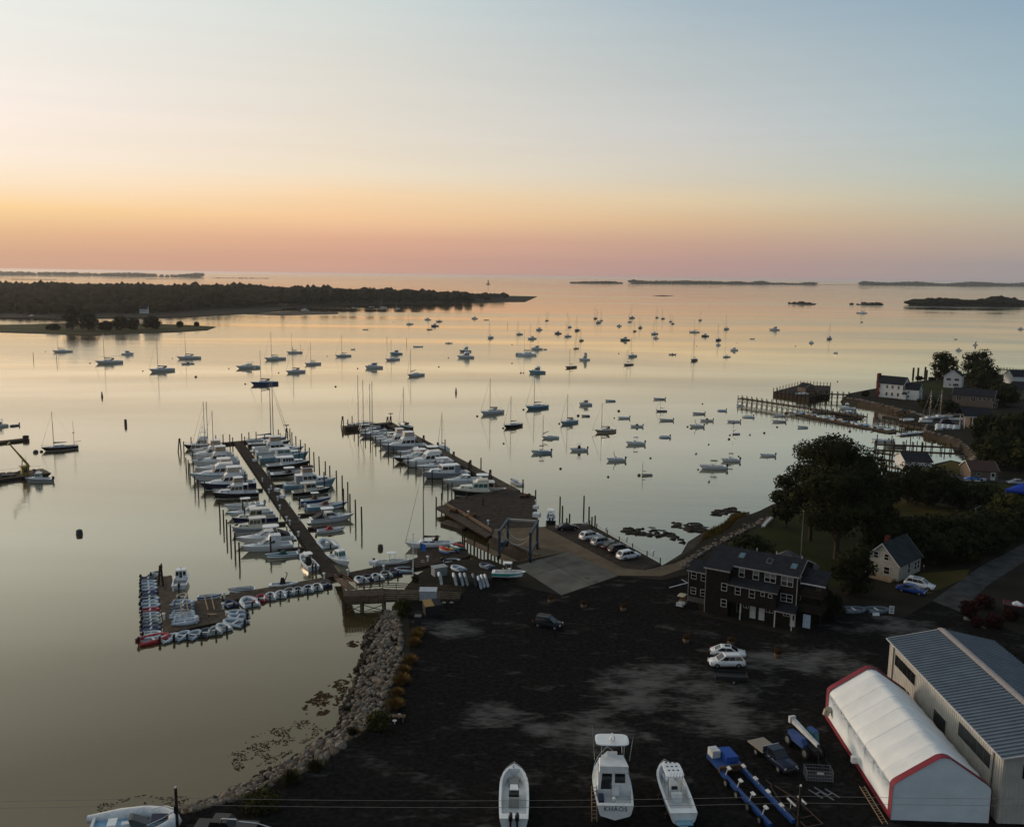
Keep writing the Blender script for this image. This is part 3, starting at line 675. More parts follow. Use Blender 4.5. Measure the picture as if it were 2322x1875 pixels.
# hip roofed building behind
hb = thing('hip_roof_building', 'small grey building with a pale hipped roof behind the shingled building', 'building', (45.5,142.5,LZ), R(-31))
MB().box(-3.6,4.6,-3.6,3.6,0,5.0).build('wall', SHING, hb)
MB().add([(-4,-4,5.0),(5,-4,5.0),(5,4,5.0),(-4,4,5.0),(.5,0,8.0)], [(0,1,4),(1,2,4),(2,3,4),(3,0,4),(0,3,2,1)]).build('roof', ROOFG, hb)
win(hb, (0,-3.6,0), dx_, ny, 1.5, 2.4, 3.2, 4.4)
fp = thing('flagpole', 'tall bare pole rising behind the shingled building', 'flagpole', tuple(G(1815,1275,LZ)))
hh = ztop(G(1815,1275,LZ), 1160)-LZ
MB().tube((0,0,0),(0,0,hh),.09,.05,8).build('pole', TRIMG, fp); MB().ell((0,0,hh+.12),(.16,.16,.16)).build('finial', NEWWOOD, fp)

# ---- ribbed metal shed
ms = thing('metal_shed', 'large ribbed metal boat shed with a blue grey roof at the lot edge', 'building', (48.7,108.2,LZ), 0)
dv = (Vector((47.9,80.1,0))-Vector((48.7,108.2,0))).normalized()      # along the eave, towards the viewer
SIDE = mat('shed_siding', (.47,.44,.385), .55, (.40,.375,.33), .8, spec=.3); SROOF = mat('shed_roof', (.155,.18,.21), .45, (.125,.148,.172), .6, spec=.4)
RIDGE = mat('ridge_cap', (.40,.33,.29), .6)
SL, SW, EH, RH = 28.2, 12.8, 7.0, 8.35
rv = Vector((-dv.y, dv.x, 0))                                          # across, to the right
if rv.x < 0: rv = -rv
def sp_(u, v, z): p = dv*u+rv*v; return (p.x, p.y, z)
core = MB(); core.hexa([sp_(.02,.02,0),sp_(.02,SW-.02,0),sp_(SL-.02,SW-.02,0),sp_(SL-.02,.02,0)], [sp_(.02,.02,EH-.05),sp_(.02,SW-.02,EH-.05),sp_(SL-.02,SW-.02,EH-.05),sp_(SL-.02,.02,EH-.05)])
core.add([sp_(.02,.02,EH-.05),sp_(.02,SW-.02,EH-.05),sp_(.02,SW/2,RH-.1),sp_(SL-.02,.02,EH-.05),sp_(SL-.02,SW-.02,EH-.05),sp_(SL-.02,SW/2,RH-.1)], [(0,1,2),(3,5,4)])
core.build('wall', SIDE, ms)
def strip(name, m, a, b, c, d, out, w_, rib=.045):
    """panel a-b (bottom edge), d-c (top edge) with raised ribs on its two edges and mid"""
    a,b,c,d = [Vector(x) for x in (a,b,c,d)]; n = (b-a).cross(d-a).normalized()
    if n.dot(Vector(out)) < 0: n = -n
    mb = MB(); mb.hexa([p-n*.01 for p in (a,b,c,d)], [p+n*.02 for p in (a,b,c,d)])
    for t in w_:
        e = .055/((b-a).length); a1,b1 = a.lerp(b,t-e), a.lerp(b,t+e); d1,c1 = d.lerp(c,t-e), d.lerp(c,t+e)
        mb.hexa([p+n*.018 for p in (a1,b1,c1,d1)], [p.lerp(q,.22)+n*(.02+rib) for p,q in ((a1,b1),(b1,a1),(c1,d1),(d1,c1))])
    return mb.build(name, m, ms)
npan = 31
for k in range(npan):
    u0, u1 = SL*k/npan, SL*(k+1)/npan
    strip('wall_panel', SIDE, sp_(u0,0,0), sp_(u1,0,0), sp_(u1,0,EH), sp_(u0,0,EH), -rv, (.25,.75))
nr = 46
for k in range(nr):
    u0, u1 = -.3+(SL+.6)*k/nr, -.3+(SL+.6)*(k+1)/nr
    strip('roof_panel', SROOF, sp_(u0,-.35,EH-.05), sp_(u1,-.35,EH-.05), sp_(u1,SW/2,RH), sp_(u0,SW/2,RH), (0,0,1), (.5,), .13)
    strip('roof_panel', SROOF, sp_(u0,SW+.35,EH-.05), sp_(u1,SW+.35,EH-.05), sp_(u1,SW/2,RH), sp_(u0,SW/2,RH), (0,0,1), (.5,), .13)
for k in range(14):
    v0, v1 = SW*k/14, SW*(k+1)/14
    h0 = EH+(RH-EH)*(1-abs(v0-SW/2)/(SW/2))-.08; h1 = EH+(RH-EH)*(1-abs(v1-SW/2)/(SW/2))-.08
    strip('wall_panel', SIDE, sp_(SL,v0,0), sp_(SL,v1,0), sp_(SL,v1,h1), sp_(SL,v0,h0), dv, (.25,.75))
    strip('wall_panel', SIDE, sp_(0,v0,0), sp_(0,v1,0), sp_(0,v1,h1), sp_(0,v0,h0), -dv, (.5,))
mb = MB()
for s_ in (-1,1): slab(mb, [sp_(-.4,SW/2+s_*.45,RH+.07), sp_(SL+.4,SW/2+s_*.45,RH+.07), sp_(SL+.4,SW/2,RH+.17), sp_(-.4,SW/2,RH+.17)], .05)
mb.build('ridge_cap', RIDGE, ms)
mb = MB()
for u in (-.34, SL+.34):
    for s_, v in ((-1,-.38),(1,SW+.38)):
        a = Vector(sp_(u,v,EH-.12)); b = Vector(sp_(u,SW/2,RH-.04)); mb.tube(a, b, .09, .09, 4)
mb.path([sp_(-.3,-.40,EH-.08), sp_(SL+.3,-.40,EH-.08)], .07, 4)
mb.build('eave_trim', TRIM, ms)
for u in (1.6, SL-1.6): MB().path([sp_(u,-.13,EH-.1), sp_(u,-.13,.1)], .06, 4).build('downpipe', mat('downpipe_brown', (.16,.12,.09), .6), ms)
def shed_windows(u0, u1, z0, z1, n):
    f = MB()
    f.hexa([sp_(u0-.06,-.02,z0-.06),sp_(u1+.06,-.02,z0-.06),sp_(u1+.06,-.08,z0-.06),sp_(u0-.06,-.08,z0-.06)], [sp_(u0-.06,-.02,z1+.06),sp_(u1+.06,-.02,z1+.06),sp_(u1+.06,-.08,z1+.06),sp_(u0-.06,-.08,z1+.06)])
    fo = f.build('window', SIDE, ms)
    for k in range(n):
        a, b = u0+(u1-u0)*k/n+.03, u0+(u1-u0)*(k+1)/n-.03
        MB().hexa([sp_(a,-.05,z0),sp_(b,-.05,z0),sp_(b,-.1,z0),sp_(a,-.1,z0)], [sp_(a,-.05,z1),sp_(b,-.05,z1),sp_(b,-.1,z1),sp_(a,-.1,z1)]).build('pane', PANE, fo)
shed_windows(2.0, 8.1, 4.5, 5.9, 5); shed_windows(19.2, 26.0, 4.4, 5.9, 5); shed_windows(13.4, 16.4, 2.6, 4.4, 2)
fo = MB().hexa([sp_(SL+.02,1.9,4.8),sp_(SL+.02,4.4,4.8),sp_(SL+.1,4.4,4.8),sp_(SL+.1,1.9,4.8)], [sp_(SL+.02,1.9,6.2),sp_(SL+.02,4.4,6.2),sp_(SL+.1,4.4,6.2),sp_(SL+.1,1.9,6.2)]).build('window', PANE, ms)

# ---- white fabric shelter
TENT = mat('white_fabric', (.80,.80,.77), .75, (.72,.72,.70), .35, spec=.15, bump=.6, bscale=1.1); TENTE = mat('grey_end_fabric', (.70,.74,.76), .8, (.62,.66,.68), .5, spec=.1, bump=.5, bscale=1.2); TRED = mat('crimson_trim', (.21,.010,.024), .7, (.16,.008,.019), .8)
tn = thing('fabric_shelter', 'long white fabric boat shelter with crimson edge bands beside the metal shed', 'tent', (37.6,80.3,LZ), math.atan2(20.0,.7)-math.pi/2)
TW, TL, TE = 9.4, 20.6, 3.9
TA = ztop(G(2132,1835,LZ), 1722)-LZ if False else 6.7
def prof(k=0.0):
    p = [(0,0),(0,TE-.5)]
    for t in (0,.33,.66,1): p.append((.0+.55*t*t, TE-.5+.72*t-.0*t))
    p.append((TW/2-.55, TA-.12)); p.append((TW/2, TA)); 
    q = [(TW-a,b) for a,b in p[::-1]][1:]
    return p+q
pr_ = prof(); rings = []; nf = 8
for i in range(nf*6+1):
    y = TL*i/(nf*6); sag = .10*math.sin(math.pi*(i % 6)/6)
    ring = []
    for j, (x, z) in enumerate(pr_):
        cx = (x-TW/2); q = sag if 1 < j < len(pr_)-2 else sag*.3
        wob = .03*mnoise.noise(Vector((x*1.2, y*1.6, z*1.2)))
        ring.append((TW/2+cx*(1-q*.03), y, z-q*(1 if z > TE-.6 else .0)+wob*(z > .3)))
    rings.append(ring)
MB().loft(rings, 0, False, True, False).build('fabric_cover', TENT, tn)
for y, s_ in ((.03,-1),(TL-.03,1)):
    vs = [(x,y,z-.03) for x,z in pr_]; n = len(vs); c = (TW/2,y,TE*.5)
    MB().add(vs+[c], [((i,i+1,n) if s_ < 0 else (i+1,i,n)) for i in range(n-1)]+[((n-1,0,n) if s_ < 0 else (0,n-1,n))]).build('end_panel', TENTE, tn)
    out = [(TW/2+(x-TW/2)*1.012, z+.05*(z > 1)) for x,z in pr_]
    y0, y1 = (-.06, .8) if s_ < 0 else (TL-.8, TL+.06)
    MB().loft([[(x,y0,z) for x,z in out],[(x,y1,z) for x,z in out]], 0, False, True, False).build('edge_band', TRED, tn)
for i in range(1, nf): MB().path([(TW/2+(x-TW/2)*1.001, TL*i/nf+.04*math.sin(x), z+.004) for x, z in pr_[1:-1]], .013, 4).build('seam', TENTE, tn)
sk = MB(); sk.box(-.09,-.03,.2,TL-.2,.05,.55); sk.box(TW+.03,TW+.09,.2,TL-.2,.05,.55); sk.build('skirt_band', TRED, tn)
el = MB(); el.tube((-.1,TL-1.9,1.9),(-.55,TL-1.9,1.9),.38,.38,12); el.tube((-.5,TL-1.9,2.0),(-.62,TL-1.9,1.3),.36,.40,12); el.build('vent_cowl', mat('galvanised', (.42,.38,.30), .4, metal=.5), tn)
MB().box(-.9,-.35,TL*.42,TL*.42+.5,.9,1.6).build('meter_box', PEDW, tn)
ld = thing('ladder', 'wooden ladder lying along the foot of the white fabric shelter', 'ladder', (36.5,79.5,LZ+.1), R(2))
m2 = MB(); m2.tube((0,0,0),(0,5.5,.6),.045,n=4); m2.tube((.5,0,0),(.5,5.5,.6),.045,n=4); m2.build('rail', NEWWOOD, ld)
for k in range(14): MB().tube((0,.3+k*.38,.03+k*.042),(.5,.3+k*.38,.03+k*.042),.025,n=4).build('rung', NEWWOOD, ld)

# ---- generic gabled house (local x along the facade, y back)
def house(name, label, A, B, depth, eave, rise, wm, rm, wins=(), gable_wins=(), ov=.3, left=False, cat='house', chim=None, base=0.0):
    A = Vector(A); B = Vector(B); d = B-A; W_ = d.length
    h = thing(name, label, cat, tuple(A), math.atan2(d.y, d.x))
    mb = MB().box(0,W_,0,depth,-.2,eave); rz = eave+rise
    mb.add([(0,0,eave),(0,depth,eave),(0,depth/2,rz),(W_,0,eave),(W_,depth,eave),(W_,depth/2,rz)], [(0,2,1),(3,4,5)]); mb.build('wall', wm, h)
    k = rise/(depth/2); r_ = MB()
    slab(r_, [(-ov,-ov,eave-k*ov+.1),(W_+ov,-ov,eave-k*ov+.1),(W_+ov,depth/2,rz+.1),(-ov,depth/2,rz+.1)], .14)
    slab(r_, [(-ov,depth+ov,eave-k*ov+.1),(W_+ov,depth+ov,eave-k*ov+.1),(W_+ov,depth/2+.002,rz+.102),(-ov,depth/2+.002,rz+.102)], .14)
    ro = r_.build('roof', rm, h)
    t = MB()
    for x in (-ov-.04, W_+ov):
        for (ya,za),(yb,zb) in (((-ov,eave-k*ov),(depth/2,rz)),((depth+ov,eave-k*ov),(depth/2,rz))):
            t.hexa([(x,ya,za-.1),(x+.04,ya,za-.1),(x+.04,yb,zb-.1),(x,yb,zb-.1)], [(x,ya,za+.1),(x+.04,ya,za+.1),(x+.04,yb,zb+.1),(x,yb,zb+.1)])
    t.build('trim', TRIM, h)
    for (u0,u1,z0,z1,c,r2) in wins: win(h, (0,0,0), (1,0,0), (0,-1,0), u0, u1, z0, z1, c, r2)
    for (u0,u1,z0,z1,c,r2) in gable_wins:
        if left: win(h, (0,depth,0), (0,-1,0), (-1,0,0), depth-u1, depth-u0, z0, z1, c, r2)
        else: win(h, (W_,0,0), (0,1,0), (1,0,0), u0, u1, z0, z1, c, r2)
    if chim: MB().box(*chim).build('chimney', BRICK, ro)
    return h, W_
# white cape house by the lane: long wall faces right-front, gable faces left-front
A = Vector((68.1,150.2,LZ)); B = Vector((74.7,156.3,LZ))
hs, hw = house('white_house', 'small white gabled house with a dark green grey roof beside the lane', A, B, 6.4, 2.9, 3.3, CLAPC, ROOFT, wins=((3.6,4.5,.7,2.5,1,2),(6.3,7.2,.7,2.3,1,2),(7.5,8.4,.7,2.3,1,2)),
    gable_wins=((1.6,2.7,.8,2.2,1,2),(1.9,2.8,3.3,4.5,1,2),(3.8,4.7,3.3,4.5,1,2)), left=True, chim=(2.5,3.4,3.4,4.1,5.0,6.9))
MB().box(-1.6,-.02,.6,5.6,-.2,.45).build('porch', NEWWOOD, hs)
# cottage with white door, near the cove
A = G(2200,1088,LZ); B = G(2262,1090,LZ)
cg, cw = house('brown_cottage', 'small red brown cottage with a white framed door near the cove', A, B, 7, 2.6, 2.0, BROWNW, mat('red_brown_roof', (.07,.035,.028), .95), wins=((1.5,2.6,1.4,2.0,1,1),))
d = MB().box(cw-1.9,cw-.7,-.08,-.002,.1,2.2).build('door', TRIM, cg); MB().box(cw-1.65,cw-.95,-.1,-.082,1.0,1.95).build('door_pane', PANE, d)
# boathouse
A = G(2052,1066,LZ); B = G(2112,1068,LZ)
house('boathouse', 'low white boathouse with a dark roof at the water edge of the cove', A, B, 9, 2.6, 1.6, CLAP, ROOFD, wins=((2.4,3.6,.6,1.6,1,1),))
# white houses on the point
A = G(1986,899,LZ); B = G(2046,905,LZ); C_ = G(2082,908,LZ)
h1, w1 = house('long_white_house', 'long white two storey house with a brick chimney end on the stone walled point', A, B, 8, 6.4, 3.0, CLAP, ROOFD,
   wins=tuple((x,x+.9,z,z+1.5,1,2) for z in (1.0,4.2) for x in (.8,4.2,6.6,9.2))+((11.6,12.5,4.2,5.7,1,2),))
MB().box(-1.0,-.05,2.2,5.0,-.2,10.3).box(-.04,1.2,-.35,-.03,0,6.9).build('chimney_wall', BRICK, h1)
h1b, w1b = house('white_annexe', 'lower white annexe with a pale blue gable end joined to the long white house', B+Vector((.05,.6,0)), C_, 6, 4.6, 2.4, CLAP, ROOFD, wins=((2.2,3.0,3.0,3.7,1,1),(2.2,3.0,.9,1.7,1,1)), gable_wins=((1.0,1.8,3.2,4.6,1,2),(3.0,3.8,3.2,4.6,1,2),(2.0,3.0,.3,2.2,1,2)))
pt_ = MB(); pt_.box(.3,1.9,-1.3,0,0,2.4); pt_.build('entry', CLAP, h1b); r_ = MB(); slab(r_, [(.1,-1.6,2.4),(2.1,-1.6,2.4),(2.1,.0,3.1),(.1,.0,3.1)], .1); r_.build('entry_roof', ROOFD, h1b)
A = G(2146,879,LZ); B = G(2179,881,LZ); dd = B-A
h2, w2 = house('white_gable_house', 'white gable fronted house with dark windows beneath the trees on the point', B, B+Vector((5.5,9,0)), 8.0, 5.8, 3.0, CLAP, ROOFD, left=True,
   gable_wins=((1.2,3.2,3.6,4.8,3,1),(4.8,6.8,3.6,4.8,3,1),(1.2,3.6,1.0,2.2,3,1),(4.6,5.4,1.1,1.9,1,1)))
A = G(2158,918,LZ); B = G(2206,923,LZ); C_ = G(2252,926,LZ)
h3, w3 = house('shingle_cottage', 'long brown shingled cottage with white windows behind the boat landing', A, C_, 8, 4.6, 2.6, BROWNW, ROOFD,
   wins=((1.6,3.4,2.4,4.2,2,2),(7.0,8.8,2.3,4.1,2,2),(15.5,17.2,.4,2.3,2,1))+tuple((10+k*1.6,11.2+k*1.6,3.1,4.0,1,1) for k in range(5)))
A = G(2186,972,LZ); B = G(2222,973,LZ)
h4 = thing('boat_landing_porch', 'dark roofed shelter on white posts beside the boat landing', 'shelter', tuple(A), math.atan2((B-A).y,(B-A).x)); wl = (B-A).length
MB().box(2.5,wl+4,1.5,8,0,4.4).build('wall', BROWNW, h4)
r_ = MB(); slab(r_, [(-.3,-.5,4.5),(wl+4.3,-.5,4.5),(wl+4.3,4.5,7.2),(-.3,4.5,7.2)], .16); slab(r_, [(-.3,9,4.5),(wl+4.3,9,4.5),(wl+4.3,4.502,7.202),(-.3,4.502,7.202)], .16); r_.build('roof', ROOFD, h4)
MB().box(-.3,wl+4.3,-.55,-.5,4.2,4.5).build('fascia', TRIM, h4)
for x,y in ((0,0),(wl*.5,0),(wl,0),(0,4)): MB().box(x-.11,x+.11,y-.11,y+.11,0,4.3).build('post', TRIM, h4)
MB().box(-.05,2.4,1.9,1.98,1.5,1.7).build('rail', TRIM, h4)
house('white_cottage', 'white gabled cottage partly hidden at the right edge of the point', G(2296,872,LZ), G(2345,873,LZ), 10, 4.2, 3.0, CLAP, ROOFD)
house('red_brown_house', 'red brown house with a dark roof at the right edge below the white cottage', G(2296,905,LZ), G(2350,908,LZ), 9, 4.6, 3.0, BROWNW, ROOFD, wins=((4,5.6,1.2,2.6,2,2),))
# houses across the harbour on the headland
for px, py, wd, hgt, m1, lb in ((262,704,18,7,CLAP,'pale house among trees on the headland, left of the other'), (325,711,9,9,CLAP,'white gabled house near the headland shore'),
      (138,702,10,5,BROWNW,'dull house low in the wood at left'), (720,682,14,8,BROWNW,'grey house on the headland toward its far end'), (820,678,16,6,CLAPC,'pale low house between trees on the headland'),
      (893,680,16,7,BROWNW,'grey cottage amid trees near the tip of the headland'), (925,677,14,7,CLAPC,'pale cottage amid trees near the tip of the headland'),
      (535,690,16,5,CLAPC,'low pale house at the water across the harbour'), (640,692,12,5,CLAPC,'small pale house beside the inner cove'), (1086,681,20,7,BROWNW,'dark house with chimneys on the open headland tip'), (1128,679,30,8,BROWNW,'long dark house with chimneys at the headland end')):
    g = G(px, py, 2); a = g-Vector((wd/2,0,0)); b = g+Vector((wd/2,2,0))
    house('house', lb, a, b, 9, hgt*.62, hgt*.5, m1, ROOFD, wins=tuple((wd*(.12+.2*k), wd*(.2+.2*k), hgt*.25, hgt*.45, 1, 1) for k in range(4)), chim=(wd*.3,wd*.3+1,4,5,hgt,hgt*1.45))
lt = thing('lighthouse', 'small lighthouse on a rock far out in open water', 'lighthouse', tuple(G(1107,645,0)))
MB().tube((0,0,-1),(0,0,4),14,11,10).build('base', SHORE, lt); MB().tube((0,0,4),(0,0,22),3.6,2.6,10).build('tower', DIRT, lt); MB().tube((0,0,22),(0,0,26),1.8,1.2,8).build('lantern', DIRT, lt)
sh = thing('garden_shelter', 'tiny white framed shelter at the end of the dry field', 'shelter', tuple(G(2212,1168,LZ)))
m2 = MB()
for x in (0,1.8): m2.tube((x,0,0),(x,0,1.5),.06,n=4)
m2.tube((-.3,0,1.4),(.9,0,2.2),.08,n=4); m2.tube((2.1,0,1.4),(.9,0,2.2),.08,n=4); m2.build('frame', TRIM, sh)
r_ = MB(); slab(r_, [(-.3,0,1.45),(-.3,1.8,1.45),(.9,1.8,2.25),(.9,0,2.25)], .05); slab(r_, [(2.1,0,1.45),(2.1,1.8,1.45),(.9,1.8,2.252),(.9,0,2.252)], .05); r_.build('roof', ROOFD, sh)
# ------------------------------------------------------------------ trees, hedges, grasses
def leafmat(name, c, c2): return mat(name, c, .85, c2, .35, spec=.06, detail=5, lo=.35, hi=.62)
LEAF = leafmat('dark_leaves', (.032,.034,.012), (.012,.014,.006)); LEAF2 = leafmat('olive_leaves', (.055,.052,.014), (.026,.027,.009)); LEAFR = leafmat('red_leaves', (.050,.014,.011), (.022,.010,.008))
BARK = mat('bark', (.06,.045,.035), .95, spec=.05)
def leaf_cloud(blobs, n, size, seed, core=.5):
    """leaf-sized faces spread through lobes; blobs: (centre, radii)"""
    r_ = np.random.default_rng(seed); wts = np.array([b[1][0]*b[1][1]+b[1][0]*b[1][2] for b in blobs]); wts = wts/wts.sum()
    idx = r_.choice(len(blobs), n, p=wts); c = np.array([b[0] for b in blobs])[idx]; rad = np.array([b[1] for b in blobs])[idx]
    d = r_.normal(size=(n,3)); d /= np.linalg.norm(d, axis=1)[:,None]
    rr = np.where(r_.random(n) < .8, r_.uniform(.80, 1.08, n), r_.uniform(.3, .8, n))
    p = c+d*rad*rr[:,None]
    nrm = d+r_.normal(size=(n,3))*.6; nrm /= np.linalg.norm(nrm, axis=1)[:,None]
    a = np.cross(nrm, r_.normal(size=(n,3))); a /= np.linalg.norm(a, axis=1)[:,None]; b = np.cross(nrm, a)
    s = size*r_.uniform(.6, 1.4, n)[:,None]
    V = np.stack([p-a*s*.6, p-b*s*.45+a*s*.1, p+a*s*.7, p+b*s*.45], 1).reshape(-1,3)
    Fq = [tuple(range(4*i, 4*i+4)) for i in range(n)]
    mb = MB(); mb.add(V.tolist(), Fq, 0)
    rn = random.Random(seed)
    for bc, br in blobs: mb.ell(bc, tuple(x*core for x in br), 0, 6, 4, .3, rn)
    return mb
def tree(name, label, base, h, w_, seed, m=None, n=2500, size=.5, trunk=.28, group=None, crown0=.22, lobes=12, cat='tree'):
    m = m or LEAF; rn = random.Random(seed)
    t = thing(name, label, cat, tuple(base), rn.uniform(0,6.28), group)
    R_ = w_/2; blobs = []; H0 = h*crown0; ch = h-H0
    blobs.append(((0,0,H0+ch*.5),(R_*.62,R_*.62,ch*.42)))
    for k in range(lobes):
        a = 6.283*k/lobes*1.618*1.6; f = (k+.5)/lobes; z = H0+ch*(.12+.76*f); rr = R_*(.85*math.sin(math.pi*(.16+.72*f)))*rn.uniform(.6,.8)
        q = R_*rn.uniform(.30,.46); blobs.append(((rr*math.cos(a),rr*math.sin(a),z),(q,q,min(q*.8, ch*.3))))
    leaf_cloud(blobs, n, size, seed).build('crown', m, t)
    mb = MB(); r0 = max(.12, h*.022)
    mb.tube((0,0,-.3),(0,0,H0+ch*.35),r0,r0*.6,7)
    for k in range(6):
        b = blobs[1+k*(len(blobs)-1)//6][0]; mb.tube((0,0,H0*(.7+.08*k)),b,r0*.45,r0*.12,5)
    mb.build('trunk', BARK, t)
    return t
def ptree(label, px, py, ty, wpx, seed, m=None, n=1500, size=.5, z=LZ, name='tree', group='trees along the right hand shore', crown0=.2, lobes=12, cat='tree'):
    g = G(px, py, z); sc_ = FOC/Pxy(g.x, g.y, z)[2]
    h = ztop(g, ty)-z; return tree(name, label, g, max(1.0,h), wpx/sc_, seed, m, n, size, group=group, crown0=crown0, lobes=lobes, cat=cat)
ptree('huge dark spreading tree on the shore behind the shingled building', 1895, 1268, 978, 215, 1, n=22000, size=.36, lobes=30, crown0=.16)
ptree('broad dark tree leaning out on the water side of the huge tree', 1836, 1225, 1000, 150, 2, n=9000, size=.36, lobes=18)
ptree('low dark tree at the water edge, left of the huge tree', 1782, 1195, 1068, 90, 3, n=3000, size=.42, crown0=.05)
ptree('dark tree just right of the huge tree', 1975, 1235, 1072, 110, 4, n=4000, size=.42)
ptree('dark bushy tree between the shingled building and the white house', 1935, 1345, 1232, 105, 5, n=3600, size=.38, crown0=.03)
ptree('dark rounded tree just behind the white house', 2000, 1270, 1170, 110, 6, n=3000, size=.4, crown0=.03)
ptree('dark tree behind the roof of the white house', 2060, 1262, 1178, 110, 7, n=2600, size=.42, crown0=.05)
for k, (px, py, ty, wp, lb) in enumerate(((2058,1142,1049,100,'dark round tree hiding the foot of the boathouse'), (2115,1150,1053,115,'dark tree beside the dry field, right of the boathouse'), (2168,1150,1090,80,'dark tree in the hedge below the brown cottage'),
      (2225,1160,1098,110,'bushy tree below the brown cottage near the blue covered boat'), (2010,1150,1070,70,'dark tree beyond the huge tree at the field corner'), (2280,1190,1120,110,'olive tree at the right edge below the blue covered boat'), (2330,1180,1125,80,'tree cut by the right edge below the blue covered boat'))):
    ptree(lb, px, py, ty, wp, 20+k, n=2600, size=.42, crown0=.03, m=LEAF2 if 'olive' in lb else None)
for k, (px, py, ty, wp, lb) in enumerate(((2090,1240,1172,120,'first dark tree of the thicket behind the lane'), (2150,1238,1165,120,'second dark tree of the thicket behind the lane'), (2205,1232,1160,120,'third dark tree of the thicket behind the lane'),
      (2262,1222,1165,120,'fourth dark tree of the thicket behind the lane'), (2318,1212,1155,120,'last dark tree of the thicket, at the right edge'), (2120,1278,1210,100,'front dark tree of the thicket nearest the white house'), (2180,1270,1205,110,'front dark tree of the thicket above the lane bend'), (2240,1250,1190,110,'front dark tree of the thicket where the lane climbs'))):
    ptree(lb, px, py, ty, wp, 40+k, n=2600, size=.42, crown0=.03)
for k, (px, py, ty, wp, lb, n) in enumerate(((2138,868,794,72,'tall round tree beside the white gable house on the point',2400), (2212,866,792,84,'spreading tree standing behind the round one on the point',2400), (2230,895,824,90,'big dark tree over the shingle cottage',2400), (2275,920,872,80,'dark tree right of the shingle cottage',1800),
      (2230,1000,938,70,'dark tree over the boat landing shelter',1800), (2290,1010,935,110,'large dark tree at the right edge by the boat landing',2600), (2265,1060,985,110,'dark tree above the cove rocks',2400), (2320,1070,1000,90,'olive brown tree at the right edge above the cottage',2000), (2225,1030,995,50,'small dark tree by the cove rocks',1200),
      (2190,905,885,60,'low dark shrub below the white gable house',900), (2110,925,902,60,'dark shrub by the seawall of the white annexe',900), (2150,935,910,60,'dark shrub below the shingle cottage',900), (2084,862,853,18,'small round shrub on the lawn of the point',400), (2113,862,856,18,'second small shrub on the lawn of the point',400), (1962,898,887,18,'dark shrub beside the brick chimney end',400))):
    ptree(lb, px, py, ty, wp, 60+k, n=n, size=.7, crown0=.05, m=LEAF2 if 'olive' in lb else None)
ptree('dark bush on the lawn behind the ridge of the shingled building', 1700, 1262, 1218, 120, 90, n=2200, size=.35, crown0=.0, name='bush', cat='bush')
ptree('dark bush at the right end of the shingled building', 1880, 1400, 1340, 70, 91, n=1800, size=.3, crown0=.0, name='bush', cat='bush')
ptree('low dark green shrub beside the pier platform and grey shed', 915, 1395, 1355, 42, 92, n=1500, size=.22, crown0=.0, name='bush', cat='bush', m=LEAF2)
ptree('brown weedy bush at the foot of the white flagpole', 942, 1322, 1302, 20, 93, n=700, size=.2, crown0=.0, name='bush', cat='bush', m=LEAF2)
ptree('green shrub among the rocks at the corner of the shore', 855, 1655, 1612, 70, 94, n=1500, size=.16, crown0=.0, name='bush', cat='bush', m=LEAF2)
ptree('long low green shrub on the shore bank nearest the utility pole', 590, 1830, 1795, 110, 95, n=1800, size=.16, crown0=.0, name='bush', cat='bush', m=LEAF2)
for k, (px, py, ty, wp, lb) in enumerate(((2195,1395,1362,46,'dark red shrub at the lane corner, leftmost'), (2232,1378,1350,50,'dark red shrub at the lane corner, rearmost'), (2255,1420,1392,44,'bright red flowering shrub behind the white stones'), (2292,1405,1380,40,'red flowering shrub by the right edge'), (2215,1420,1400,30,'low dark shrub between the red shrubs'))):
    ptree(lb, px, py, ty, wp, 96+k, n=1400, size=.22, crown0=.0, m=LEAFR if 'red' in lb else None, name='shrub', cat='shrub', group='red shrubs at the lane corner')
ORDN = ('first','second','third','fourth','fifth','sixth','seventh','eighth','ninth','tenth','eleventh','twelfth','thirteenth','last')
# trees on the islet
for k, (px, py, ty, wp, lb) in enumerate(((165,748,692,42,'tallest tree clump on the grassy islet'), (200,750,705,50,'broad tree right of the tallest on the islet'), (275,748,716,40,'bushy tree at the middle of the islet'), (300,747,722,36,'smaller tree beside the bushy one on the islet'), (345,745,718,46,'dark tree toward the right of the islet'), (120,748,736,34,'low round bush at the left of the islet'), (408,742,729,16,'small bush near the islet tip'), (446,740,731,12,'last little bush at the islet tip'), (240,748,730,40,'low bush between the islet trees'))):
    ptree(lb, px, py, ty, wp, 120+k, n=1400, size=1.2, z=.6, crown0=.03, group='trees on the grassy islet')
for k, (px, py, ty, wp) in enumerate(((640,690,648,14),(690,690,652,26),(736,690,655,30),(775,688,652,34),(800,690,654,26),(838,688,652,30),(868,687,653,28),(905,686,658,34),(945,686,660,36),(975,686,668,28),(1010,686,669,36),(1040,685,667,28),(1062,685,668,22),(1092,682,666,12))):
    ptree(f'dark tree standing out of the headland ridge, {ORDN[k]} counting from the wooded side', px, py, ty, wp, 140+k, n=700, size=2.0, z=1, crown0=.03, group='trees on the ridge of the headland')

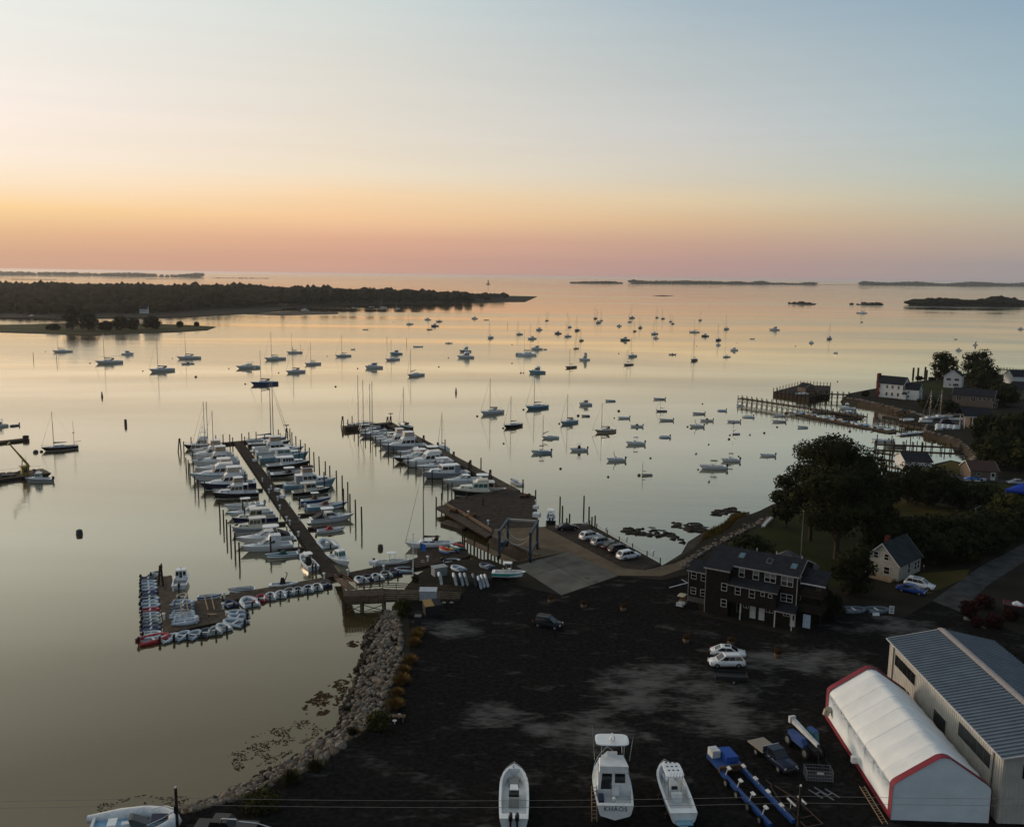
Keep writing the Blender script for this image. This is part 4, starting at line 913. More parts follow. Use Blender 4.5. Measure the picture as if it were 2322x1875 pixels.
# ornamental grasses along the top of the bank
STRAW = mat('straw_grass', (.20,.115,.028), .9, (.10,.06,.018), 1.2, spec=.08)
def grass_clump(label, g, r_, h, seed, m=None):
    t = thing('ornamental_grass', label, 'grass clump', tuple(g), 0, 'ornamental grasses along the shore bank')
    rn = random.Random(seed); mb = MB()
    for k in range(420):
        a = rn.uniform(0,6.283); q = r_*math.sqrt(rn.random()); o = Vector((q*.5*math.cos(a), q*.5*math.sin(a), 0)); hh = h*rn.uniform(.55,1.1)*(1-.25*q/r_)
        tip = Vector((q*1.25*math.cos(a)+rn.gauss(0,.08), q*1.25*math.sin(a)+rn.gauss(0,.08), hh*(1-.3*q/r_))); mid = o.lerp(tip,.55)+Vector((0,0,hh*.16))
        w_ = Vector((-math.sin(a), math.cos(a), 0))*.022
        mb.add([o-w_,o+w_,mid+w_,mid-w_,tip], [(0,1,2,3),(3,2,4)])
    mb.build('blades', m or STRAW, t); MB().ell((0,0,.1),(r_*.5,r_*.5,.25)).build('root_mound', DIRT, t)
for k, (px, py, s_, lb) in enumerate(((950,1437,1.0,'straw coloured grass clump nearest the black shed'), (943,1447,1.1,'golden grass clump second from the black shed'), (938,1462,1.1,'golden grass clump third down the bank'), (930,1503,1.1,'straw grass clump fourth down the bank, after the gap'), (915,1525,1.0,'grass clump fifth down the bank'), (910,1550,1.3,'tall grass clump at the middle of the bank'), (900,1576,.9,'small grass clump above the bench'), (896,1605,1.2,'golden grass clump beside the wooden bench'),
       (715,1745,1.1,'green gold grass clump on the lower bank, right of its pair'), (660,1772,1.2,'green gold grass clump on the lower bank nearest the water'), (800,1665,.8,'small grassy clump by the pale boulder'))):
    grass_clump(lb, G(px,py,LZ), 1.0*s_, 1.4*s_, k, STRAW if k < 8 else LEAF2)
# marsh grass on the beach
mb = MB(); rn = random.Random(5)
marsh = pxs([(1555,1268),(1585,1240),(1600,1212),(1645,1190),(1660,1172),(1690,1168),(1690,1185),(1650,1205),(1615,1232),(1575,1262)], .5)
for (x, y) in scatter(marsh, .16, rn, 5200):
    h = rn.uniform(.4,.9); a = rn.uniform(0,6.28); w_ = (.05*math.cos(a), .05*math.sin(a)); lx, ly = rn.gauss(0,.2), rn.gauss(0,.2)
    mb.add([(x-w_[0],y-w_[1],.9),(x+w_[0],y+w_[1],.9),(x+lx,y+ly,1.0+h)], [(0,1,2)])
tag(mb.build('marsh_grass', mat('marsh_straw', (.13,.085,.02), .95, (.06,.045,.012), .4, spec=.05)), 'golden marsh grass on the beach below the stone wall', kind='stuff')
sheet('beach', pxs([(1500,1283),(1545,1255),(1560,1228),(1597,1205),(1640,1190),(1658,1165),(1700,1160),(1700,1175),(1650,1210),(1600,1240),(1560,1272)], .9), .9, SHORE, label='muddy beach below the stone wall', thick=1.5)

# ------------------------------------------------------------------ stones
def stone_mesh(seed, m):
    V, Fc = blob_template(seed+30, 1); me = bpy.data.meshes.new('stone'); me.from_pydata((V*np.array([1,.8,.62])).tolist(), [], Fc.tolist()); me.materials.append(m); me.update(); return me
SM = [stone_mesh(s, m) for s, m in zip(range(9), [STONE1,STONE2,STONE3,STONE1,STONE2,STONE3,STONE1,STONE2,WEED])]
SV = [blob_template(s+30, 1) for s in range(5)]
def stones(name, label, cat, inner, outer, zi, zo, n_ind, n_stuff, smin, smax, seed, mats3=(STONE1,STONE2,STONE3)):
    """stones heaped between two polylines of photo points (inner = land edge)"""
    rn = random.Random(seed); t = thing(name, label, cat, tuple(G(*inner[0], 0)))
    def along(l, z, f):
        P_ = [G(x,y,z) for x,y in l]; ls = [(b-a).length for a,b in zip(P_,P_[1:])]; d = f*sum(ls)
        for a,b,s_ in zip(P_,P_[1:],ls):
            if d <= s_: return a.lerp(b, d/s_)
            d -= s_
        return P_[-1]
    o0 = Vector(t.location); lst = []
    for k in range(n_ind+n_stuff):
        f = rn.random(); v = rn.random(); p = along(inner, zi, f).lerp(along(outer, zo, f), v); s_ = rn.uniform(smin, smax)*(1.0 if rn.random() > .12 else 1.4)
        lst.append((s_/Pxy(p.x,p.y,p.z)[2], p, s_, v))
    lst.sort(key=lambda q: -q[0])
    mbs = [MB() for _ in mats3]+[MB()]
    for k, (_, p, s_, v) in enumerate(lst):
        wet = v > .86
        if k < n_ind:
            me = SM[8] if wet else SM[rn.randrange(8)]
            o = bpy.data.objects.new('stone', me); col.objects.link(o); o.parent = t; o.location = p-o0+Vector((0,0,s_*.12)); o.scale = (s_*.62, s_*.62, s_*rn.uniform(.5,.75)); o.rotation_euler = (rn.gauss(0,.25), rn.gauss(0,.25), rn.uniform(0,6.28))
        else:
            V, Fc = SV[rn.randrange(5)]; a = rn.uniform(0,6.28); c, s2 = math.cos(a), math.sin(a); q = p-o0
            W = [(x*c*s_*.62-y*.8*s2*s_*.62+q.x, x*s2*s_*.62+y*.8*c*s_*.62+q.y, z*s_*.42+q.z+s_*.1) for x,y,z in V.tolist()]
            mbs[3 if wet else rn.randrange(3)].add(W, Fc.tolist())
    for mb, m in zip(mbs, list(mats3)+[WEED]):
        if mb.v: tag(mb.build('small_stones', m, t), kind='stuff')
    return t
stones('riprap_bank', 'bank of heaped granite boulders along the water edge of the lot', 'stone bank',
       [(430,1842),(531,1815),(630,1777),(687,1752),(735,1733),(805,1670),(868,1630),(872,1588),(912,1500),(912,1443),(905,1388)],
       [(393,1842),(466,1819),(535,1787),(592,1757),(657,1722),(706,1688),(764,1650),(776,1604),(800,1547),(818,1497),(826,1444),(866,1388)], 1.75, .05, 300, 900, .45, .95, 3)
stones('stone_wall', 'rough stone wall between the beach and the lawn', 'stone wall',
       [(1548,1288),(1590,1258),(1640,1230),(1690,1205),(1730,1186),(1745,1176)], [(1530,1280),(1572,1252),(1620,1226),(1670,1200),(1712,1182),(1738,1172)], 1.9, 1.3, 150, 200, .4, .8, 4)
stones('seawall_point', 'tall stone seawall under the long white house', 'stone wall',
       [(1912,902),(1950,907),(1985,914),(2019,922),(2045,930),(2075,934)], [(1911,906),(1950,914),(1985,922),(2019,930),(2045,938),(2077,942)], 1.9, .1, 0, 420, .7, 1.3, 5)
stones('beach_bank', 'brown stony bank of the far boat landing', 'stone bank', [(2060,930),(2100,944),(2140,938),(2190,940)], [(2062,936),(2098,950),(2140,946),(2190,946)], 1.9, 1.2, 0, 220, .6, 1.1, 6)
stones('quay_wall', 'tan stone quay wall at the cove mouth', 'stone wall', [(2104,962),(2098,976),(2130,984),(2152,990)], [(2101,964),(2095,982),(2128,992),(2150,998)], 1.9, .1, 0, 260, .6, 1.0, 7)
stones('cove_rocks', 'pale tumbled rocks around the head of the cove', 'stone bank', [(2155,990),(2178,998),(2192,1012),(2218,1034),(2198,1054)], [(2150,1000),(2172,1006),(2180,1016),(2205,1034),(2190,1050)], 1.8, .2, 0, 240, .5, 1.1, 8)
stones('white_stones', 'row of pale stones edging the red shrubs', 'stone row', [(2190,1402),(2215,1414),(2238,1428)], [(2188,1405),(2213,1417),(2236,1430)], LZ, LZ, 26, 0, .3, .55, 9, (STONE1,STONE1,STONE3))
# weedy ledges in the shallows
def ledge(label, pts, seed, n, smax=1.6):
    rn = random.Random(seed); mb = MB(); poly = pxs(pts, 0); c = sum(poly, Vector())/len(poly)
    for (x, y) in scatter(poly, .3, rn, n):
        mb.ell((x-c.x,y-c.y,-.05),(rn.uniform(.3,smax),rn.uniform(.3,smax)*.7,rn.uniform(.12,.5)),0,6,4,.25,rn)
    tag(mb.build('ledge', WEED, None, tuple(c)), label, kind='structure')
ledge('weed covered ledge of rocks off the wooden parking deck', [(1418,1196),(1445,1200),(1480,1195),(1530,1212),(1560,1225),(1555,1232),(1500,1222),(1450,1214),(1422,1212)], 1, 60, 1.3)
ledge('weed covered ledge in the middle of the shallows', [(1520,1184),(1545,1188),(1575,1186),(1600,1196),(1597,1208),(1568,1206),(1530,1194)], 2, 46, 1.5)
ledge('weed covered ledge nearest the big tree', [(1605,1162),(1640,1155),(1662,1152),(1680,1158),(1650,1166),(1625,1172)], 3, 36, 1.5)
ledge('round dark boulder at the end of the ledges', [(1415,1198),(1432,1196),(1434,1204),(1420,1206)], 4, 3, 1.6)
ledge('weedy rocks beside the cove docks', [(2158,1019),(2185,1024),(2200,1040),(2180,1036)], 6, 26, 1.3)
ledge('weedy rocks under the small brown bank of the cove', [(2176,1036),(2205,1040),(2200,1050),(2185,1046)], 7, 22, 1.2)
# floating seaweed along the lot shore
SEAW = mat('floating_weed', (.060,.031,.014), .9, (.032,.017,.008), 2, spec=.04)
def weed(label, pts, seed, n, smax=.45):
    rn = random.Random(seed); mb = MB()
    for (x, y) in scatter(pxs(pts, 0), .1, rn, n):
        if mnoise.noise(Vector((x*.55, y*.55, seed)))+.5*mnoise.noise(Vector((x*1.9, y*1.9, seed))) < .02: continue
        r_ = rn.uniform(.08, smax); k = rn.randrange(5,8); a0 = rn.uniform(0,6)
        mb.add([(x+r_*rn.uniform(.5,1.2)*math.cos(a0+6.283*i/k), y+r_*.7*rn.uniform(.5,1.2)*math.sin(a0+6.283*i/k), .012+rn.random()*.02) for i in range(k)], [tuple(range(k))])
    tag(mb.build('seaweed', SEAW), label, kind='stuff')
weed('brown seaweed drifting off the middle of the boulder bank', [(680,1600),(735,1560),(790,1525),(800,1535),(775,1590),(740,1620),(700,1625)], 1, 2600, .17)
weed('thin brown seaweed along the lower boulder bank', [(510,1720),(570,1670),(690,1625),(740,1650),(690,1690),(620,1730),(540,1750)], 2, 1500, .14)
weed('round patch of brown weed beside the pier platform', [(786,1456),(800,1452),(816,1455),(818,1463),(800,1468),(788,1464)], 3, 420, .2)
weed('scattered weed at the bottom left shore', [(190,1830),(330,1800),(450,1800),(400,1835),(260,1850)], 4, 400, .14)
# ------------------------------------------------------------------ boat builders (x forward, z = 0 at the waterline)
def hull(root, L, B, fb, fs, top, deck, cock=None, gun=.14, rake=.10, sw=.86, boot=None, draft=.45, floor=None, full=2.4, stripe=None):
    boot = boot or WHITE; floor = floor or DECK
    def b(t): return max(.02, B/2*((sw+(1-sw)*math.sin(t/.4*math.pi/2)) if t < .4 else (1-((t-.4)/.6)**full)))
    def s(t): return fs+(fb-fs)*t**1.7
    ts = [i/11 for i in range(11)]+[.955, .985, 1.0]
    mb = MB(); rings = []
    def X(t, z): return -L/2+L*t-rake*L*t**4*max(0, 1-z/s(t))
    for t in ts:
        k = 1-.45*t**3; bb = b(t); S = s(t)
        right = [(X(t,S),bb,S),(X(t,S*.82),bb*.985,S*.82),(X(t,.16),bb*.88*k,.16),(X(t,-.03),bb*.80*k,-.03)]
        rings.append(right+[(X(t,-draft),0,-draft*(1-.6*t**3))]+[(x,-y,z) for x,y,z in right[::-1]])
    n = 9
    for i in range(len(rings)-1):
        o = len(mb.v); mb.v += rings[i]+rings[i+1]
        for k, m in enumerate((3 if stripe else 0, 0, 1, 2, 2, 1, 0, 3 if stripe else 0)):
            mb.f.append((o+k, o+n+k, o+n+k+1, o+k+1)); mb.m.append(m); mb.sm.append(True)
    mb.add(rings[0], [tuple(range(n))], 0)
    h = mb.build('hull', [top, boot, BOTTOM]+([stripe] if stripe else []), root)
    st = [(t, None) for t in ts]
    if cock:
        c0, c1, zf = cock
        st = [(t, None) for t in ts if t <= c0-.005]+[(c0, None),(c0, zf)]+[(t, zf) for t in ts if c0+.01 < t < c1-.01]+[(c1, zf),(c1, None)]+[(t, None) for t in ts if t >= c1+.005]
        if st[0][0] > 0: st = [(0, None)]+st
    mb = MB(); pr = []
    for t, zf in st:
        bb = b(t); S = s(t)+.02; g = min(gun, bb*.6); zd = S+.01 if zf is None else min(zf, S-.1); x = -L/2+L*t
        pr.append([(x,bb+.02,S),(x,bb-g,S+.012),(x,bb-g,zd),(x,-bb+g,zd),(x,-bb+g,S+.012),(x,-bb-.02,S)])
    for i in range(len(pr)-1):
        o = len(mb.v); mb.v += pr[i]+pr[i+1]
        incock = st[i][1] is not None or st[i+1][1] is not None
        for k in range(5):
            mb.f.append((o+k+1, o+6+k+1, o+6+k, o+k)); mb.m.append(1 if (k == 2 and incock) else 0); mb.sm.append(False)
    mb.build('deck', [deck, floor], root)
    return b, s
def cabin(root, name, x0, x1, w0, w1, z0, z1, fr, br, ti, m, sides=(), front=(), back=(), hi=True, glass=None, roofm=None):
    """deckhouse tapering forward; window lists hold (u0,u1,v0,v1) on the side / front / back faces"""
    glass = glass or GLASS
    b = [(x0,-w0,z0),(x1,-w1,z0),(x1,w1,z0),(x0,w0,z0)]
    t = [(x0+br,-w0+ti,z1),(x1-fr,-w1+ti,z1),(x1-fr,w1-ti,z1),(x0+br,w0-ti,z1)]
    mb = MB(); mb.hexa(b, t)
    if roofm:
        tt = [(t[0][0]-.08,t[0][1]-.06,z1+.002),(t[1][0]+.1,t[1][1]-.06,z1+.002),(t[2][0]+.1,t[2][1]+.06,z1+.002),(t[3][0]-.08,t[3][1]+.06,z1+.002)]
        mb.hexa(tt, [(p[0],p[1]*.94,p[2]+.07) for p in tt], 1)
    o = mb.build(name, [m, roofm or m], root)
    g = MB(); R_ = [b[0],b[1],t[1],t[0]]; Lq = [b[2],b[3],t[3],t[2]]; Fq = [b[1],b[2],t[2],t[1]]; Bq = [b[3],b[0],t[0],t[3]]
    def put(q, w_):
        if hi: MB().quadbox(q, *w_, .02).build('window', glass, o)
        else: g.quadbox(q, *w_, .02)
    for w_ in sides: put(R_, w_); put(Lq, (1-w_[1],1-w_[0],w_[2],w_[3]))
    for w_ in front: put(Fq, w_)
    for w_ in back: put(Bq, w_)
    if g.v: g.build('window', glass, o)
    return o
def rail(root, b, s, L, t0, t1, h, m=None):
    mb = MB(); n = 7
    for sg in (1,-1):
        pts = [(-L/2+L*t, sg*(b(t)-.08), s(t)+h) for t in [t0+(t1-t0)*k/n for k in range(n+1)]]
        mb.path(pts, .022, 4)
        for p in pts[::2]: mb.tube((p[0],p[1],p[2]-h), p, .018, n=4)
    mb.build('bow_rail', m or STEEL, root)
def outboard(root, x, y, z, m, s_=1.0, tilt=0.0):
    mb = MB(); c, sn = math.cos(tilt), math.sin(tilt)
    def tr(p): return (x+(p[0]*c+p[2]*sn)*s_, y+p[1]*s_, z+(-p[0]*sn+p[2]*c)*s_)
    rings = []
    for zz, rx, ry, ox in ((.05,.20,.14,-.22),(.30,.30,.19,-.25),(.62,.29,.19,-.25),(.80,.20,.14,-.22),(.84,.08,.06,-.20)):
        rings.append([tr((ox+rx*math.cos(a),ry*math.sin(a),zz)) for a in [6.283*k/8 for k in range(8)]])
    mb.loft(rings)
    mb.hexa([tr(p) for p in ((-.36,-.07,-.75),(-.14,-.07,-.75),(-.14,.07,-.75),(-.36,.07,-.75))], [tr(p) for p in ((-.36,-.09,.06),(-.10,-.09,.06),(-.10,.09,.06),(-.36,.09,.06))])
    mb.tube(tr((-.5,0,-.62)), tr((-.12,0,-.62)), .07*s_, .07*s_, 6)
    mb.build('outboard_motor', m, root)
def slab_top(root, name, x0, x1, w_, z, m, th=.09, round_=True, parent=None):
    pts = []
    for k in range(16):
        a = 6.283*k/16; cx, cy = math.cos(a), math.sin(a)
        ex = abs(cx)**.45*(1 if cx > 0 else -1); ey = abs(cy)**.45*(1 if cy > 0 else -1)
        pts.append(((x0+x1)/2+(x1-x0)/2*ex, w_*ey))
    mb = MB(); mb.loft([[(p[0],p[1],z) for p in pts],[(p[0],p[1],z+th*.7) for p in pts],[((x0+x1)/2+(p[0]-(x0+x1)/2)*.9,p[1]*.9,z+th) for p in pts]], 0, True, False)
    return mb.build(name, m, root)
def posts(root, pts, r=.03, m=None, name='post'):
    mb = MB()
    for a, b_ in pts: mb.tube(a, b_, r, n=5)
    return mb.build(name, m or STEEL, root)

def sailboat(root, L, H, top=WHITE, cover=NAVYC, hi=True, mizzen=0, dodger=None, spar=None, boomup=0.0, jib=True, mastx=.09, deckm=DECK, boot=None, nocabin=False, bowsprit=0, sloopcab=CREAM):
    spar = spar or ALU; B = L*.31; fb, fs = L*.115+.1, L*.085+.1
    b, s = hull(root, L, B, fb, fs, top, deckm, (.07,.36,fs-.38) if L > 4 else (.05,.8,.15), .2*B/2.5, .12, .62, boot=boot, floor=TEAK if top in (WOODH,MAROON) else DECK)
    z0 = s(.5)+.02
    if not nocabin: cabin(root, 'cabin', -.13*L, .23*L, B*.31, B*.17, z0-.05, z0+.052*L, .06*L, .0, .08, sloopcab if top is WOODH else WHITE, sides=((.08,.42,.35,.75),(.5,.82,.35,.75)), hi=hi)
    mx = mastx*L; zm = s(.6)
    mb = MB(); mb.tube((mx,0,zm-.1),(mx,0,H),.0062*H+.03,.0042*H+.02,7)
    for f in (.52,.78) if H > 11 else (.6,): mb.tube((mx,-.05*H,H*f),(mx,.05*H,H*f),.03,n=4)
    mb.build('mast', spar, root)
    zb = z0+.052*L+.55; bl = .36*L
    bo = MB(); bo.tube((mx-.1,0,zb),(mx-bl,0,zb+boomup),.05,.05,6)
    bm = bo.build('boom', spar, root)
    if cover:
        rings = []
        for t, rz, ry in ((0,.42,.14),(.1,.34,.17),(.5,.22,.16),(.95,.10,.10)):
            x = mx-.05-(bl-.1)*t; z = zb+boomup*t; rr = L/11
            rings.append([(x,ry*rr*math.cos(a),z+.06+rz*rr*.5+rz*rr*.6*math.sin(a)) for a in [6.283*k/7 for k in range(7)]])
        MB().loft(rings).build('sail_cover', cover, bm)
    rg = MB(); bow = (L/2-.1+bowsprit,0,s(1.0))
    if bowsprit: MB().tube((L*.40,0,s(.95)+.05),(L/2+bowsprit,0,s(1)+.15),.07,.05,6).build('bowsprit', spar, root)
    rg.tube((-L/2+.1,0,s(0)),(mx,0,H-.05),.014,n=4)
    for sg in (1,-1): rg.tube((mx-.1,sg*b(.58)*.95,s(.58)),(mx,0,H*.9),.014,n=4)
    rg.build('rigging', STEEL, root)
    fs_ = MB(); fs_.tube(bow,(mx,0,H*.97),.014+(.05 if jib else 0),.03,5); fs_.build('furled_jib' if jib else 'forestay', ALU if jib else STEEL, root)
    if dodger:
        x0 = -.17*L; cabin(root, 'dodger', x0, x0+.12*L, B*.30, B*.26, z0+.045*L, z0+.045*L+.75, .09*L, -.02*L, .1, dodger, front=((.08,.46,.2,.85),(.54,.92,.2,.85)), hi=hi, glass=CLEARV)
    if mizzen:
        x = -.40*L; m2 = MB().tube((x,0,s(.1)),(x,0,mizzen),.07,.05,6).tube((x,0,s(.1)+1.1),(x-.2*L,0,s(.1)+1.2),.06,n=5).tube((x-.35,-.3,mizzen*.58),(x+.35,.3,mizzen*.58),.12,n=6); m2.build('mizzen_mast', spar, root)
    if L > 8 and hi: rail(root, b, s, L, .72, 1.0, .55); rail(root, b, s, L, 0.0, .12, .55)
    return b, s

def flybridge(root, L, top=WHITE, enc=None, hi=True, tower=False, stripe=None, canopy=WHITE, glass=GLASS, boot=None, cov=False, antenna=True, house=WHITE, bw=.33, tx=(-.22,.02)):
    B = L*bw; fb, fs = L*.125+.35, L*.075+.35
    b, s = hull(root, L, B, fb, fs, top, DECK, (.05,.28,fs-.65), .16, .12, .9, boot=boot, stripe=stripe)
    z0 = s(.5)-.05; zc = z0+1.75+.02*L
    cabin(root, 'trunk_cabin', .08*L, .36*L, B*.36, B*.14, s(.7)-.05, s(.7)+.045*L, .12*L, 0, .1, house, sides=((.15,.4,.4,.8),(.5,.7,.4,.8)), hi=False)
    if glass is GLASS and hi and L > 15: sd = ((.06,.50,.34,.82),(.54,.94,.34,.78))
    else: sd = ((.06,.32,.36,.82),(.36,.62,.36,.82),(.66,.92,.36,.78))
    sal = cabin(root, 'saloon', -.22*L, .14*L, B*.40, B*.35, z0, zc, .10*L, 0, .14, house, sides=sd, front=((.06,.34,.3,.9),(.37,.63,.3,.9),(.66,.94,.3,.9)), back=((.1,.45,.05,.9),(.55,.9,.4,.9)), hi=hi, glass=glass, roofm=house)
    cabin(root, 'flybridge', -.25*L, .05*L, B*.36, B*.28, zc+.075, zc+.75, .07*L, -.05, -.04, house, hi=False)
    zt = zc+.75+1.25
    slab_top(root, 'hardtop' if enc else 'canopy', tx[0]*L, tx[1]*L, B*.34, zt, canopy)
    posts(root, [(((tx[0]+.02)*L,sg*B*.3,zc+.7),((tx[0]+.02)*L,sg*B*.3,zt)) for sg in (1,-1)]+[((min(tx[1]-.04,.02)*L,sg*B*.27,zc+.7),((tx[1]-.05)*L,sg*B*.27,zt)) for sg in (1,-1)])
    if enc: cabin(root, 'enclosure', -.21*L, .01*L, B*.335, B*.27, zc+.752, zt-.005, .02*L, 0, .03, enc, hi=False)
    if tower:
        z2 = zt+1.7; posts(root, [((-.2*L+.05*L*k,sg*B*.28,zt+.05),(-.15*L+.02*L*k,sg*B*.14,z2)) for k in (0,2.5) for sg in (1,-1)], .03, STEEL, 'tower_leg'); slab_top(root, 'tower_platform', -.17*L, -.06*L, B*.17, z2, WHITE, .06)
    if antenna:
        a = MB()
        for sg in (1,-1): a.tube((-.05*L,sg*B*.3,zt),(-.13*L,sg*B*.36,zt+.26*L),.022,.012,4)
        a.build('antenna', WHITE, root)
    if hi: rail(root, b, s, L, .5, 1.0, .6)
    if cov: MB().ell((.30*L,0,s(.8)+.35),(1.1,.7,.35),0,10,6).build('deck_tender', GREYC, root)
    return b, s
def express(root, L, top=WHITE, roof='hard', canvas=None, hi=True, glass=GLASS, stripe=None, boot=None, aft=None, orange=None):
    B = L*.31; fb, fs = L*.10+.35, L*.075+.30
    b, s = hull(root, L, B, fb, fs, top, WHITE, (.05,.42,fs-.5), .2, .16, .88, boot=boot, stripe=stripe, full=2.1)
    z0 = s(.6)
    fd = cabin(root, 'foredeck', -.06*L, .40*L, B*.40, B*.10, z0-.08, z0+.05*L, .26*L, 0, .18, WHITE, hi=False)
    for x in (.10,.20): MB().box(x*L-.22,x*L+.22,-.22,.22,z0+.045*L,z0+.05*L+.035).build('hatch', GLASS, fd)
    cabin(root, 'windscreen', -.16*L, .10*L, B*.41, B*.30, z0+.03*L, z0+.03*L+.75, .11*L, 0, .12, WHITE, sides=((.03,.48,.1,.92),(.52,.95,.1,.88)), front=((.04,.49,.1,.92),(.51,.96,.1,.92)), hi=hi, glass=glass)
    zt = z0+.03*L+1.55
    if roof == 'hard':
        slab_top(root, 'hardtop', -.26*L, .03*L, B*.37, zt, WHITE, .13)
        posts(root, [((-.24*L,sg*B*.38,z0-.1),(-.20*L,sg*B*.34,zt)) for sg in (1,-1)]+[((.02*L,sg*B*.29,z0+.7),(-.03*L,sg*B*.30,zt)) for sg in (1,-1)], .06, WHITE)
    elif roof == 'arch':
        mb = MB(); 
        for a, c in (((-.20*L,B*.42,z0-.1),(-.14*L,B*.33,zt)),((-.14*L,B*.33,zt),(-.14*L,-B*.33,zt)),((-.14*L,-B*.33,zt),(-.20*L,-B*.42,z0-.1))): mb.tube(a, c, .12, n=6)
        mb.build('radar_arch', WHITE, root)
    if canvas: cabin(root, 'canvas_enclosure', -.27*L, .0*L, B*.38, B*.33, z0+.03*L+.72 if roof != 'soft' else z0-.05, zt-.006 if roof == 'hard' else zt, .07*L, -.02, .10, canvas, hi=False)
    if aft: cabin(root, 'aft_cover', -.46*L, -.20*L, B*.40, B*.40, fs-.02, fs+1.0, .02*L, .20*L, .1, aft, hi=False)
    if orange: cabin(root, 'boat_cover', -.40*L, .16*L, B*.40, B*.34, fs, z0+.75, .2*L, .1*L, .2, orange, hi=False)
    MB().box(-.56*L,-.5*L+.01,-B*.34,B*.34,.18,.28).build('swim_platform', WHITE, root)
    if hi: rail(root, b, s, L, .55, 1.0, .45)
    return b, s
def downeast(root, L, top=WHITE, fly=None, hi=True, house=WHITE, glass=GLASS, panes=3, boot=None, canvas=None, tender=None, mast=0, trunkm=None, roofm=None, stripe=None):
    B = L*.32; fb, fs = L*.12+.45, L*.065+.45
    b, s = hull(root, L, B, fb, fs, top, CREAM if house is CREAM else DECK, (.05,.32,fs-.6), .15, .08, .84, boot=boot, stripe=stripe, floor=TEAK if house is CREAM else DECK)
    z0 = s(.55)-.05; zc = z0+min(1.9, .16*L+.45)
    cabin(root, 'trunk_cabin', .12*L, .37*L, B*.34, B*.17, s(.75)-.05, s(.75)+.06*L, .05*L, 0, .1, trunkm or house, sides=((.12,.3,.35,.75),(.42,.6,.35,.75),(.7,.86,.35,.75)), hi=False)
    n = panes; sd = tuple((.05+.9*k/n+.02, .05+.9*(k+1)/n-.02, .42, .86) for k in range(n))
    cabin(root, 'pilothouse', -.16*L, .15*L, B*.40, B*.36, z0, zc, .05*L, 0, .08, house, sides=sd, front=((.05,.34,.45,.9),(.37,.63,.45,.9),(.66,.95,.45,.9)), back=((.35,.65,.05,.9),), hi=hi, glass=glass, roofm=roofm or house)
    slab_top(root, 'aft_roof', -.28*L, -.15*L, B*.36, zc-.02, roofm or house, .08)
    posts(root, [((-.27*L,sg*B*.34,fs),(-.27*L,sg*B*.33,zc)) for sg in (1,-1)], .035, WHITE)
    if fly is not None:
        cabin(root, 'flybridge', -.16*L, .06*L, B*.33, B*.28, zc+.075, zc+.65, .04*L, 0, -.03, house, hi=False)
        zt = zc+1.75
        if fly: cabin(root, 'enclosure', -.15*L, .05*L, B*.31, B*.26, zc+.652, zt-.005, .02*L, 0, .02, fly, hi=False)
        slab_top(root, 'fly_top', -.17*L, .05*L, B*.33, zt, WHITE, .10)
        posts(root, [((x*L,sg*B*.29,zc+.6),(x*L,sg*B*.29,zt)) for x in (-.15,.03) for sg in (1,-1)], .03)
    if canvas: cabin(root, 'aft_canvas', -.28*L, -.16*L, B*.36, B*.38, fs-.05, zc-.03, 0, .02, .04, canvas, hi=False)
    if tender: MB().tube((-.14*L,-.5,zc+(1.95 if fly is not None else .35)),(.06*L,-.5,zc+(1.95 if fly is not None else .35)),.24,.24,8).tube((-.14*L,.5,zc+(1.95 if fly is not None else .35)),(.06*L,.5,zc+(1.95 if fly is not None else .35)),.24,.24,8).build('roof_tender', tender, root)
    if mast: MB().tube((-.05*L,0,zc),(-.05*L,0,zc+mast),.06,.03,6).tube((-.05*L-.4,0,zc+mast*.7),(-.05*L+.4,0,zc+mast*.7),.03,n=4).build('signal_mast', WHITE, root)
    if hi: rail(root, b, s, L, .5, 1.0, .6)
    return b, s
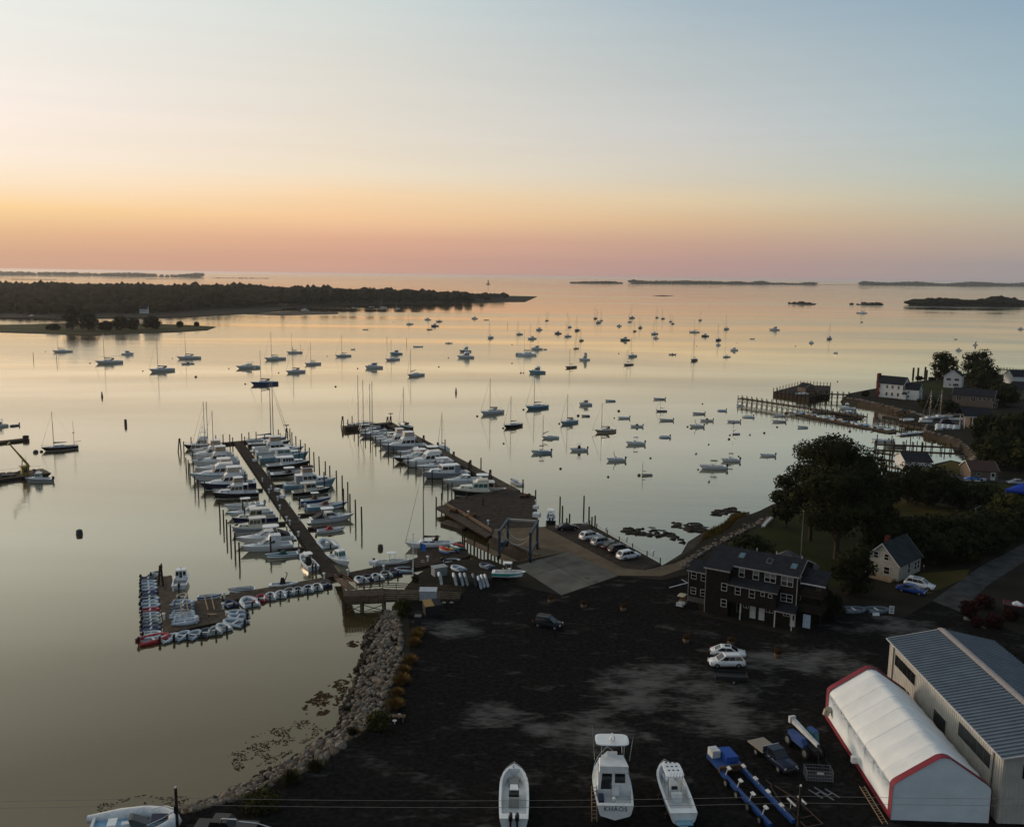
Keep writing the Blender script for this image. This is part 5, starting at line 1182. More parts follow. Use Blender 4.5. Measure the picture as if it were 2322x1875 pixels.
def centercon(root, L, top=WHITE, tt='ttop', eng=1, engm=ENGB, hi=True, ttm=WHITE, cover=None, deck=WHITE, land=False, rods=False, seatm=WHITE, stripe=None, tilt=0.0):
    B = L*.32; fb, fs = L*.10+.35, L*.07+.30
    b, s = hull(root, L, B, fb, fs, top, deck, (.09,.90,.22), .22 if L > 7 else .14, .12, .92, draft=.75 if land else .35, stripe=stripe, full=4.2 if land else 2.3)
    zf = .22
    if cover:
        cabin(root, 'console_cover', -.16*L, .08*L, B*.24, B*.18, zf, zf+1.5, .08*L, .06*L, .14, cover, hi=False)
    else:
        cabin(root, 'console', -.06*L, .09*L, B*.17, B*.15, zf, zf+1.15, .03*L, .02*L, .06, WHITE, back=((.15,.85,.62,.92),), front=((.1,.9,.75,.97),), hi=hi)
        MB().box(-.19*L,-.11*L,-B*.17,B*.17,zf,zf+.8).box(-.19*L,-.17*L,-B*.17,B*.17,zf+.8,zf+1.05).build('leaning_post', seatm, root)
    MB().box(.20*L,.34*L,-B*.18,B*.18,zf,zf+.42).build('bow_seat', seatm, root)
    zt = zf+2.15
    if tt in ('ttop','bimini'):
        slab_top(root, 't_top' if tt == 'ttop' else 'bimini', -.17*L, .09*L, B*.34, zt, ttm, .08)
        posts(root, [((x*L,sg*B*.24,zf),((x*.8)*L,sg*B*.26,zt)) for x in (-.10,.07) for sg in (1,-1)], .03, STEEL)
        if rods:
            mb = MB()
            for k in range(4): mb.tube((-.17*L,-B*.24+k*B*.16,zt),(-.22*L,-B*.24+k*B*.16,zt+.9),.02,n=4)
            mb.build('rod_holder', STEEL, root)
    elif tt == 'folded':
        mb = MB().tube((.02*L,0,zf+.9),(.12*L,0,zf+2.2),.09,.07,6).tube((.12*L,0,zf+2.2),(.06*L,0,zf+2.5),.07,n=5); mb.build('folded_bimini', BLACKC, root)
    for k in range(eng): outboard(root, -L/2+.03, (k-(eng-1)/2)*.62, s(0)-.15, engm, 1.0+.03*(L-6), tilt)
    if hi and L > 6: rail(root, b, s, L, .66, 1.0, .22)
    return b, s
def skiff(root, L, top=WHITE, eng=ENGB, cover=None, console=False, hi=True, inner=None, stripe=None):
    B = L*.36
    b, s = hull(root, L, B, L*.07+.38, .5, top, WHITE, (.05,.93,.10), .09, .10, .86, draft=.2, floor=inner or GREYD, stripe=stripe)
    if cover: cabin(root, 'cover', -.2*L, .12*L, B*.26, B*.2, .12, 1.15, .12*L, .1*L, .18, cover, hi=False)
    else:
        MB().box(-.22*L,-.14*L,-B*.42,B*.42,.36,.42).box(.1*L,.17*L,-B*.38,B*.38,.36,.42).build('thwart', TEAK if top in (WOODH,GREENH) else WHITE, root)
        if console: MB().box(-.02*L,.06*L,-.3,.3,.1,.95).build('console', WHITE, root)
    if eng: outboard(root, -L/2+.05, 0, .42, eng, .85)
    return b, s
def pilotboat(root, L, top=WHITE, eng=1, hi=True, glass=TEALG, land=False):
    B = L*.34; fb, fs = L*.11+.4, .75
    b, s = hull(root, L, B, fb, fs, top, WHITE, (.07,.46,.25), .18, .10, .92)
    z0 = s(.6)
    cabin(root, 'cuddy', .08*L, .36*L, B*.34, B*.14, z0-.05, z0+.35, .10*L, 0, .12, WHITE, hi=False)
    cabin(root, 'pilothouse', -.10*L, .14*L, B*.37, B*.32, z0-.4, z0+1.45, .06*L, 0, .1, WHITE, sides=((.06,.46,.5,.88),(.52,.92,.5,.88)), front=((.05,.34,.5,.9),(.37,.63,.5,.9),(.66,.95,.5,.9)), back=((.05,.3,.5,.88),(.36,.62,.3,.88),(.7,.95,.5,.88)), hi=hi, glass=glass, roofm=WHITE)
    MB().tube((-.02*L,0,z0+1.5),(-.02*L,0,z0+2.1),.04,n=5).box(-.02*L-.3,-.02*L+.3,-.12,.12,z0+1.75,z0+1.95).build('radar', WHITE, root)
    for k in range(eng): outboard(root, -L/2+.03, (k-(eng-1)/2)*.6, .5, ENGB, 1.1)
    if hi: rail(root, b, s, L, .6, 1.0, .4)
    return b, s
def catamaran(root, L, H, hi=True):
    for sg in (1,-1):
        mb = MB(); rings = []
        for t in (0,.15,.4,.7,.9,1.0):
            w_ = .75*(1-((t-.3)/.7)**2 if t > .3 else .9+.1*t/.3)+.02; x = -L/2+L*t; zz = 1.3+.35*t
            rings.append([(x,sg*L*.22+w_,zz),(x,sg*L*.22+w_*.7,-.2),(x,sg*L*.22-w_*.7,-.2),(x,sg*L*.22-w_,zz)])
        mb.loft(rings, 0, True, False); mb.build('hull', WHITE, root)
    MB().box(-.42*L,.18*L,-.22*L,.22*L,.9,1.45).build('bridge_deck', WHITE, root)
    MB().box(.181*L,.40*L,-.19*L,.19*L,1.25,1.3).build('net', BLACKC, root)
    cabin(root, 'saloon', -.28*L, .16*L, L*.17, L*.13, 1.42, 2.5, .10*L, .03*L, .2, WHITE, sides=((.1,.45,.3,.8),(.52,.85,.3,.8)), front=((.08,.92,.3,.8),), hi=hi)
    MB().tube((.10*L,0,1.3),(.10*L,0,H),.10,.07,7).build('mast', ALU, root)
    bm = MB().tube((.09*L,0,3.1),(-.34*L,0,3.2),.08,n=6).build('boom', ALU, root)
    MB().loft([[(x,.2*math.cos(a),z+.3*math.sin(a)+.25) for a in [6.283*k/6 for k in range(6)]] for x,z in ((.09*L,3.35),(-.1*L,3.2),(-.33*L,3.15))]).build('sail_cover', NAVYC, bm)
    MB().tube((.47*L,0,1.5),(.10*L,0,H*.95),.07,.04,5).build('furled_jib', ALU, root)
RIBF = mat('dinghy_floor', (.17,.19,.21), .7)
def rib(root, L=3.0, m=None, eng=ENGB, floor=None, cons=False):
    m = m or RUBG; W_ = L*.26; r_ = L*.075+.02
    pts = [(-L/2,W_),(-L*.15,W_),(L*.12,W_*.98),(L*.30,W_*.72),(L*.43,W_*.30),(L*.46,0),(L*.43,-W_*.30),(L*.30,-W_*.72),(L*.12,-W_*.98),(-L*.15,-W_),(-L/2,-W_)]
    rings = []
    for i, (x, y) in enumerate(pts):
        a = pts[max(0,i-1)]; c = pts[min(len(pts)-1,i+1)]; d = Vector((c[0]-a[0], c[1]-a[1], 0)).normalized(); nrm = Vector((-d.y, d.x, 0)); rr = r_*(.55 if i in (0,10) else 1)
        z = .22+.16*max(0, (x/L+.0))**1.5
        rings.append([(x+nrm.x*rr*math.cos(q), y+nrm.y*rr*math.cos(q), z+rr*math.sin(q)) for q in [6.283*k/7 for k in range(7)]])
    MB().loft(rings).build('tube', m, root)
    MB().prism([(-L*.42,-W_+.02),(L*.15,-W_+.02),(L*.40,-.1),(L*.40,.1),(L*.15,W_-.02),(-L*.42,W_-.02)], .08, .16).build('floor', floor or RIBF, root)
    MB().box(-L*.43,-L*.40,-W_+.03,W_-.03,.08,.52).build('transom', m, root)
    if cons: MB().box(-.1*L,.04*L,-.25,.25,.16,.75).build('console', WHITE, root)
    else: MB().box(-L*.06,L*.02,-W_+.05,W_-.05,.33,.37).build('seat', PEDW if m is not RUBW else GREYD, root)
    if eng: outboard(root, -L*.42, 0, .38, eng, .72+.04*L)
def rowboat(root, L=4.0, m=LBLUE, cover=None):
    b, s = hull(root, L, L*.34, .75, .5, m, WHITE, (.06,.94,.08), .07, .08, .7, draft=.15, floor=GREYD)
    if cover: cabin(root, 'cover', -.45*L, .40*L, L*.14, L*.05, .45, .85, .2*L, .15*L, .08, cover, hi=False)
    else: MB().box(-.2*L,-.12*L,-L*.14,L*.14,.3,.35).box(.1*L,.17*L,-L*.13,L*.13,.3,.35).build('thwart', TEAK, root)
KIND = dict(sail=sailboat, fly=flybridge, exp=express, down=downeast, cc=centercon, skiff=skiff, pilot=pilotboat, cat=catamaran, rib=rib, row=rowboat)
NAMES = dict(sail='sailboat', fly='motor_yacht', exp='cabin_cruiser', down='pilothouse_boat', cc='center_console_boat', skiff='skiff', pilot='pilothouse_boat', cat='catamaran', rib='inflatable_dinghy', row='rowboat')
CATS = dict(sail='sailboat', fly='motorboat', exp='motorboat', down='motorboat', cc='motorboat', skiff='skiff', pilot='motorboat', cat='catamaran', rib='dinghy', row='rowboat')
def put(kind, label, loc, rz, L, group, name=None, cat=None, **k):
    t = thing(name or NAMES[kind], label, cat or CATS[kind], tuple(loc), rz, group)
    H = k.pop('H', None)
    if kind == 'sail': sailboat(t, L, H or L*1.3, **k)
    elif kind == 'cat': catamaran(t, L, H or L*1.4, **k)
    else: KIND[kind](t, L, **k)
    return t
def from_stern(bx, S, d, z=0.0):
    """boat with its stern at photo point S, lying along ground direction d, whose bow shows at photo column bx"""
    g = G(*S, z); d = Vector((d[0], d[1], 0)).normalized(); lo, hi = 2.0, 30.0
    for _ in range(40):
        m = (lo+hi)/2; x = Pxy(g.x+d.x*m, g.y+d.y*m, z+.8)[0]
        if (x < bx) == (d.x > 0): lo = m
        else: hi = m
    L = (lo+hi)/2; c = g+d*(L/2); return c, math.atan2(d.y, d.x), L

# ------------------------------------------------------------------ boats in the slips
DL = (-.93,-.37); DR = (.92,.39)
GA = 'boats berthed along the left pier'
for bx, S, kind, lab, kw in (
 (416,(490,1015),'fly','dark hulled sport fisherman with a tower at the far end of the left pier',dict(top=BLACKH,tower=True)),
 (432,(512,1023),'sail','white sloop with the left mast of the close pair behind the dark sport fisherman',dict(H=15.5,cover=None)),
 (440,(518,1029),'sail','white sloop with the right mast of the close pair behind the dark sport fisherman',dict(H=16.0,cover=GREYC)),
 (427,(530,1037),'fly','white sedan yacht with a tan side curtain near the far end of the left pier',dict(enc=TAN)),
 (446,(540,1045),'sail','sloop whose lone mast leans between two flybridge yachts on the left pier',dict(H=15.0,cover=NAVYC)),
 (434,(543,1052),'fly','grey white yacht with a big tan enclosed flybridge and a tender on its foredeck',dict(enc=TAN,cov=True,boot=NAVY)),
 (440,(548,1066),'exp','low white cruiser under a pale tan bimini, behind the light blue sedan yacht',dict(canvas=TAN,roof='soft')),
 (429,(560,1083),'fly','white and pale blue sedan yacht with three dark side windows on the left pier',dict(stripe=LBLUE,house=WHITE,boot=BLUEH)),
 (451,(580,1103),'fly','navy hulled white decked sport fisherman with a clear enclosed flybridge',dict(top=NAVY,enc=CLEARV)),
 (482,(552,1117),'exp','small dark hulled cruiser tucked between the navy yacht and the black trawler',dict(top=MAROON,roof='none')),
 (482,(586,1124),'down','black hulled trawler with an amber enclosed flybridge on the left pier',dict(top=BLACKH,fly=TAN)),
 (507,(598,1149),'cc','white centre console with an oval white top beside the black trawler',dict(engm=ENGG,eng=2)),
 (511,(618,1166),'exp','white express cruiser with a green tinted windscreen on the left pier',dict(glass=TEALG,roof='arch',stripe=LBLUE)),
 (525,(630,1180),'down','small navy hulled pilothouse boat with a cream cabin front',dict(top=NAVY,house=CREAM,panes=2)),
 (525,(626,1201),'down','grey white trawler with three square side windows on the left pier',dict(top=GREYH,panes=3,house=CREAM,stripe=WHITE)),
 (534,(664,1222),'exp','long white express cruiser with a white hardtop and black cockpit cover',dict(aft=BLACKC)),
 (544,(663,1241),'exp','white express cruiser all closed in with white canvas and vinyl',dict(roof='soft',canvas=PEDW)),
 (600,(676,1258),'skiff','small pale blue open boat with a dark green covered console',dict(top=LBLUE,cover=GREENC,eng=ENGW)),
):
    c, rz, L = from_stern(bx, S, DL); put(kind, lab, c, rz, L, GA, **kw)
for bx, S, kind, lab, kw in (
 (652,(560,1006),'sail','blue decked sloop with a tall mast at the far right end of the left pier',dict(H=20.5,top=GREYH,cover=BLUEC)),
 (660,(562,1015),'sail','dark sloop with a tall mast next to the blue decked one',dict(H=20.0,top=BLACKH,cover=BLACKC)),
 (668,(573,1024),'exp','white cruiser with a plain foredeck beside the dark sloop on the left pier',dict(roof='none')),
 (690,(580,1034),'fly','white yacht with a square tan enclosure on the right side of the left pier',dict(enc=TAN,boot=BLUEH)),
 (700,(588,1047),'down','pale hulled open lobster boat with a blue tinted windscreen',dict(top=LBLUE,glass=TEALG,panes=2)),
 (704,(604,1065),'down','black hulled downeast boat with a long white roof on the left pier',dict(top=BLACKH,panes=4)),
 (706,(612,1083),'cc','black hulled centre console with a square white hardtop',dict(top=BLACKH,eng=2,engm=ENGG,cover=BLACKC)),
 (762,(643,1109),'down','big pale trawler carrying a brown inflatable on its enclosed flybridge',dict(fly=TAN,tender=BROWNC,canvas=GREYC,top=LBLUE,stripe=WHITE)),
 (749,(662,1125),'down','black hulled boat with a cream cabin and oval side windows',dict(top=BLACKH,house=CREAM,panes=2)),
 (752,(681,1142),'cc','deep blue open boat with a white top, behind the teal one',dict(top=BLUEH,eng=1,cover=BROWNC)),
 (789,(695,1157),'cc','pale teal hulled open boat with grey outboards on the left pier',dict(top=LBLUE,tt='none',cover=BROWNC,engm=ENGG,eng=2)),
 (804,(703,1186),'exp','lavender white express boat with a white hardtop and grey outboards',dict(aft=BLACKC,stripe=GREYH)),
 (783,(718,1208),'skiff','low bowrider with a maroon stripe and a dark red cover',dict(stripe=MAROON,cover=REDC)),
):
    c, rz, L = from_stern(bx, S, DR); put(kind, lab, c, rz, L, GA, **kw)
PD = Vector((55,-125.5,0)).normalized()                                  # along both piers, towards the viewer
def endon(kind, lab, px, py, L, ang, grp, z=0.0, **kw):
    g = G(px, py, z); return put(kind, lab, g, ang, L, grp, **kw)
a_p = math.atan2(PD.y, PD.x)
endon('cc','white boat with a black curtained hardtop and twin black outboards, stern to the viewer',697,1281,7.6,a_p+math.pi+.12,GA,eng=2,cover=BLACKC)
endon('rib','large grey white rigid inflatable with a console at the near end of the left pier',741,1236,6.2,a_p+math.pi+.05,GA,m=RUBW,cons=True)
endon('pilot','white pilothouse boat with green windows, bow toward the viewer, at the pier junction',772,1275,7.2,a_p+.25,GA)
GB = 'boats berthed along the middle pier'
for bx, S, kind, lab, kw in (
 (786,(850,966),'sail','white sloop with the leftmost of the four masts on the middle pier',dict(H=18.5,cover=None)),
 (797,(862,971),'sail','white sloop with the second mast from left on the middle pier',dict(H=17.5,cover=GREYC)),
 (813,(876,979),'sail','white sloop with the third mast from left on the middle pier',dict(H=17.0,cover=WHITE)),
 (815,(886,987),'sail','pale sloop with the rightmost of the four masts on the middle pier',dict(H=18.5,top=GREYH,cover=NAVYC)),
 (841,(905,994),'exp','white cruiser with a green canvas back on the middle pier',dict(roof='soft',canvas=GREENC)),
 (846,(914,1000),'exp','cream white cruiser with a dark windscreen, third motorboat of the middle pier',dict(stripe=GREYH)),
 (858,(937,1007),'fly','white flybridge yacht with a clear vinyl bridge, left of the grey hulled one',dict(enc=CLEARV)),
 (864,(966,1017),'fly','grey hulled yacht with a curved dark side window and enclosed bridge',dict(enc=CLEARV,top=GREYH,antenna=False)),
 (899,(975,1029),'exp','small white cruiser under an orange cover on the middle pier',dict(roof='none',orange=ORANGEC)),
 (889,(990,1042),'exp','black hulled express cruiser with a white hardtop on the middle pier',dict(top=BLACKH,stripe=WHITE,glass=TEALG)),
 (913,(1025,1053),'fly','large sleek white yacht with long dark wraparound windows',dict(enc=None,antenna=False,boot=BLACKH)),
 (940,(1040,1062),'exp','white express cruiser with a hardtop, right of the sleek yacht',dict(stripe=GREYH,boot=BLACKH)),
 (959,(1062,1078),'down','white lobster style yacht wrapped in blue grey canvas',dict(canvas=GREYC,panes=2,boot=BLACKH,top=GREYH)),
 (1001,(1095,1093),'exp','low long white sport boat beside the cream motor yacht',dict(roof='none')),
 (1023,(1149,1122),'down','cream downeast motor yacht with green window glass beside the wooden platform',dict(house=CREAM,glass=TEALG,top=BLACKH,stripe=CREAM,fly=False,panes=3)),
):
    d_ = DL if bx < 1020 else (-.97,-.12); c, rz, L = from_stern(bx, S, d_); put(kind, lab, c, rz, L, GB, **kw)
endon('sail','dark green sloop seen from astern on the far side of the middle pier',918,970,9.0,R(128),GB,H=14.5,top=BLACKH,cover=GREYC,dodger=BROWNC)
endon('sail','small white sloop behind the middle pier beside two dolphins',1004,1018,7.5,R(120),GB,H=11.5,cover=BLUEC)
endon('row','small white open boat with a pale blue inside, tied behind the middle pier',1170,1096,6.4,R(118),GB,m=WHITE)
endon('cc','white centre console with black hull sides tied stern to the viewer beside the parking deck',1249,1178,7.4,R(88),None,top=BLACKH,stripe=WHITE,eng=2)
# foreground sloop and neighbours of the kayak float
c, rz, L = from_stern(918, (1028,1238), (-.97,-.20)); put('sail','white sloop with a long black sail cover and an open dodger beside the kayak float', c, rz, L, None, H=ztop(G(960,1243,0),1057), cover=BLACKC, dodger=BLACKC, mastx=.12)
c, rz, L = from_stern(932, (850,1282), (.97,.14)); put('cc','white open boat with a tall cream console tower along the kayak float walkway', c, rz, L, None, engm=ENGB, seatm=CREAM)
endon('pilot','white pilothouse workboat with three dark windows, stern to the viewer, by the dinghy float',412,1320,7.6,R(104),None,glass=GLASS)
c, rz, L = from_stern(678, (610,1333), (.97,.20)); put('cc','white open boat with a peaked black console cover beside the dinghy walkway', c, rz, L, None, cover=BLACKC, tt='folded', eng=0)
c, rz, L = from_stern(516, (580,1340), (-.97,-.18)); put('row','open boat shrouded in a lavender grey cover beside the dinghy walkway', c, rz, L, None, m=GREYH, cover=GREYC)
c, rz, L = from_stern(503, (448,1358), (.97,.20)); put('row','bright blue rowing boat at the corner of the dinghy float', c, rz, L, None, m=mat('bright_blue', (.03,.20,.42), .4))

# ------------------------------------------------------------------ boats on moorings
GM = 'boats moored in the harbour'
BUOYM = mat('mooring_buoy', (.05,.045,.045), .6); BUOYW = mat('white_buoy', (.7,.68,.65), .5)
def moored(kind, x0, x1, y, lab, mast=None, mtop=None, bow=-1, yaw=None, **kw):
    """hull shows from photo column x0 to x1 with its waterline at row y"""
    cx = (x0+x1)/2; g = G(cx, y, 0); sc_ = FOC/Pxy(g.x, g.y, 0)[2]; wm = (x1-x0)/sc_
    H = None
    if kind in ('sail','cat'):
        H = ztop(G(mast or cx, y, 0), mtop); L = max(wm/.99, min(H/1.25, wm*3.0)) if kind == 'sail' else wm/.95
        if kw.pop('small', False): L = wm/.97
        L = max(3.2, min(L, 17))
    else: L = max(3.0, wm/.97)
    co = max(-1, min(1, wm/L)); th = math.acos(co) if yaw is None else yaw
    th = max(th, R(9)); d = Vector((bow*math.cos(th), -math.sin(th), 0))
    # the line of sight is oblique at the frame's sides: turn with it
    az_ = math.atan2(g.x, g.y); rz = math.atan2(d.y, d.x)-az_*(1 if yaw is None else 0)
    if H: kw['H'] = H
    if mast and kind == 'sail':
        off = (mast-cx)/max(1, (x1-x0))*(-1 if bow < 0 else 1); kw.setdefault('mastx', max(-.1, min(.3, off)))
    far = g.y > 420
    put(kind, lab, g, rz, L, GM, **({'hi': not far} if kind not in ('rib','row') else {}), **kw)
ms_ = moored
# left field
ms_('sail',121,162,799,'white sloop farthest left under the grassy islet',133,760)
ms_('sail',218,276,824,'cream sloop with a dodger and cabin top, the motorboat passing behind it',238,755,dodger=BLACKC)
ms_('down',277,303,805,'small white motorboat under way, trailing a long wake toward the left',bow=1)
ms_('sail',340,393,842,'white sloop lying left of the open water below the headland',359,769,dodger=NAVYC)
ms_('sail',402,454,814,'white sloop with a tall mast and wind gear above the little daysailer',421.6,752,dodger=GREYC)
ms_('skiff',411,439,826,'small dark open boat under a white sloop',eng=None,top=BLACKH,cover=BLACKC)
ms_('exp',535,587,835,'white cabin cruiser with a hardtop left of the blue sloop',)
ms_('sail',569,629,872,'blue hulled sloop with black sail cover, largest of the left group',592,794,top=BLUEH,cover=BLACKC,boot=BLUEH,dodger=NAVYC)
ms_('sail',600,646,816,'white sloop with a dark sail cover up and right of the blue sloop',616,752,cover=BLACKC)
ms_('sail',650,685,801,'white ketch with a short mizzen farthest back of its cluster',662,756,mizzen=8)
ms_('sail',649,690,845,'white sloop with a brown dodger below the little ketch',665,785,dodger=BROWNC,cover=BROWNC)
ms_('sail',691,726,827,'small white sloop just left of open water by the ketch',705,775)
ms_('sail',760,795,809,'white sloop standing alone between the left and middle groups',775,759)
ms_('skiff',795,804,793,'tiny skiff near the lone white sloop',)
ms_('sail',98,173,1020,'large black ketch with two masts at the left edge of the harbour',124,932,top=BLACKH,deckm=GREYD,cover=BLACKC,mizzen=8.5)
ms_('exp',-22,15,968,'white boat cut by the left edge of the frame',)
ms_('rib',24,43,966,'lone dark inflatable near the left edge',m=RUBD)
# beside the headland
ms_('sail',921,936,736,'small white sloop nearest the headland tip',926,710)
ms_('down',962,977,726,'motorboat with a pale cabin in the trio by the headland tip',)
ms_('sail',988,1002,730,'dark sloop in the trio by the headland tip',995,704,top=BLACKH)
ms_('down',977,994,740,'low dark cabin boat in front of the headland trio',top=NAVY)
ms_('sail',967,980,748,'tan open sailboat in front of the headland trio',972,728,top=WOODH,cover=BROWNC,nocabin=True)
ms_('down',1069,1083,723,'white pilothouse boat right of the headland tip',)
ms_('skiff',1097,1108,726,'low skiff right of the headland pilothouse boat',top=GREYH)
ms_('skiff',822,834,748,'tiny dark skiff below the far spit',top=BLACKH)
ms_('sail',860,877,698,'white sloop moored close under the headland trees',866,674)
ms_('sail',895,906,700,'small sloop close under the headland, right of the other',899,682)
ms_('skiff',836,849,696,'tiny dark boat close under the headland',top=BLACKH); ms_('skiff',797,806,698,'tiny pale boat by the spit under the headland')
ms_('down',682,700,705,'small white motorboat in the inner cove behind the spit'); ms_('down',65,78,719,'little white motorboat by the left shore behind the islet')
# middle field
ms_('sail',1106,1117,767,'small white sloop alone right of the headland group',1110,727)
ms_('skiff',936,958,787,'dark skiff with a standing console in mid harbour',top=GREYH,console=True)
ms_('skiff',1009,1025,779,'pale skiff with a small cuddy in mid harbour',cover=GREYC)
ms_('down',884,912,804,'blue grey lobster boat partly behind a sloop in mid harbour',top=LBLUE)
ms_('sail',874,905,817,'low white sloop lapping the blue grey lobster boat',887,770)
ms_('down',828,867,835,'white fishing boat with poles and a small tower in mid harbour',mast=3.0)
ms_('sail',924,960,853,'white sloop with its boom raised high and sail half flaked',929.6,790,boomup=.9,dodger=None,cover=NAVYC)
ms_('fly',1036,1074,812,'white motor yacht at the front of an overlapping pair in mid harbour',)
ms_('fly',1041,1068,798,'grey motor yacht at the back of the overlapping pair in mid harbour',top=GREYH)
ms_('cat',1172,1213,806,'white catamaran with a dark sail cover in mid harbour',1191,748)
ms_('down',1204,1230,793,'low white cabin boat towing a tiny tender behind the catamaran'); ms_('row',1232,1240,793,'tiny tender behind the low cabin boat')
ms_('down',1199,1236,846,'tubby pale blue trawler with a signal mast in mid harbour',top=LBLUE,fly=False,mast=5.5)
ms_('sail',1170,1184,759,'white sloop left in the cluster behind the catamaran',1174.5,728)
ms_('sail',1196,1215,769,'white sloop directly above the catamaran',1203,734,dodger=NAVYC)
ms_('sail',1215,1228,749,'sloop with a dark dodger behind the catamaran cluster',1221,716,dodger=BLACKC)
ms_('sail',1236,1243,728,'tiny tan sloop near a channel pole far out',1238.5,707,top=WOODH)
ms_('down',1257,1273,757,'dark hulled picnic boat in the far centre',top=NAVY)
ms_('sail',1279,1294,764,'white sloop in front of the far centre cluster',1284.6,731)
ms_('sail',1287,1295,742.5,'distant sloop behind the dark picnic boat',1290,717)
ms_('sail',1303,1313,750,'navy sloop in the far centre cluster',1307.6,716,top=NAVY)
ms_('sail',1313,1322,773,'brown wooden sloop by the far centre cluster',1316.6,745,top=WOODH,spar=WOODSPAR)
ms_('sail',1300,1312,791,'brown two masted yawl in the far centre',1304,770,top=WOODH,spar=WOODSPAR,mizzen=5)
ms_('fly',1312,1337,817,'white sport fisherman with a high enclosed bridge, mid right of the catamaran',enc=CLEARV)
ms_('sail',1282,1306,834,'slender tan daysailer with its sail flaked on the boom',1291.6,790,top=WOODH,nocabin=True,spar=WOODSPAR,cover=TAN,jib=False)
ms_('sail',1346,1353,723,'tan sloop, left of the far trio',1349,696,top=WOODH); ms_('sail',1351,1361,733,'dark sloop, front of the far trio',1354,701,top=GREYH,dodger=BLACKC); ms_('sail',1360,1366,728,'pale sloop, right of the far trio',1363,700)
ms_('down',1398,1409.5,740,'small pale cabin boat alone in the far centre right')
ms_('sail',1426,1438,722,'tallest sloop of the far pair with a dark bimini',1432,692,top=GREYH,dodger=BLACKC); ms_('sail',1423,1432,731,'white sloop in front of the tallest far sloop',1427,708)
ms_('sail',1435,1442,752,'little tan sloop below the far pair',1438.6,729,top=WOODH); ms_('sail',1447,1455,744,'grey sloop right of the little tan sloop',1450.5,718,top=GREYH,dodger=NAVYC)
ms_('sail',1486,1492,721,'far grey sloop, left of the tall distant four',1489,691,top=GREYH); ms_('sail',1499,1506,723.5,'far grey sloop, second of the distant four',1502,697.5,top=GREYH)
ms_('sail',1517,1523,730,'far dark sloop, third of the distant four',1520,710,top=BLACKH); ms_('sail',1522,1528,735,'far tan sloop, nearest of the distant four',1525,712,top=WOODH)
ms_('sail',1476,1491,758,'white ketch above the low cabin boat, far right of centre',1482,726.5,mizzen=9); ms_('down',1481,1493,768,'low white cabin boat under the far ketch')
ms_('down',1406,1428,772,'dark green pilothouse boat right of centre',top=GREENH,house=WHITE)
ms_('sail',1424,1442,809,'white sloop with dark cover behind the black wooden one',1431,765,cover=BLACKC); ms_('sail',1414,1435,828,'black wooden sloop in front of a white one, right of centre',1421.5,791.6,top=BLACKH,cover=BROWNC,nocabin=True)
ms_('skiff',1516,1532,804.6,'black open boat with a bimini alone right of centre',top=BLACKH,cover=BLACKC)
# near centre
ms_('sail',1090,1140,938,'white sloop with a black boom cover, largest on the near centre moorings',1111,857.5,cover=BLACKC,dodger=GREYC)
ms_('sail',1142,1182,968,'black hulled sloop with a black sail cover near the middle pier',1158,897,top=BLACKH,cover=BLACKC,boot=BLACKH)
ms_('sail',1192,1241,926,'pale blue plumb bowed sloop with a long black sail cover',1211,847,top=LBLUE,cover=BLACKC,boot=BLACKH)
ms_('sail',1271,1308,960,'pale blue sloop with a dark dodger at the centre of the near moorings',1286,893,top=LBLUE,cover=NAVYC,dodger=GREYC)
ms_('sail',1228,1267,994,'cream catboat with a long raised brown boom',1231,940.5,top=WHITE,cover=BROWNC,mastx=.42,jib=False,spar=WOODSPAR,boomup=1.0,small=True)
ms_('sail',1349,1395,980,'tan hulled cutter with a bowsprit and tan canvas',1364,912.6,top=mat('tan_hull', (.42,.32,.20), .4),cover=TAN,dodger=BROWNC,bowsprit=1.2,spar=WOODSPAR)
ms_('down',1313,1342,919,'white pilothouse launch right of the plumb bowed sloop',boot=BLUEH)
ms_('skiff',1318,1337,944,'dark open rowing skiff below the white launch',top=BLACKH,eng=None)
ms_('skiff',1372,1395,910,'deep blue open launch right of the white launch',top=BLUEH,eng=None,cover=None)
ms_('skiff',1401,1427,949,'white outboard skiff right of the tan cutter mast',)
ms_('skiff',1481,1508,906,'dark green open launch with a tall thin pole',top=GREENH); ms_('sail',1487,1512,933,'dark blue daysailer with a thin mast right of the near centre',1497,905,top=NAVY,nocabin=True,cover=GREYC,small=True)
ms_('skiff',1495,1526,954,'long black outboard skiff under the dark blue daysailer',top=BLACKH); ms_('skiff',1429,1457,968,'white skiff with a black covered console',cover=BLACKC)
ms_('rib',1495,1520,992,'grey inflatable with a black outboard in the near centre',m=RUBG)
ms_('cc',1204,1249,1028,'white centre console with a dark bimini nearest the middle pier',tt='bimini',ttm=BLACKC,top=LBLUE); ms_('cc',1292,1331,1022,'white centre console with a flat white top',ttm=WHITE,cover=BLACKC)
ms_('cc',1375,1417,1045,'white centre console with its bimini folded up',tt='folded',top=WHITE,stripe=LBLUE); ms_('cc',1419,1461,1008,'white centre console with a bright blue bimini',tt='bimini',ttm=BLUEC)
ms_('sail',1454,1479,1078,'small varnished wooden daysailer nearest the shore',1457,1045.6,top=WOODH,nocabin=True,cover=BROWNC,mastx=.38,jib=False,spar=WOODSPAR,small=True)
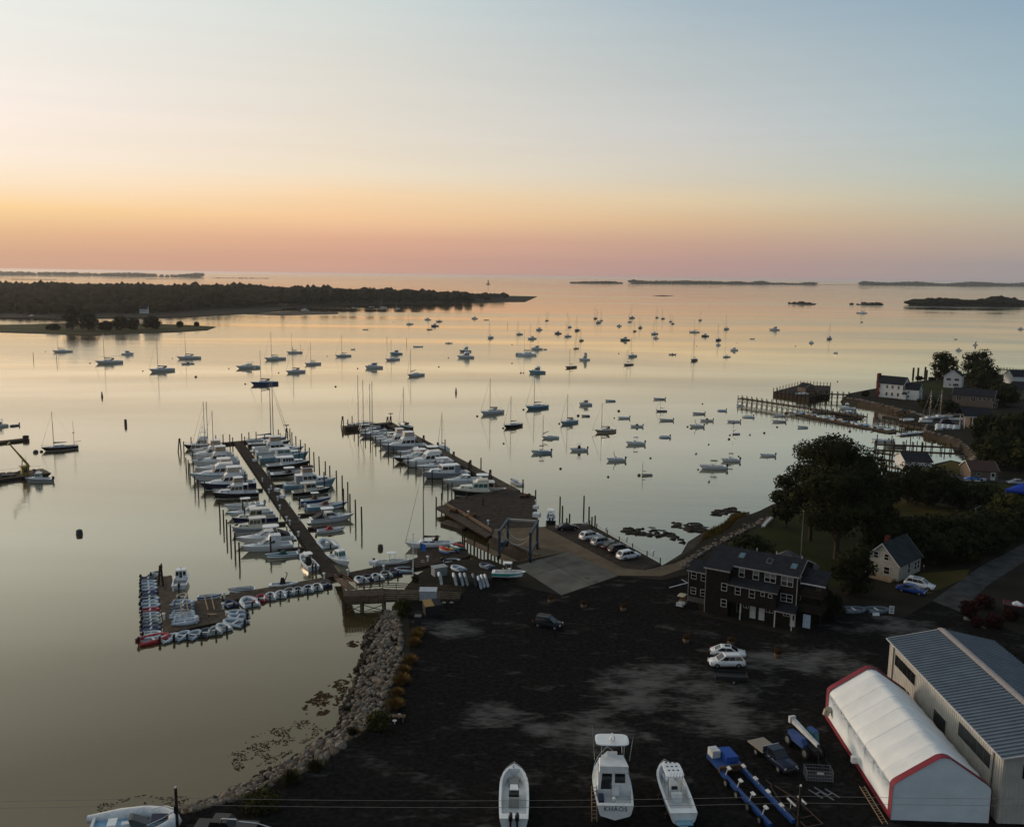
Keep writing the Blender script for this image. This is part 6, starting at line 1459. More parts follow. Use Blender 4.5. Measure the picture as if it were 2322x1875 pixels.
# right field
ms_('sail',1562,1586,754,'white multihull sloop in the far right field',1574.5,724,top=WHITE,cover=BLACKC); ms_('sail',1584,1590,727,'tiny far sloop beyond the white multihull',1587.5,703,top=GREYH)
ms_('down',1590,1607,763,'black hulled picnic boat in the far right field',top=BLACKH); ms_('sail',1641,1651,747,'white sloop, right of the far multihull',1646,713)
ms_('sail',1623,1633,772,'navy sloop with a white boat before it, far right field',1628,733,top=NAVY); ms_('down',1623.6,1633.6,783,'small white boat in front of the navy sloop')
ms_('down',1656,1673,795,'white pilothouse launch right of the navy sloop'); ms_('sail',1639,1655,810,'little white catboat below the white launch',1645,784)
ms_('sail',1567,1579,818,'dark red brown sloop with a thin mast in the right field',1572.6,769,top=MAROON,cover=BROWNC); ms_('fly',1744,1767,749,'white flybridge cruiser standing alone far right')
ms_('skiff',1700,1710,769,'tiny skiff right of the far field',top=GREYH); ms_('cat',1944,1964,710.5,'grey catamaran in front of the beacon rock',1955.5,680)
ms_('sail',1951,1956,731,'tiny sloop under the beacon rock',1953,718,top=MAROON); ms_('sail',1875,1884,769,'dark sloop in the empty water far right',1881,732,top=GREYH,dodger=BLACKC)
ms_('down',1834,1845,778,'small white boat, left in the empty water far right'); ms_('cc',1890,1898,801,'small boat with a pole, nearest in the empty water far right')
ms_('down',2167,2180,795,'small white boat above the round tree on the point'); ms_('fly',2206,2216,783,'white cruiser seen end on above the point trees'); ms_('skiff',2164,2170,770,'tiny black raft above the point trees',top=BLACKH,eng=None); ms_('down',2308,2320,747,'white boat at the far right edge of the frame')
ms_('skiff',1570,1597.5,939,'green open outboard skiff in the right field',top=GREENH); ms_('rib',1627,1647,932,'grey inflatable under the long trestle pier',m=RUBG)
ms_('row',1670,1686,921,'white rowing boat nearest the end of the trestle pier',m=WHITE); ms_('rib',1683,1709,946,'pale inflatable right of the green skiff',m=RUBW)
ms_('skiff',1648.5,1678,957,'white outboard skiff above the small red sailed dinghy',console=True); ms_('skiff',1587,1616,955,'white skiff with a brown cover in the right field',cover=BROWNC)
ms_('cc',1563,1595,968,'white console skiff with a folded dark bimini',tt='folded'); ms_('sail',1660,1677,985,'small sailing dinghy with a furled red brown sail',1662,961,top=GREYH,nocabin=True,cover=mat('red_sail', (.22,.05,.03), .85),mastx=.36,jib=False,spar=WOODSPAR,small=True,boomup=.5)
ms_('skiff',1752,1779,944,'grey outboard skiff below the dinghy floats',top=GREYH); ms_('skiff',1751,1780.6,957,'black outboard skiff just under the grey one',top=BLACKH)
ms_('row',1808.5,1831,970,'pale blue rowing boat above the huge tree',m=LBLUE); ms_('skiff',1723,1757,1034,'white open launch nearest the huge tree',console=True)
ms_('cc',1635,1676,1046,'white centre console with a dark bimini, rear of the right hand pair',tt='bimini',ttm=BLACKC); ms_('cc',1586,1646,1063,'white centre console with a dark bimini, front of the right hand pair',tt='bimini',ttm=BLACKC,eng=2,seatm=CREAM)
# mooring buoys, posts, markers
GBU = 'mooring buoys on the harbour'
for k, (px, py, r_) in enumerate(((103,797.5,.35),(204,824,.45),(324,841.5,.4),(391,813,.35),(519,836,.4),(632,846,.4),(556,871,.45),(742,808,.35),(761,877,.5),(444,855,.7),(81,1026,.8),(94,1024.5,.5),(811,836,.45),(1017,812,.45),(995,832,.5),(1181,846,.5),(1187,846,.4),(1082,944,.45),(1187,929,.45),
   (1141,971,.4),(1268,961,.4),(1311,943,.6),(1403,932.5,.6),(1393,948,.3),(1142,1006,.35),(1271,1063,.4),(1379,1081.5,.35),(1475,1039,.35),(1578,1021.5,.0),(1593,916,.35),(1559,968,.4),(1663,960,.4),(1700,986,.0),(1733,982,.45),(1745,1033,.35),(1675,1035,.3),(1607,1008,.3),(1762,968.5,.4),(1927,978.5,.5),(1899,865.5,.4),(1804,785,.5),(1449,1078,.5),(1653,996,.45),(1655,987,.35),(1592,754,.4),(1671,777,.4),(1580,785,.4),(1403,802,.5),(1161,824,.45),(1161,782,.45),(1044,732,.4),(892,731,.5),(1583,1065,.3),(1568,973,.3))):
    if r_ == 0: continue
    t = thing('mooring_buoy', 'dark round mooring buoy afloat on the harbour', 'buoy', tuple(G(px,py,0)), 0, GBU); MB().ell((0,0,r_*.2),(r_,r_,r_*.85),0,8,5).build('float', BUOYM, t)
for px, py in ((1578,1029),(1700,986),(1607,1092),(1975,979)):
    t = thing('mooring_buoy', 'white round mooring buoy afloat near the right shore', 'buoy', tuple(G(px,py,0)), 0, 'white mooring buoys'); MB().ell((0,0,.12),(.42,.42,.38),0,8,5).build('float', BUOYW, t)
def drum(px, py, r_, h, lab, tp=.8):
    t = thing('channel_buoy', lab, 'buoy', tuple(G(px,py,0))); MB().tube((0,0,-.2),(0,0,h),r_,r_*tp,10).build('body', BUOYM, t); MB().tube((0,0,h),(0,0,h+.12),r_*tp*.8,r_*tp*.5,10).build('cap', BUOYM, t)
drum(180,1211,.75,.9,'dark squat drum buoy in the bare water at lower left'); drum(285,964,.5,2.0,'dark upright can buoy right of the black ketch',.9); drum(231.5,900,.5,2.2,'dark pointed nun buoy above the black ketch',.4); drum(1034,891,.5,2.3,'red brown pointed nun buoy at the centre of the harbour',.4); drum(862.5,1244,.6,.8,'dark drum buoy beside the kayak float boats')
for px, yt, yb in ((76,799,816),(129,804,822),(877.5,763,776),(922,766,783),(1151,730,741),(1243,706,716),(1287,708,715),(1609,688,693),(2058,867,856)):
    if yb < yt: continue
    g = G(px, yb, 0); t = thing('channel_pole', 'slim dark pole standing in open water', 'pole', tuple(g), 0, 'channel poles in the harbour'); MB().tube((0,0,-1),(0,0,ztop(g,yt)),.16,.14,6).build('post', PILE, t)
# wake of the moving motorboat
WK = MB(); gA = G(303,806,0); gB = G(0,818,0)
for s_ in (-1,1):
    a = gA; prev = None
    for k in range(13):
        f = k/12; p = gA.lerp(gB, f)+Vector((0, s_*(.6+9*f), 0)); w_ = .35+1.5*f
        cur_ = [(p.x,p.y-w_,.01),(p.x,p.y,.10),(p.x,p.y+w_,.01)]
        if prev: WK.add(prev+cur_, [(0,3,4,1),(1,4,5,2)], 0, True)
        prev = cur_
tag(WK.build('wake', WATER), 'low wake spreading behind the moving motorboat', kind='stuff')
# ------------------------------------------------------------------ docks and piers
def planks(t, poly, z, dirv, m=PLANK, w_=.24, th=.07, gap=.015, z0=0.0):
    """boards laid along dirv, clipped to the polygon (world x, y), as one joined part of thing t"""
    d = Vector((dirv[0], dirv[1])).normalized(); n = Vector((-d.y, d.x)); P_ = [Vector((p[0], p[1])) for p in poly]
    us = [p.dot(n) for p in P_]; u = min(us)+w_/2; mb = MB(); o = t.location; rn = random.Random(len(poly))
    while u < max(us):
        xs = []
        for a, b in zip(P_, P_[1:]+P_[:1]):
            ua, ub = a.dot(n), b.dot(n)
            if (ua > u) != (ub > u): f = (u-ua)/(ub-ua); xs.append((a+(b-a)*f).dot(d))
        xs.sort()
        for x0, x1 in zip(xs[::2], xs[1::2]):
            zz = z+rn.uniform(-.008, .008); e = rn.uniform(-.03,.03)
            q = [d*(x0+e)+n*(u-w_/2+gap), d*(x1+e)+n*(u-w_/2+gap), d*(x1+e)+n*(u+w_/2-gap), d*(x0+e)+n*(u+w_/2-gap)]
            mb.hexa([(p.x-o.x,p.y-o.y,zz-th-o.z) for p in q], [(p.x-o.x,p.y-o.y,zz-o.z) for p in q])
        u += w_
    return tag(mb.build('planking', m, t), kind='stuff')
def skirt(t, poly, z0, z1, m, name='frame', inset=.06):
    poly = ccw([(p[0], p[1]) for p in poly]); c = Vector((sum(p[0] for p in poly)/len(poly), sum(p[1] for p in poly)/len(poly))); o = t.location
    mb = MB(); pl = []
    for p in poly:
        v = Vector(p)-c; v = v*(1-inset/max(v.length, .1)); pl.append((v.x+c.x-o.x, v.y+c.y-o.y))
    n = len(pl); mb.add([(p[0],p[1],z0-o.z) for p in pl]+[(p[0],p[1],z1-o.z) for p in pl], [(i,(i+1) % n,n+(i+1) % n,n+i) for i in range(n)])
    f = fill(pl); mb.add([(p[0],p[1],z1-o.z) for p in pl], [tq if (pl[tq[1]][0]-pl[tq[0]][0])*(pl[tq[2]][1]-pl[tq[0]][1])-(pl[tq[1]][1]-pl[tq[0]][1])*(pl[tq[2]][0]-pl[tq[0]][0]) > 0 else tq[::-1] for tq in f])
    return mb.build(name, m, t)
def dock(name, label, px, z, dirv, m=PLANK, low=-.15, cat='dock', frame=PLANKD, world=False, w_=.24):
    poly = px if world else pxs(px, z); c = sum(poly, Vector())/len(poly)
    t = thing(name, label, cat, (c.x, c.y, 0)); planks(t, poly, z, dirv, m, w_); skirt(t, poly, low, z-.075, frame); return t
def strip_poly(A, B, w_):
    d = (B-A).normalized(); n = Vector((-d.y, d.x, 0))*(w_/2); return [A-n, B-n, B+n, A+n]
def under_piles(t, pts, z, r_=.15):
    for p in pts: MB().tube((0,0,-2.5),(0,0,z),r_,r_*.95,7).build('pile', PILE, t, (p.x-t.location.x, p.y-t.location.y, 0))
perp = (PD.y, -PD.x)
A = G(541,1002,.6); B = G(757,1307,.6)
p1 = dock('long_pier', 'long left timber pier lined with boats on both sides', strip_poly(A, B, 2.7), .6, perp, world=True, cat='pier', m=PLANKD)
dock('end_dock', 'short cross dock at the far end of the left pier', strip_poly(G(486,1006,.6), G(568,999,.6), 2.4), .6, (0,1), world=True, m=PLANKD)
for k, (px, py, ln, sg, lb) in enumerate(((689,1240,5.0,-1,'narrow finger dock beside the small boat with the green cover'), (648,1183,5.5,-1,'narrow finger dock behind the grey white trawler'), (675,1166,6.5,1,'narrow finger dock in front of the teal open boat'), (698,1196,4.5,1,'narrow finger dock beside the maroon striped bowrider'), (618,1100,6,1,'narrow finger dock below the big pale trawler'), (596,1108,5,-1,'narrow finger dock below the navy hulled sport fisherman'))):
    a = G(px,py,.55); d = Vector((DL if sg < 0 else DR)+(0,)).normalized(); dock('finger_dock', lb, strip_poly(a, a+d*ln, .9), .55, (d.y,-d.x), world=True)
A2 = G(884,960,1.3); B2 = G(1168,1113,1.3)
p2 = dock('middle_pier', 'long middle timber pier running out from the wide platform', strip_poly(A2, B2, 2.9), 1.3, perp, world=True, cat='pier', low=.75)
under_piles(p2, [A2.lerp(B2, (k+.5)/18)+Vector((-perp[0]*s_*1.3*-1, perp[1]*s_*1.3, 0)) for k in range(18) for s_ in (1,-1)], 1.2)
dock('end_dock', 'dark faced cross dock at the far end of the middle pier', strip_poly(G(779,967,1.5), G(890,958,1.5), 3.0), 1.5, (0,1), world=True, low=-.3)
PLAT = [(1008,1143),(1023,1133),(1150,1107),(1214,1125),(1221,1192),(1119,1216),(1110,1207)]
pf = dock('wooden_platform', 'wide dark wooden platform at the root of the middle pier', PLAT, 1.6, (1,.35), m=PLANKD, low=1.0, cat='platform', w_=.3)
pp = pxs(PLAT, 1.6); under_piles(pf, [a.lerp(b, (k+.5)/5) for a, b in zip(pp[-2:]+pp[:2], pp[-1:]+pp[:3]) for k in range(5)], 1.5, .18)
bw = dock('boardwalk', 'narrow boardwalk with a timber rail along the platform edge', [(987,1150),(1006,1144),(1116,1211),(1104,1217)], 1.5, perp, low=1.1)
def railing(t, pts, h=1.0, m=TIMBER, n=3, step=2.0, r_=.05):
    """posts and rails along world points; one post part each"""
    o = t.location; rl_ = MB()
    for a, b in zip(pts, pts[1:]):
        k = max(1, round((b-a).length/step))
        for i in range(k+1):
            p = a.lerp(b, i/k)-o; MB().box(-r_,r_,-r_,r_,0,h+.05).build('rail_post', m, t, (p.x, p.y, p.z))
        for j in range(n):
            z = Vector((0,0,h*(j+1)/n)); p, q = a-o+z, b-o+z; d = (q-p).normalized(); w2 = Vector((-d.y, d.x, 0))*.025
            rl_.hexa([p-w2-Vector((0,0,.07)),q-w2-Vector((0,0,.07)),q+w2-Vector((0,0,.07)),p+w2-Vector((0,0,.07))], [p-w2+Vector((0,0,.07)),q-w2+Vector((0,0,.07)),q+w2+Vector((0,0,.07)),p+w2+Vector((0,0,.07))])
    rl_.build('rail', m, t)
railing(bw, pxs([(1008,1146),(1062,1176),(1115,1209)], 1.5), .8, NEWWOOD, 2)
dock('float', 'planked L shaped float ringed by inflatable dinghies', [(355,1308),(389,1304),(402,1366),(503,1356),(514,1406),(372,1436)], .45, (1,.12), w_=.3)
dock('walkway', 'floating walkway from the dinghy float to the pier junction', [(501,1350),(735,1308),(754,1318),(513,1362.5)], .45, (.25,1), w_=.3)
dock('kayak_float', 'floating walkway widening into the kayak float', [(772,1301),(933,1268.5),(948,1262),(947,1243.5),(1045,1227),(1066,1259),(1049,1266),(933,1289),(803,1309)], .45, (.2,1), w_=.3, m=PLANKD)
dock('small_float', 'little work float beside the wooden platform', [(998,1186),(1013,1178),(1061,1188),(1050,1201)], .5, (0,1))
# fixed pier platform over the water by the boulder bank, its gangway and rails
pl = dock('pier_platform', 'railed timber landing on tall piles beside the boulder bank', [(777,1339),(868,1333),(873,1361),(782,1365)], 2.2, (1,0), low=1.75, m=PLANK, frame=TIMBER, cat='platform')
q = pxs([(777,1339),(868,1333),(873,1361),(782,1365)], 2.2)
under_piles(pl, [q[0],q[3],q[0].lerp(q[1],.45),q[3].lerp(q[2],.45),q[1],q[2],q[0].lerp(q[3],.5)], 2.1, .17)
railing(pl, [q[0].lerp(q[1],.35), q[1]], 1.05); railing(pl, [q[0].lerp(q[3],.0), q[3]], 1.05); 
mb = MB(); o = pl.location
for a, b in ((q[3], q[2]),):
    d = (b-a).normalized()
    for k in range(14): pa_, pb_ = a.lerp(b, k/14+.005)-o, a.lerp(b, (k+1)/14-.005)-o; mb.hexa([(pa_.x,pa_.y,1.7),(pb_.x,pb_.y,1.7),(pb_.x,pb_.y+.05,1.7),(pa_.x,pa_.y+.05,1.7)], [(pa_.x,pa_.y,3.15),(pb_.x,pb_.y,3.15),(pb_.x,pb_.y+.05,3.15),(pa_.x,pa_.y+.05,3.15)])
tag(mb.build('board_screen', TIMBER, pl), kind='stuff')
br = MB()
for a, b in ((q[3], q[3].lerp(q[2],.45)), (q[3].lerp(q[2],.45), q[2])):
    a2, b2 = a-o, b-o; br.tube((a2.x,a2.y,.4),(b2.x,b2.y,1.6),.07,n=4); br.tube((a2.x,a2.y,1.6),(b2.x,b2.y,.4),.07,n=4)
br.build('cross_brace', TIMBER, pl)
wk = dock('pier_walkway', 'railed timber walkway from the landing to the lot', [(868,1334),(1046,1342),(1044,1357),(873,1360)], 2.1, (0,1), low=1.7, m=PLANK, frame=TIMBER)
railing(wk, pxs([(868,1334),(960,1338),(1046,1342)], 2.1), 1.0); railing(wk, pxs([(873,1360),(950,1360)], 2.1), 1.0); railing(wk, pxs([(1000,1357),(1044,1357)], 2.1), 1.0)
gw = thing('gangway', 'sloping gangway with rails between the pier junction and the landing', 'gangway', tuple(G(768,1314,.5)))
a = Vector((0,0,.15)); b = G(797,1337,2.2)-Vector(gw.location); d = (b-a); n2 = Vector((-d.y, d.x, 0)).normalized()*.75
mb = MB(); mb.hexa([a-n2,b-n2,b+n2,a+n2], [p+Vector((0,0,.1)) for p in (a-n2,b-n2,b+n2,a+n2)]); mb.build('ramp', PLANK, gw)
for s_ in (-1,1):
    mb = MB()
    for k in range(6): p = a.lerp(b,k/5)+n2*s_; mb.tube(p, p+Vector((0,0,1.0)), .035, n=4)
    for h in (.5,1.0): mb.tube(a+n2*s_+Vector((0,0,h)), b+n2*s_+Vector((0,0,h)), .04, n=4)
    mb.build('handrail', mat('copper_timber', (.26,.13,.08), .8), gw)
# wooden parking deck, rope rail
pk = dock('parking_deck', 'wooden parking deck at the water edge with a rope rail', [(1233,1194),(1310,1186.5),(1337,1187),(1500,1279),(1463,1292),(1414,1287.5)], LZ+.05, (1,.18), low=.6, m=PLANKD, cat='platform', w_=.28)
prev = None
rp = [(1337,1190),(1353,1198),(1377,1212),(1404,1227.5),(1434,1243.5),(1467,1261),(1497,1277)]
for k, (px, py) in enumerate(rp):
    p = G(px, py, LZ+.05); MB().tube((0,0,-1.8),(0,0,1.05),.12,.11,7).build('rail_post', TIMBER, pk, (p.x-pk.location.x, p.y-pk.location.y, p.z))
    if prev is not None:
        mb = MB(); pts = [prev.lerp(p, i/6)-Vector(pk.location)+Vector((0,0,.85-.28*math.sin(math.pi*i/6))) for i in range(7)]; mb.path(pts, .035, 4); mb.build('rope', NEWWOOD, pk)
    prev = p
for k in range(10): p = G(1233+18*k, 1196+9.2*k, .6)
# concrete finger of the slip, curb on the other side
sf = thing('slip_finger', 'narrow concrete finger pier on piles at the left of the slip', 'pier', tuple(G(1112,1246,0)))
po = strip_poly(G(1060,1223,1.75), G(1168,1272,1.75), 1.1); o = sf.location
MB().prism(ccw([(p.x-o.x,p.y-o.y) for p in po]), 1.25, 1.75).build('deck', CONCB, sf)
for k in range(14): p = G(1060,1223,1.75).lerp(G(1168,1272,1.75), k/13.5); MB().tube((0,0,-2),(0,0,1.3),.16,n=6).build('pile', PILE, sf, (p.x-o.x, p.y-o.y, 0))
for k in (0,3,7): p = G(1060,1223,1.75).lerp(G(1168,1272,1.75), k/13.5)+Vector((-.6,0,0)); MB().tube((0,0,-2),(0,0,3.2),.17,n=6).build('fender_pile', PILE, sf, (p.x-o.x, p.y-o.y, 0))
cb = thing('slip_curb', 'pale concrete curb along the right side of the slip', 'curb', tuple(G(1170,1238,LZ))); po = strip_poly(G(1119,1215.5,LZ), G(1222,1260,LZ), .6); o = cb.location
MB().prism(ccw([(p.x-o.x,p.y-o.y) for p in po]), .02, .3).build('curb', CONC, cb)
sh_ = thing('sheet_wall', 'rusty sheet pile wall lining the slip', 'wall', tuple(G(1170,1238,0))); mb = MB(); o = sh_.location
for a, b in ((G(1119,1217,LZ), G(1221,1261,LZ)), (G(1221,1261,LZ), G(1172,1273,LZ))):
    n_ = int((b-a).length/.5)
    for k in range(n_):
        p, q2 = a.lerp(b,k/n_)-o, a.lerp(b,(k+1)/n_)-o; off = .12 if k % 2 else 0; dd = (b-a).normalized(); nn = Vector((-dd.y, dd.x, 0))
        if nn.x > 0: nn = -nn
        if (b.x-a.x) < 0: nn = Vector((dd.y,-dd.x,0)) if dd.y < 0 else Vector((-dd.y,dd.x,0))
        mb.hexa([(p.x,p.y,-2),(q2.x,q2.y,-2),(q2.x+nn.x*(.1+off),q2.y+nn.y*(.1+off),-2),(p.x+nn.x*(.1+off),p.y+nn.y*(.1+off),-2)], [(p.x,p.y,LZ-.02),(q2.x,q2.y,LZ-.02),(q2.x+nn.x*(.1+off),q2.y+nn.y*(.1+off),LZ-.02),(p.x+nn.x*(.1+off),p.y+nn.y*(.1+off),LZ-.02)])
tag(mb.build('sheet_piles', mat('rusty_steel', (.10,.05,.03), .9, (.05,.028,.02), 1.5), sh_), kind='stuff')

# ---- mooring piles
def pile(px, ty, h, lab, grp, r_=.17):
    g = G(px, ty, h); t = thing('mooring_pile', lab, 'pile', (g.x, g.y, 0), 0, grp); rn = random.Random(int(px*7+ty))
    MB().tube((0,0,-2),(rn.gauss(0,.05),rn.gauss(0,.05),h),r_*1.05,r_*.92,8).build('post', PILE, t); MB().tube((0,0,h-.02),(0,0,h+.05),r_*.9,r_*.5,8).build('cap', PILE, t)
def dolphin(px, ty, h, lab, disc=False, bx=None):
    g = G(px, ty, h); t = thing('dolphin', lab, 'pile', (g.x, g.y, 0))
    for dx in (-.9,.5): MB().tube((dx,-.3*dx,-2),(dx*.12,0,h),.19,.17,7).build('leg', PILE, t)
    MB().tube((0,0,h-.3),(0,0,h-.1),.34,n=8).build('band', PILE, t)
    if disc: MB().tube((0,0,h),(0,0,h+.9),.12,n=6).tube((0,0,h+.9),(0,0,h+1.05),.75,.95,14).build('nest_platform', NEWWOOD, t)
LBL = {'L': ('dark mooring pile off the bows on the left side of the left pier','piles left of the left pier'), 'R': ('dark mooring pile off the bows on the right side of the left pier','piles right of the left pier'),
       'E': ('dark pile at the far end of the left pier','piles at the far end of the left pier'), 'M': ('dark mooring pile off the bows on the left side of the middle pier','piles along the middle pier'),
       'B': ('dark pile standing behind the middle pier','piles behind the middle pier'), 'D': ('slim dark pile in the water beside the parking deck','piles beside the parking deck'), 'F': ('dark guide pile at a float','piles holding the floats')}
def many(code, lst, h):
    for px, ty in lst: pile(px, ty, h, LBL[code][0], LBL[code][1])
many('L', [(498,1139),(506,1156),(513,1178),(522,1190),(532,1208),(542,1229),(613,1217),(421,1038),(426,1043),(430,1050),(441,1080),(449,1087),(463,1093),(550,1137),(416,1001),(437,1024),(554,1150),(556,1070)], 3.6)
many('E', [(433,991),(451,990),(489,987),(505,985),(521,985),(527,992),(548,983),(554,990),(564,980),(580,979),(600,986),(631,974),(635,982)], 3.6)
many('R', [(657.5,972),(661.5,980),(670.6,989),(681,997),(691,1006),(701,1015),(712,1025),(724,1035),(737.5,1046),(748,1056),(763,1067),(776,1078),(788,1093),(793,1120),(806,1133),(820,1149),(678,1017),(735,1070),(778,1108)], 4.6)
many('M', [(789,951),(798,943),(803,959),(812,969),(828,974),(840,983),(852,989),(863,997),(880,1006),(892,1015),(908,1024),(925,1036),(943,1045),(961,1057),(980,1068),(1003,1082),(1016,1095),(1024,1095),(1032,1112),(1059,1115),(1095,1130)], 3.2)
many('B', [(1009,997),(1091,1038),(1186,1087),(1063,1047),(989,1127),(1215,1111),(1002,1118),(950,1010)], 3.6)
many('D', [(1270.5,1126),(1276,1147),(1291.6,1165),(1285,1175),(1324.7,1124),(1336.5,1149),(1343,1172),(1350,1169)], 4.2)
many('F', [(366,1278),(1050,1196),(786,1133)][:2], 3.4)
dolphin(407,994,4.2,'leaning two legged dolphin at the far left of the left pier'); dolphin(650,971,4.6,'two legged dolphin under a round nest platform at the left pier',True); dolphin(886,944,4.4,'dolphin bearing a round nest platform at the end of the middle pier',True)
dolphin(879,945,3.2,'short dolphin beside the nest platform at the middle pier'); dolphin(961,987,3.6,'two legged dolphin on the far side of the middle pier near the dark sloop'); dolphin(993,1003,3.2,'two legged dolphin beside the small sloop behind the middle pier'); dolphin(1067,1043,3.6,'two legged dolphin halfway down the middle pier'); dolphin(1112,1065,3.8,'two legged dolphin near the root of the middle pier'); dolphin(777,944,3.8,'dolphin at the far left corner of the middle pier'); dolphin(364,1282,4.0,'leaning pair of poles at the head of the dinghy float'); dolphin(1029,1024,2.8,'short dolphin beside the middle pier walkway')
# pedestals and dock boxes
def pedestal(px, py, z, lab='white power pedestal standing on the docks', grp='white power pedestals on the docks'):
    t = thing('power_pedestal', lab, 'pedestal', tuple(G(px,py,z)), 0, grp); MB().box(-.13,.13,-.13,.13,0,.95).build('post', PEDW, t); MB().tube((0,0,.95),(0,0,1.12),.30,.20,8).build('cap', PEDW, t)
for px, py in ((577,1094),(595,1093),(610,1118),(615,1110),(630,1135),(635,1155),(650,1182),(657,1190),(657,1148),(677,1216),(679,1180),(735,1312)): pedestal(px, py, .6)
for px, py in ((509,1357),(506,1381),(446,1413),(372,1405),(393,1340),(789,1304),(970,1273),(870,1294)): pedestal(px, py, .45)
for px, py in ((1062,1169),(1107,1190),(1215,1144)): pedestal(px, py, 1.6)
for px, py in ((1374,1206),(1421,1229),(1481,1260)): pedestal(px, py, LZ+.05, 'white pedestal light on the rope railed edge of the parking deck', 'pedestals on the parking deck')
def dbox(px, py, z, lab, s_=1.0, m=PEDW):
    t = thing('dock_box', lab, 'dock box', tuple(G(px,py,z)), R(-25)); MB().box(-.55*s_,.55*s_,-.32*s_,.32*s_,0,.5*s_).build('box', m, t); MB().hexa([(-.6*s_,-.36*s_,.5*s_),(.6*s_,-.36*s_,.5*s_),(.6*s_,.36*s_,.5*s_),(-.6*s_,.36*s_,.5*s_)], [(-.5*s_,-.2*s_,.66*s_),(.5*s_,-.2*s_,.66*s_),(.5*s_,.3*s_,.66*s_),(-.5*s_,.3*s_,.66*s_)]).build('lid', m, t)
dbox(629,1114,.6,'white dock box on the left pier beside the big pale trawler',1.2); dbox(641,1129,.6,'white dock box on the left pier, nearer of two',1.2); dbox(577,1046,.6,'small white dock box far out on the left pier'); dbox(847,1281,.45,'white dock box at the head of the kayak walkway',1.3)
dbox(1215,1153,1.6,'white box at the right edge of the wooden platform',1.1); dbox(1217,1172,1.6,'tall white cabinet at the right edge of the wooden platform',1.5)
for px, py, lb in ((1189,1128,'dark heap of floats and gear at the right of the wooden platform'),(1033,1161,'dark gear piled on the left corner of the wooden platform'),(1068,1172,'brown drum beside the platform rail')):
    t = thing('gear_pile', lb, 'gear pile', tuple(G(px,py,1.6))); rn = random.Random(px); mb = MB()
    for k in range(9): mb.ell((rn.uniform(-1.2,1.2),rn.uniform(-.7,.7),rn.uniform(.2,.6)),(rn.uniform(.25,.5),)*3,0,7,5,.2,rn)
    mb.build('gear', BROWNC, t)

# ---- the far landing at right: trestle piers, crib, floats
def trestle(name, lab, A, B, z, w_, n, braces=True, rail_=True):
    c = (A+B)/2; poly = strip_poly(A, B, w_); t = thing(name, lab, 'pier', (c.x,c.y,0)); planks(t, poly, z, ((B-A).y, -(B-A).x), TIMBER, .4); skirt(t, poly, z-.45, z-.075, TIMBER)
    d = (B-A).normalized(); nn = Vector((-d.y,d.x,0))*(w_/2+.05)
    for k in range(n):
        p = A.lerp(B, k/(n-1))-c
        for s_ in (-1,1): MB().tube((p.x+nn.x*s_*1.15,p.y+nn.y*s_*1.15,-2),(p.x+nn.x*s_,p.y+nn.y*s_,z+1.1),.16,n=5).build('pile', PILE, t)
        if braces:
            mb = MB(); a, b = p-nn, p+nn; mb.tube((a.x,a.y,.3),(b.x,b.y,z-.3),.08,n=4); mb.tube((a.x,a.y,z-.3),(b.x,b.y,.3),.08,n=4)
            if k < n-1:
                q3 = A.lerp(B,(k+1)/(n-1))-c-nn; mb.tube((a.x,a.y,z-.5),(q3.x,q3.y,.4),.07,n=4)
            mb.build('brace', TIMBER, t)
    if rail_:
        mb = MB()
        for s_ in (-1,1): mb.tube(A-c+nn*s_+Vector((0,0,.95)), B-c+nn*s_+Vector((0,0,.95)), .05, n=4)
        mb.build('rail', TIMBER, t)
    return t
trestle('trestle_pier', 'long cross braced trestle pier reaching far out from the point', G(1678,902,2.6), G(1962,944,2.6), 2.6, 2.4, 24)
trestle('trestle_walk', 'tall trestle walk from the crib dock to the stone walled point', G(1836,891,2.8), G(1925,894,2.8), 2.8, 2.0, 8)
cr = dock('crib_dock', 'square crib dock fenced with posts, carrying a small shack', [(1754,888),(1815,872),(1883,875),(1881,893),(1835,901)], 1.8, (1,0), low=-.5, m=PLANKD, frame=PILE, cat='dock')
q = pxs([(1754,888),(1815,872),(1883,875),(1881,893),(1835,901),(1754,888)], 1.8)
for a, b in zip(q, q[1:]):
    for k in range(9): p = a.lerp(b, k/9)-Vector((cr.location.x, cr.location.y, 0)); MB().tube((0,0,-2.5),(0,0,1.8),.17,n=5).build('fence_post', PILE, cr, tuple(p))
A = G(1808,887,1.8); B = G(1826,890,1.8)
house('fishing_shack', 'small grey gabled shack standing on the crib dock', A, B, 6, 2.4, 1.6, BROWNW, ROOFD, wins=((.8,1.8,.8,1.8,1,1),))
c, rz, L = from_stern(1802, (1828,894), (-1,-.05), 2.0); put('row', 'white upturned looking boat stored on the crib dock', c+Vector((0,-2,.2)), rz, 6, None, m=WHITE, cover=WHITE)
fl = strip_poly(G(1787,934,.4), G(2025,980,.4), 4.0)
dock('dinghy_float', 'long low float crowded with small boats below the trestle pier', fl, .4, (.2,1), world=True, m=TIMBER, w_=.4)
dock('landing_float', 'second float with a ramp up to the far boat landing', strip_poly(G(2006,942,.6), G(2150,966,.6), 3.0), .6, (.2,1), world=True, m=TIMBER, w_=.4)
trestle('landing_pier', 'grey fixed pier beside the dinghy floats of the far landing', G(1985,952,1.6), G(2105,972,1.6), 1.6, 2.2, 10, False)
rn = random.Random(21); cols_ = ('white','pale grey','blue','white','tan','white','grey','navy','white','pale blue')
MATS_ = dict(zip(('white','pale grey','blue','tan','grey','navy','pale blue'), (RUBW,RUBG,mat('bright_blue',(.03,.20,.42),.4),mat('tan_hull',(.42,.32,.20),.4),GREYH,NAVY,LBLUE)))
FA, FB = G(1800,935,.25), G(2022,978,.25)
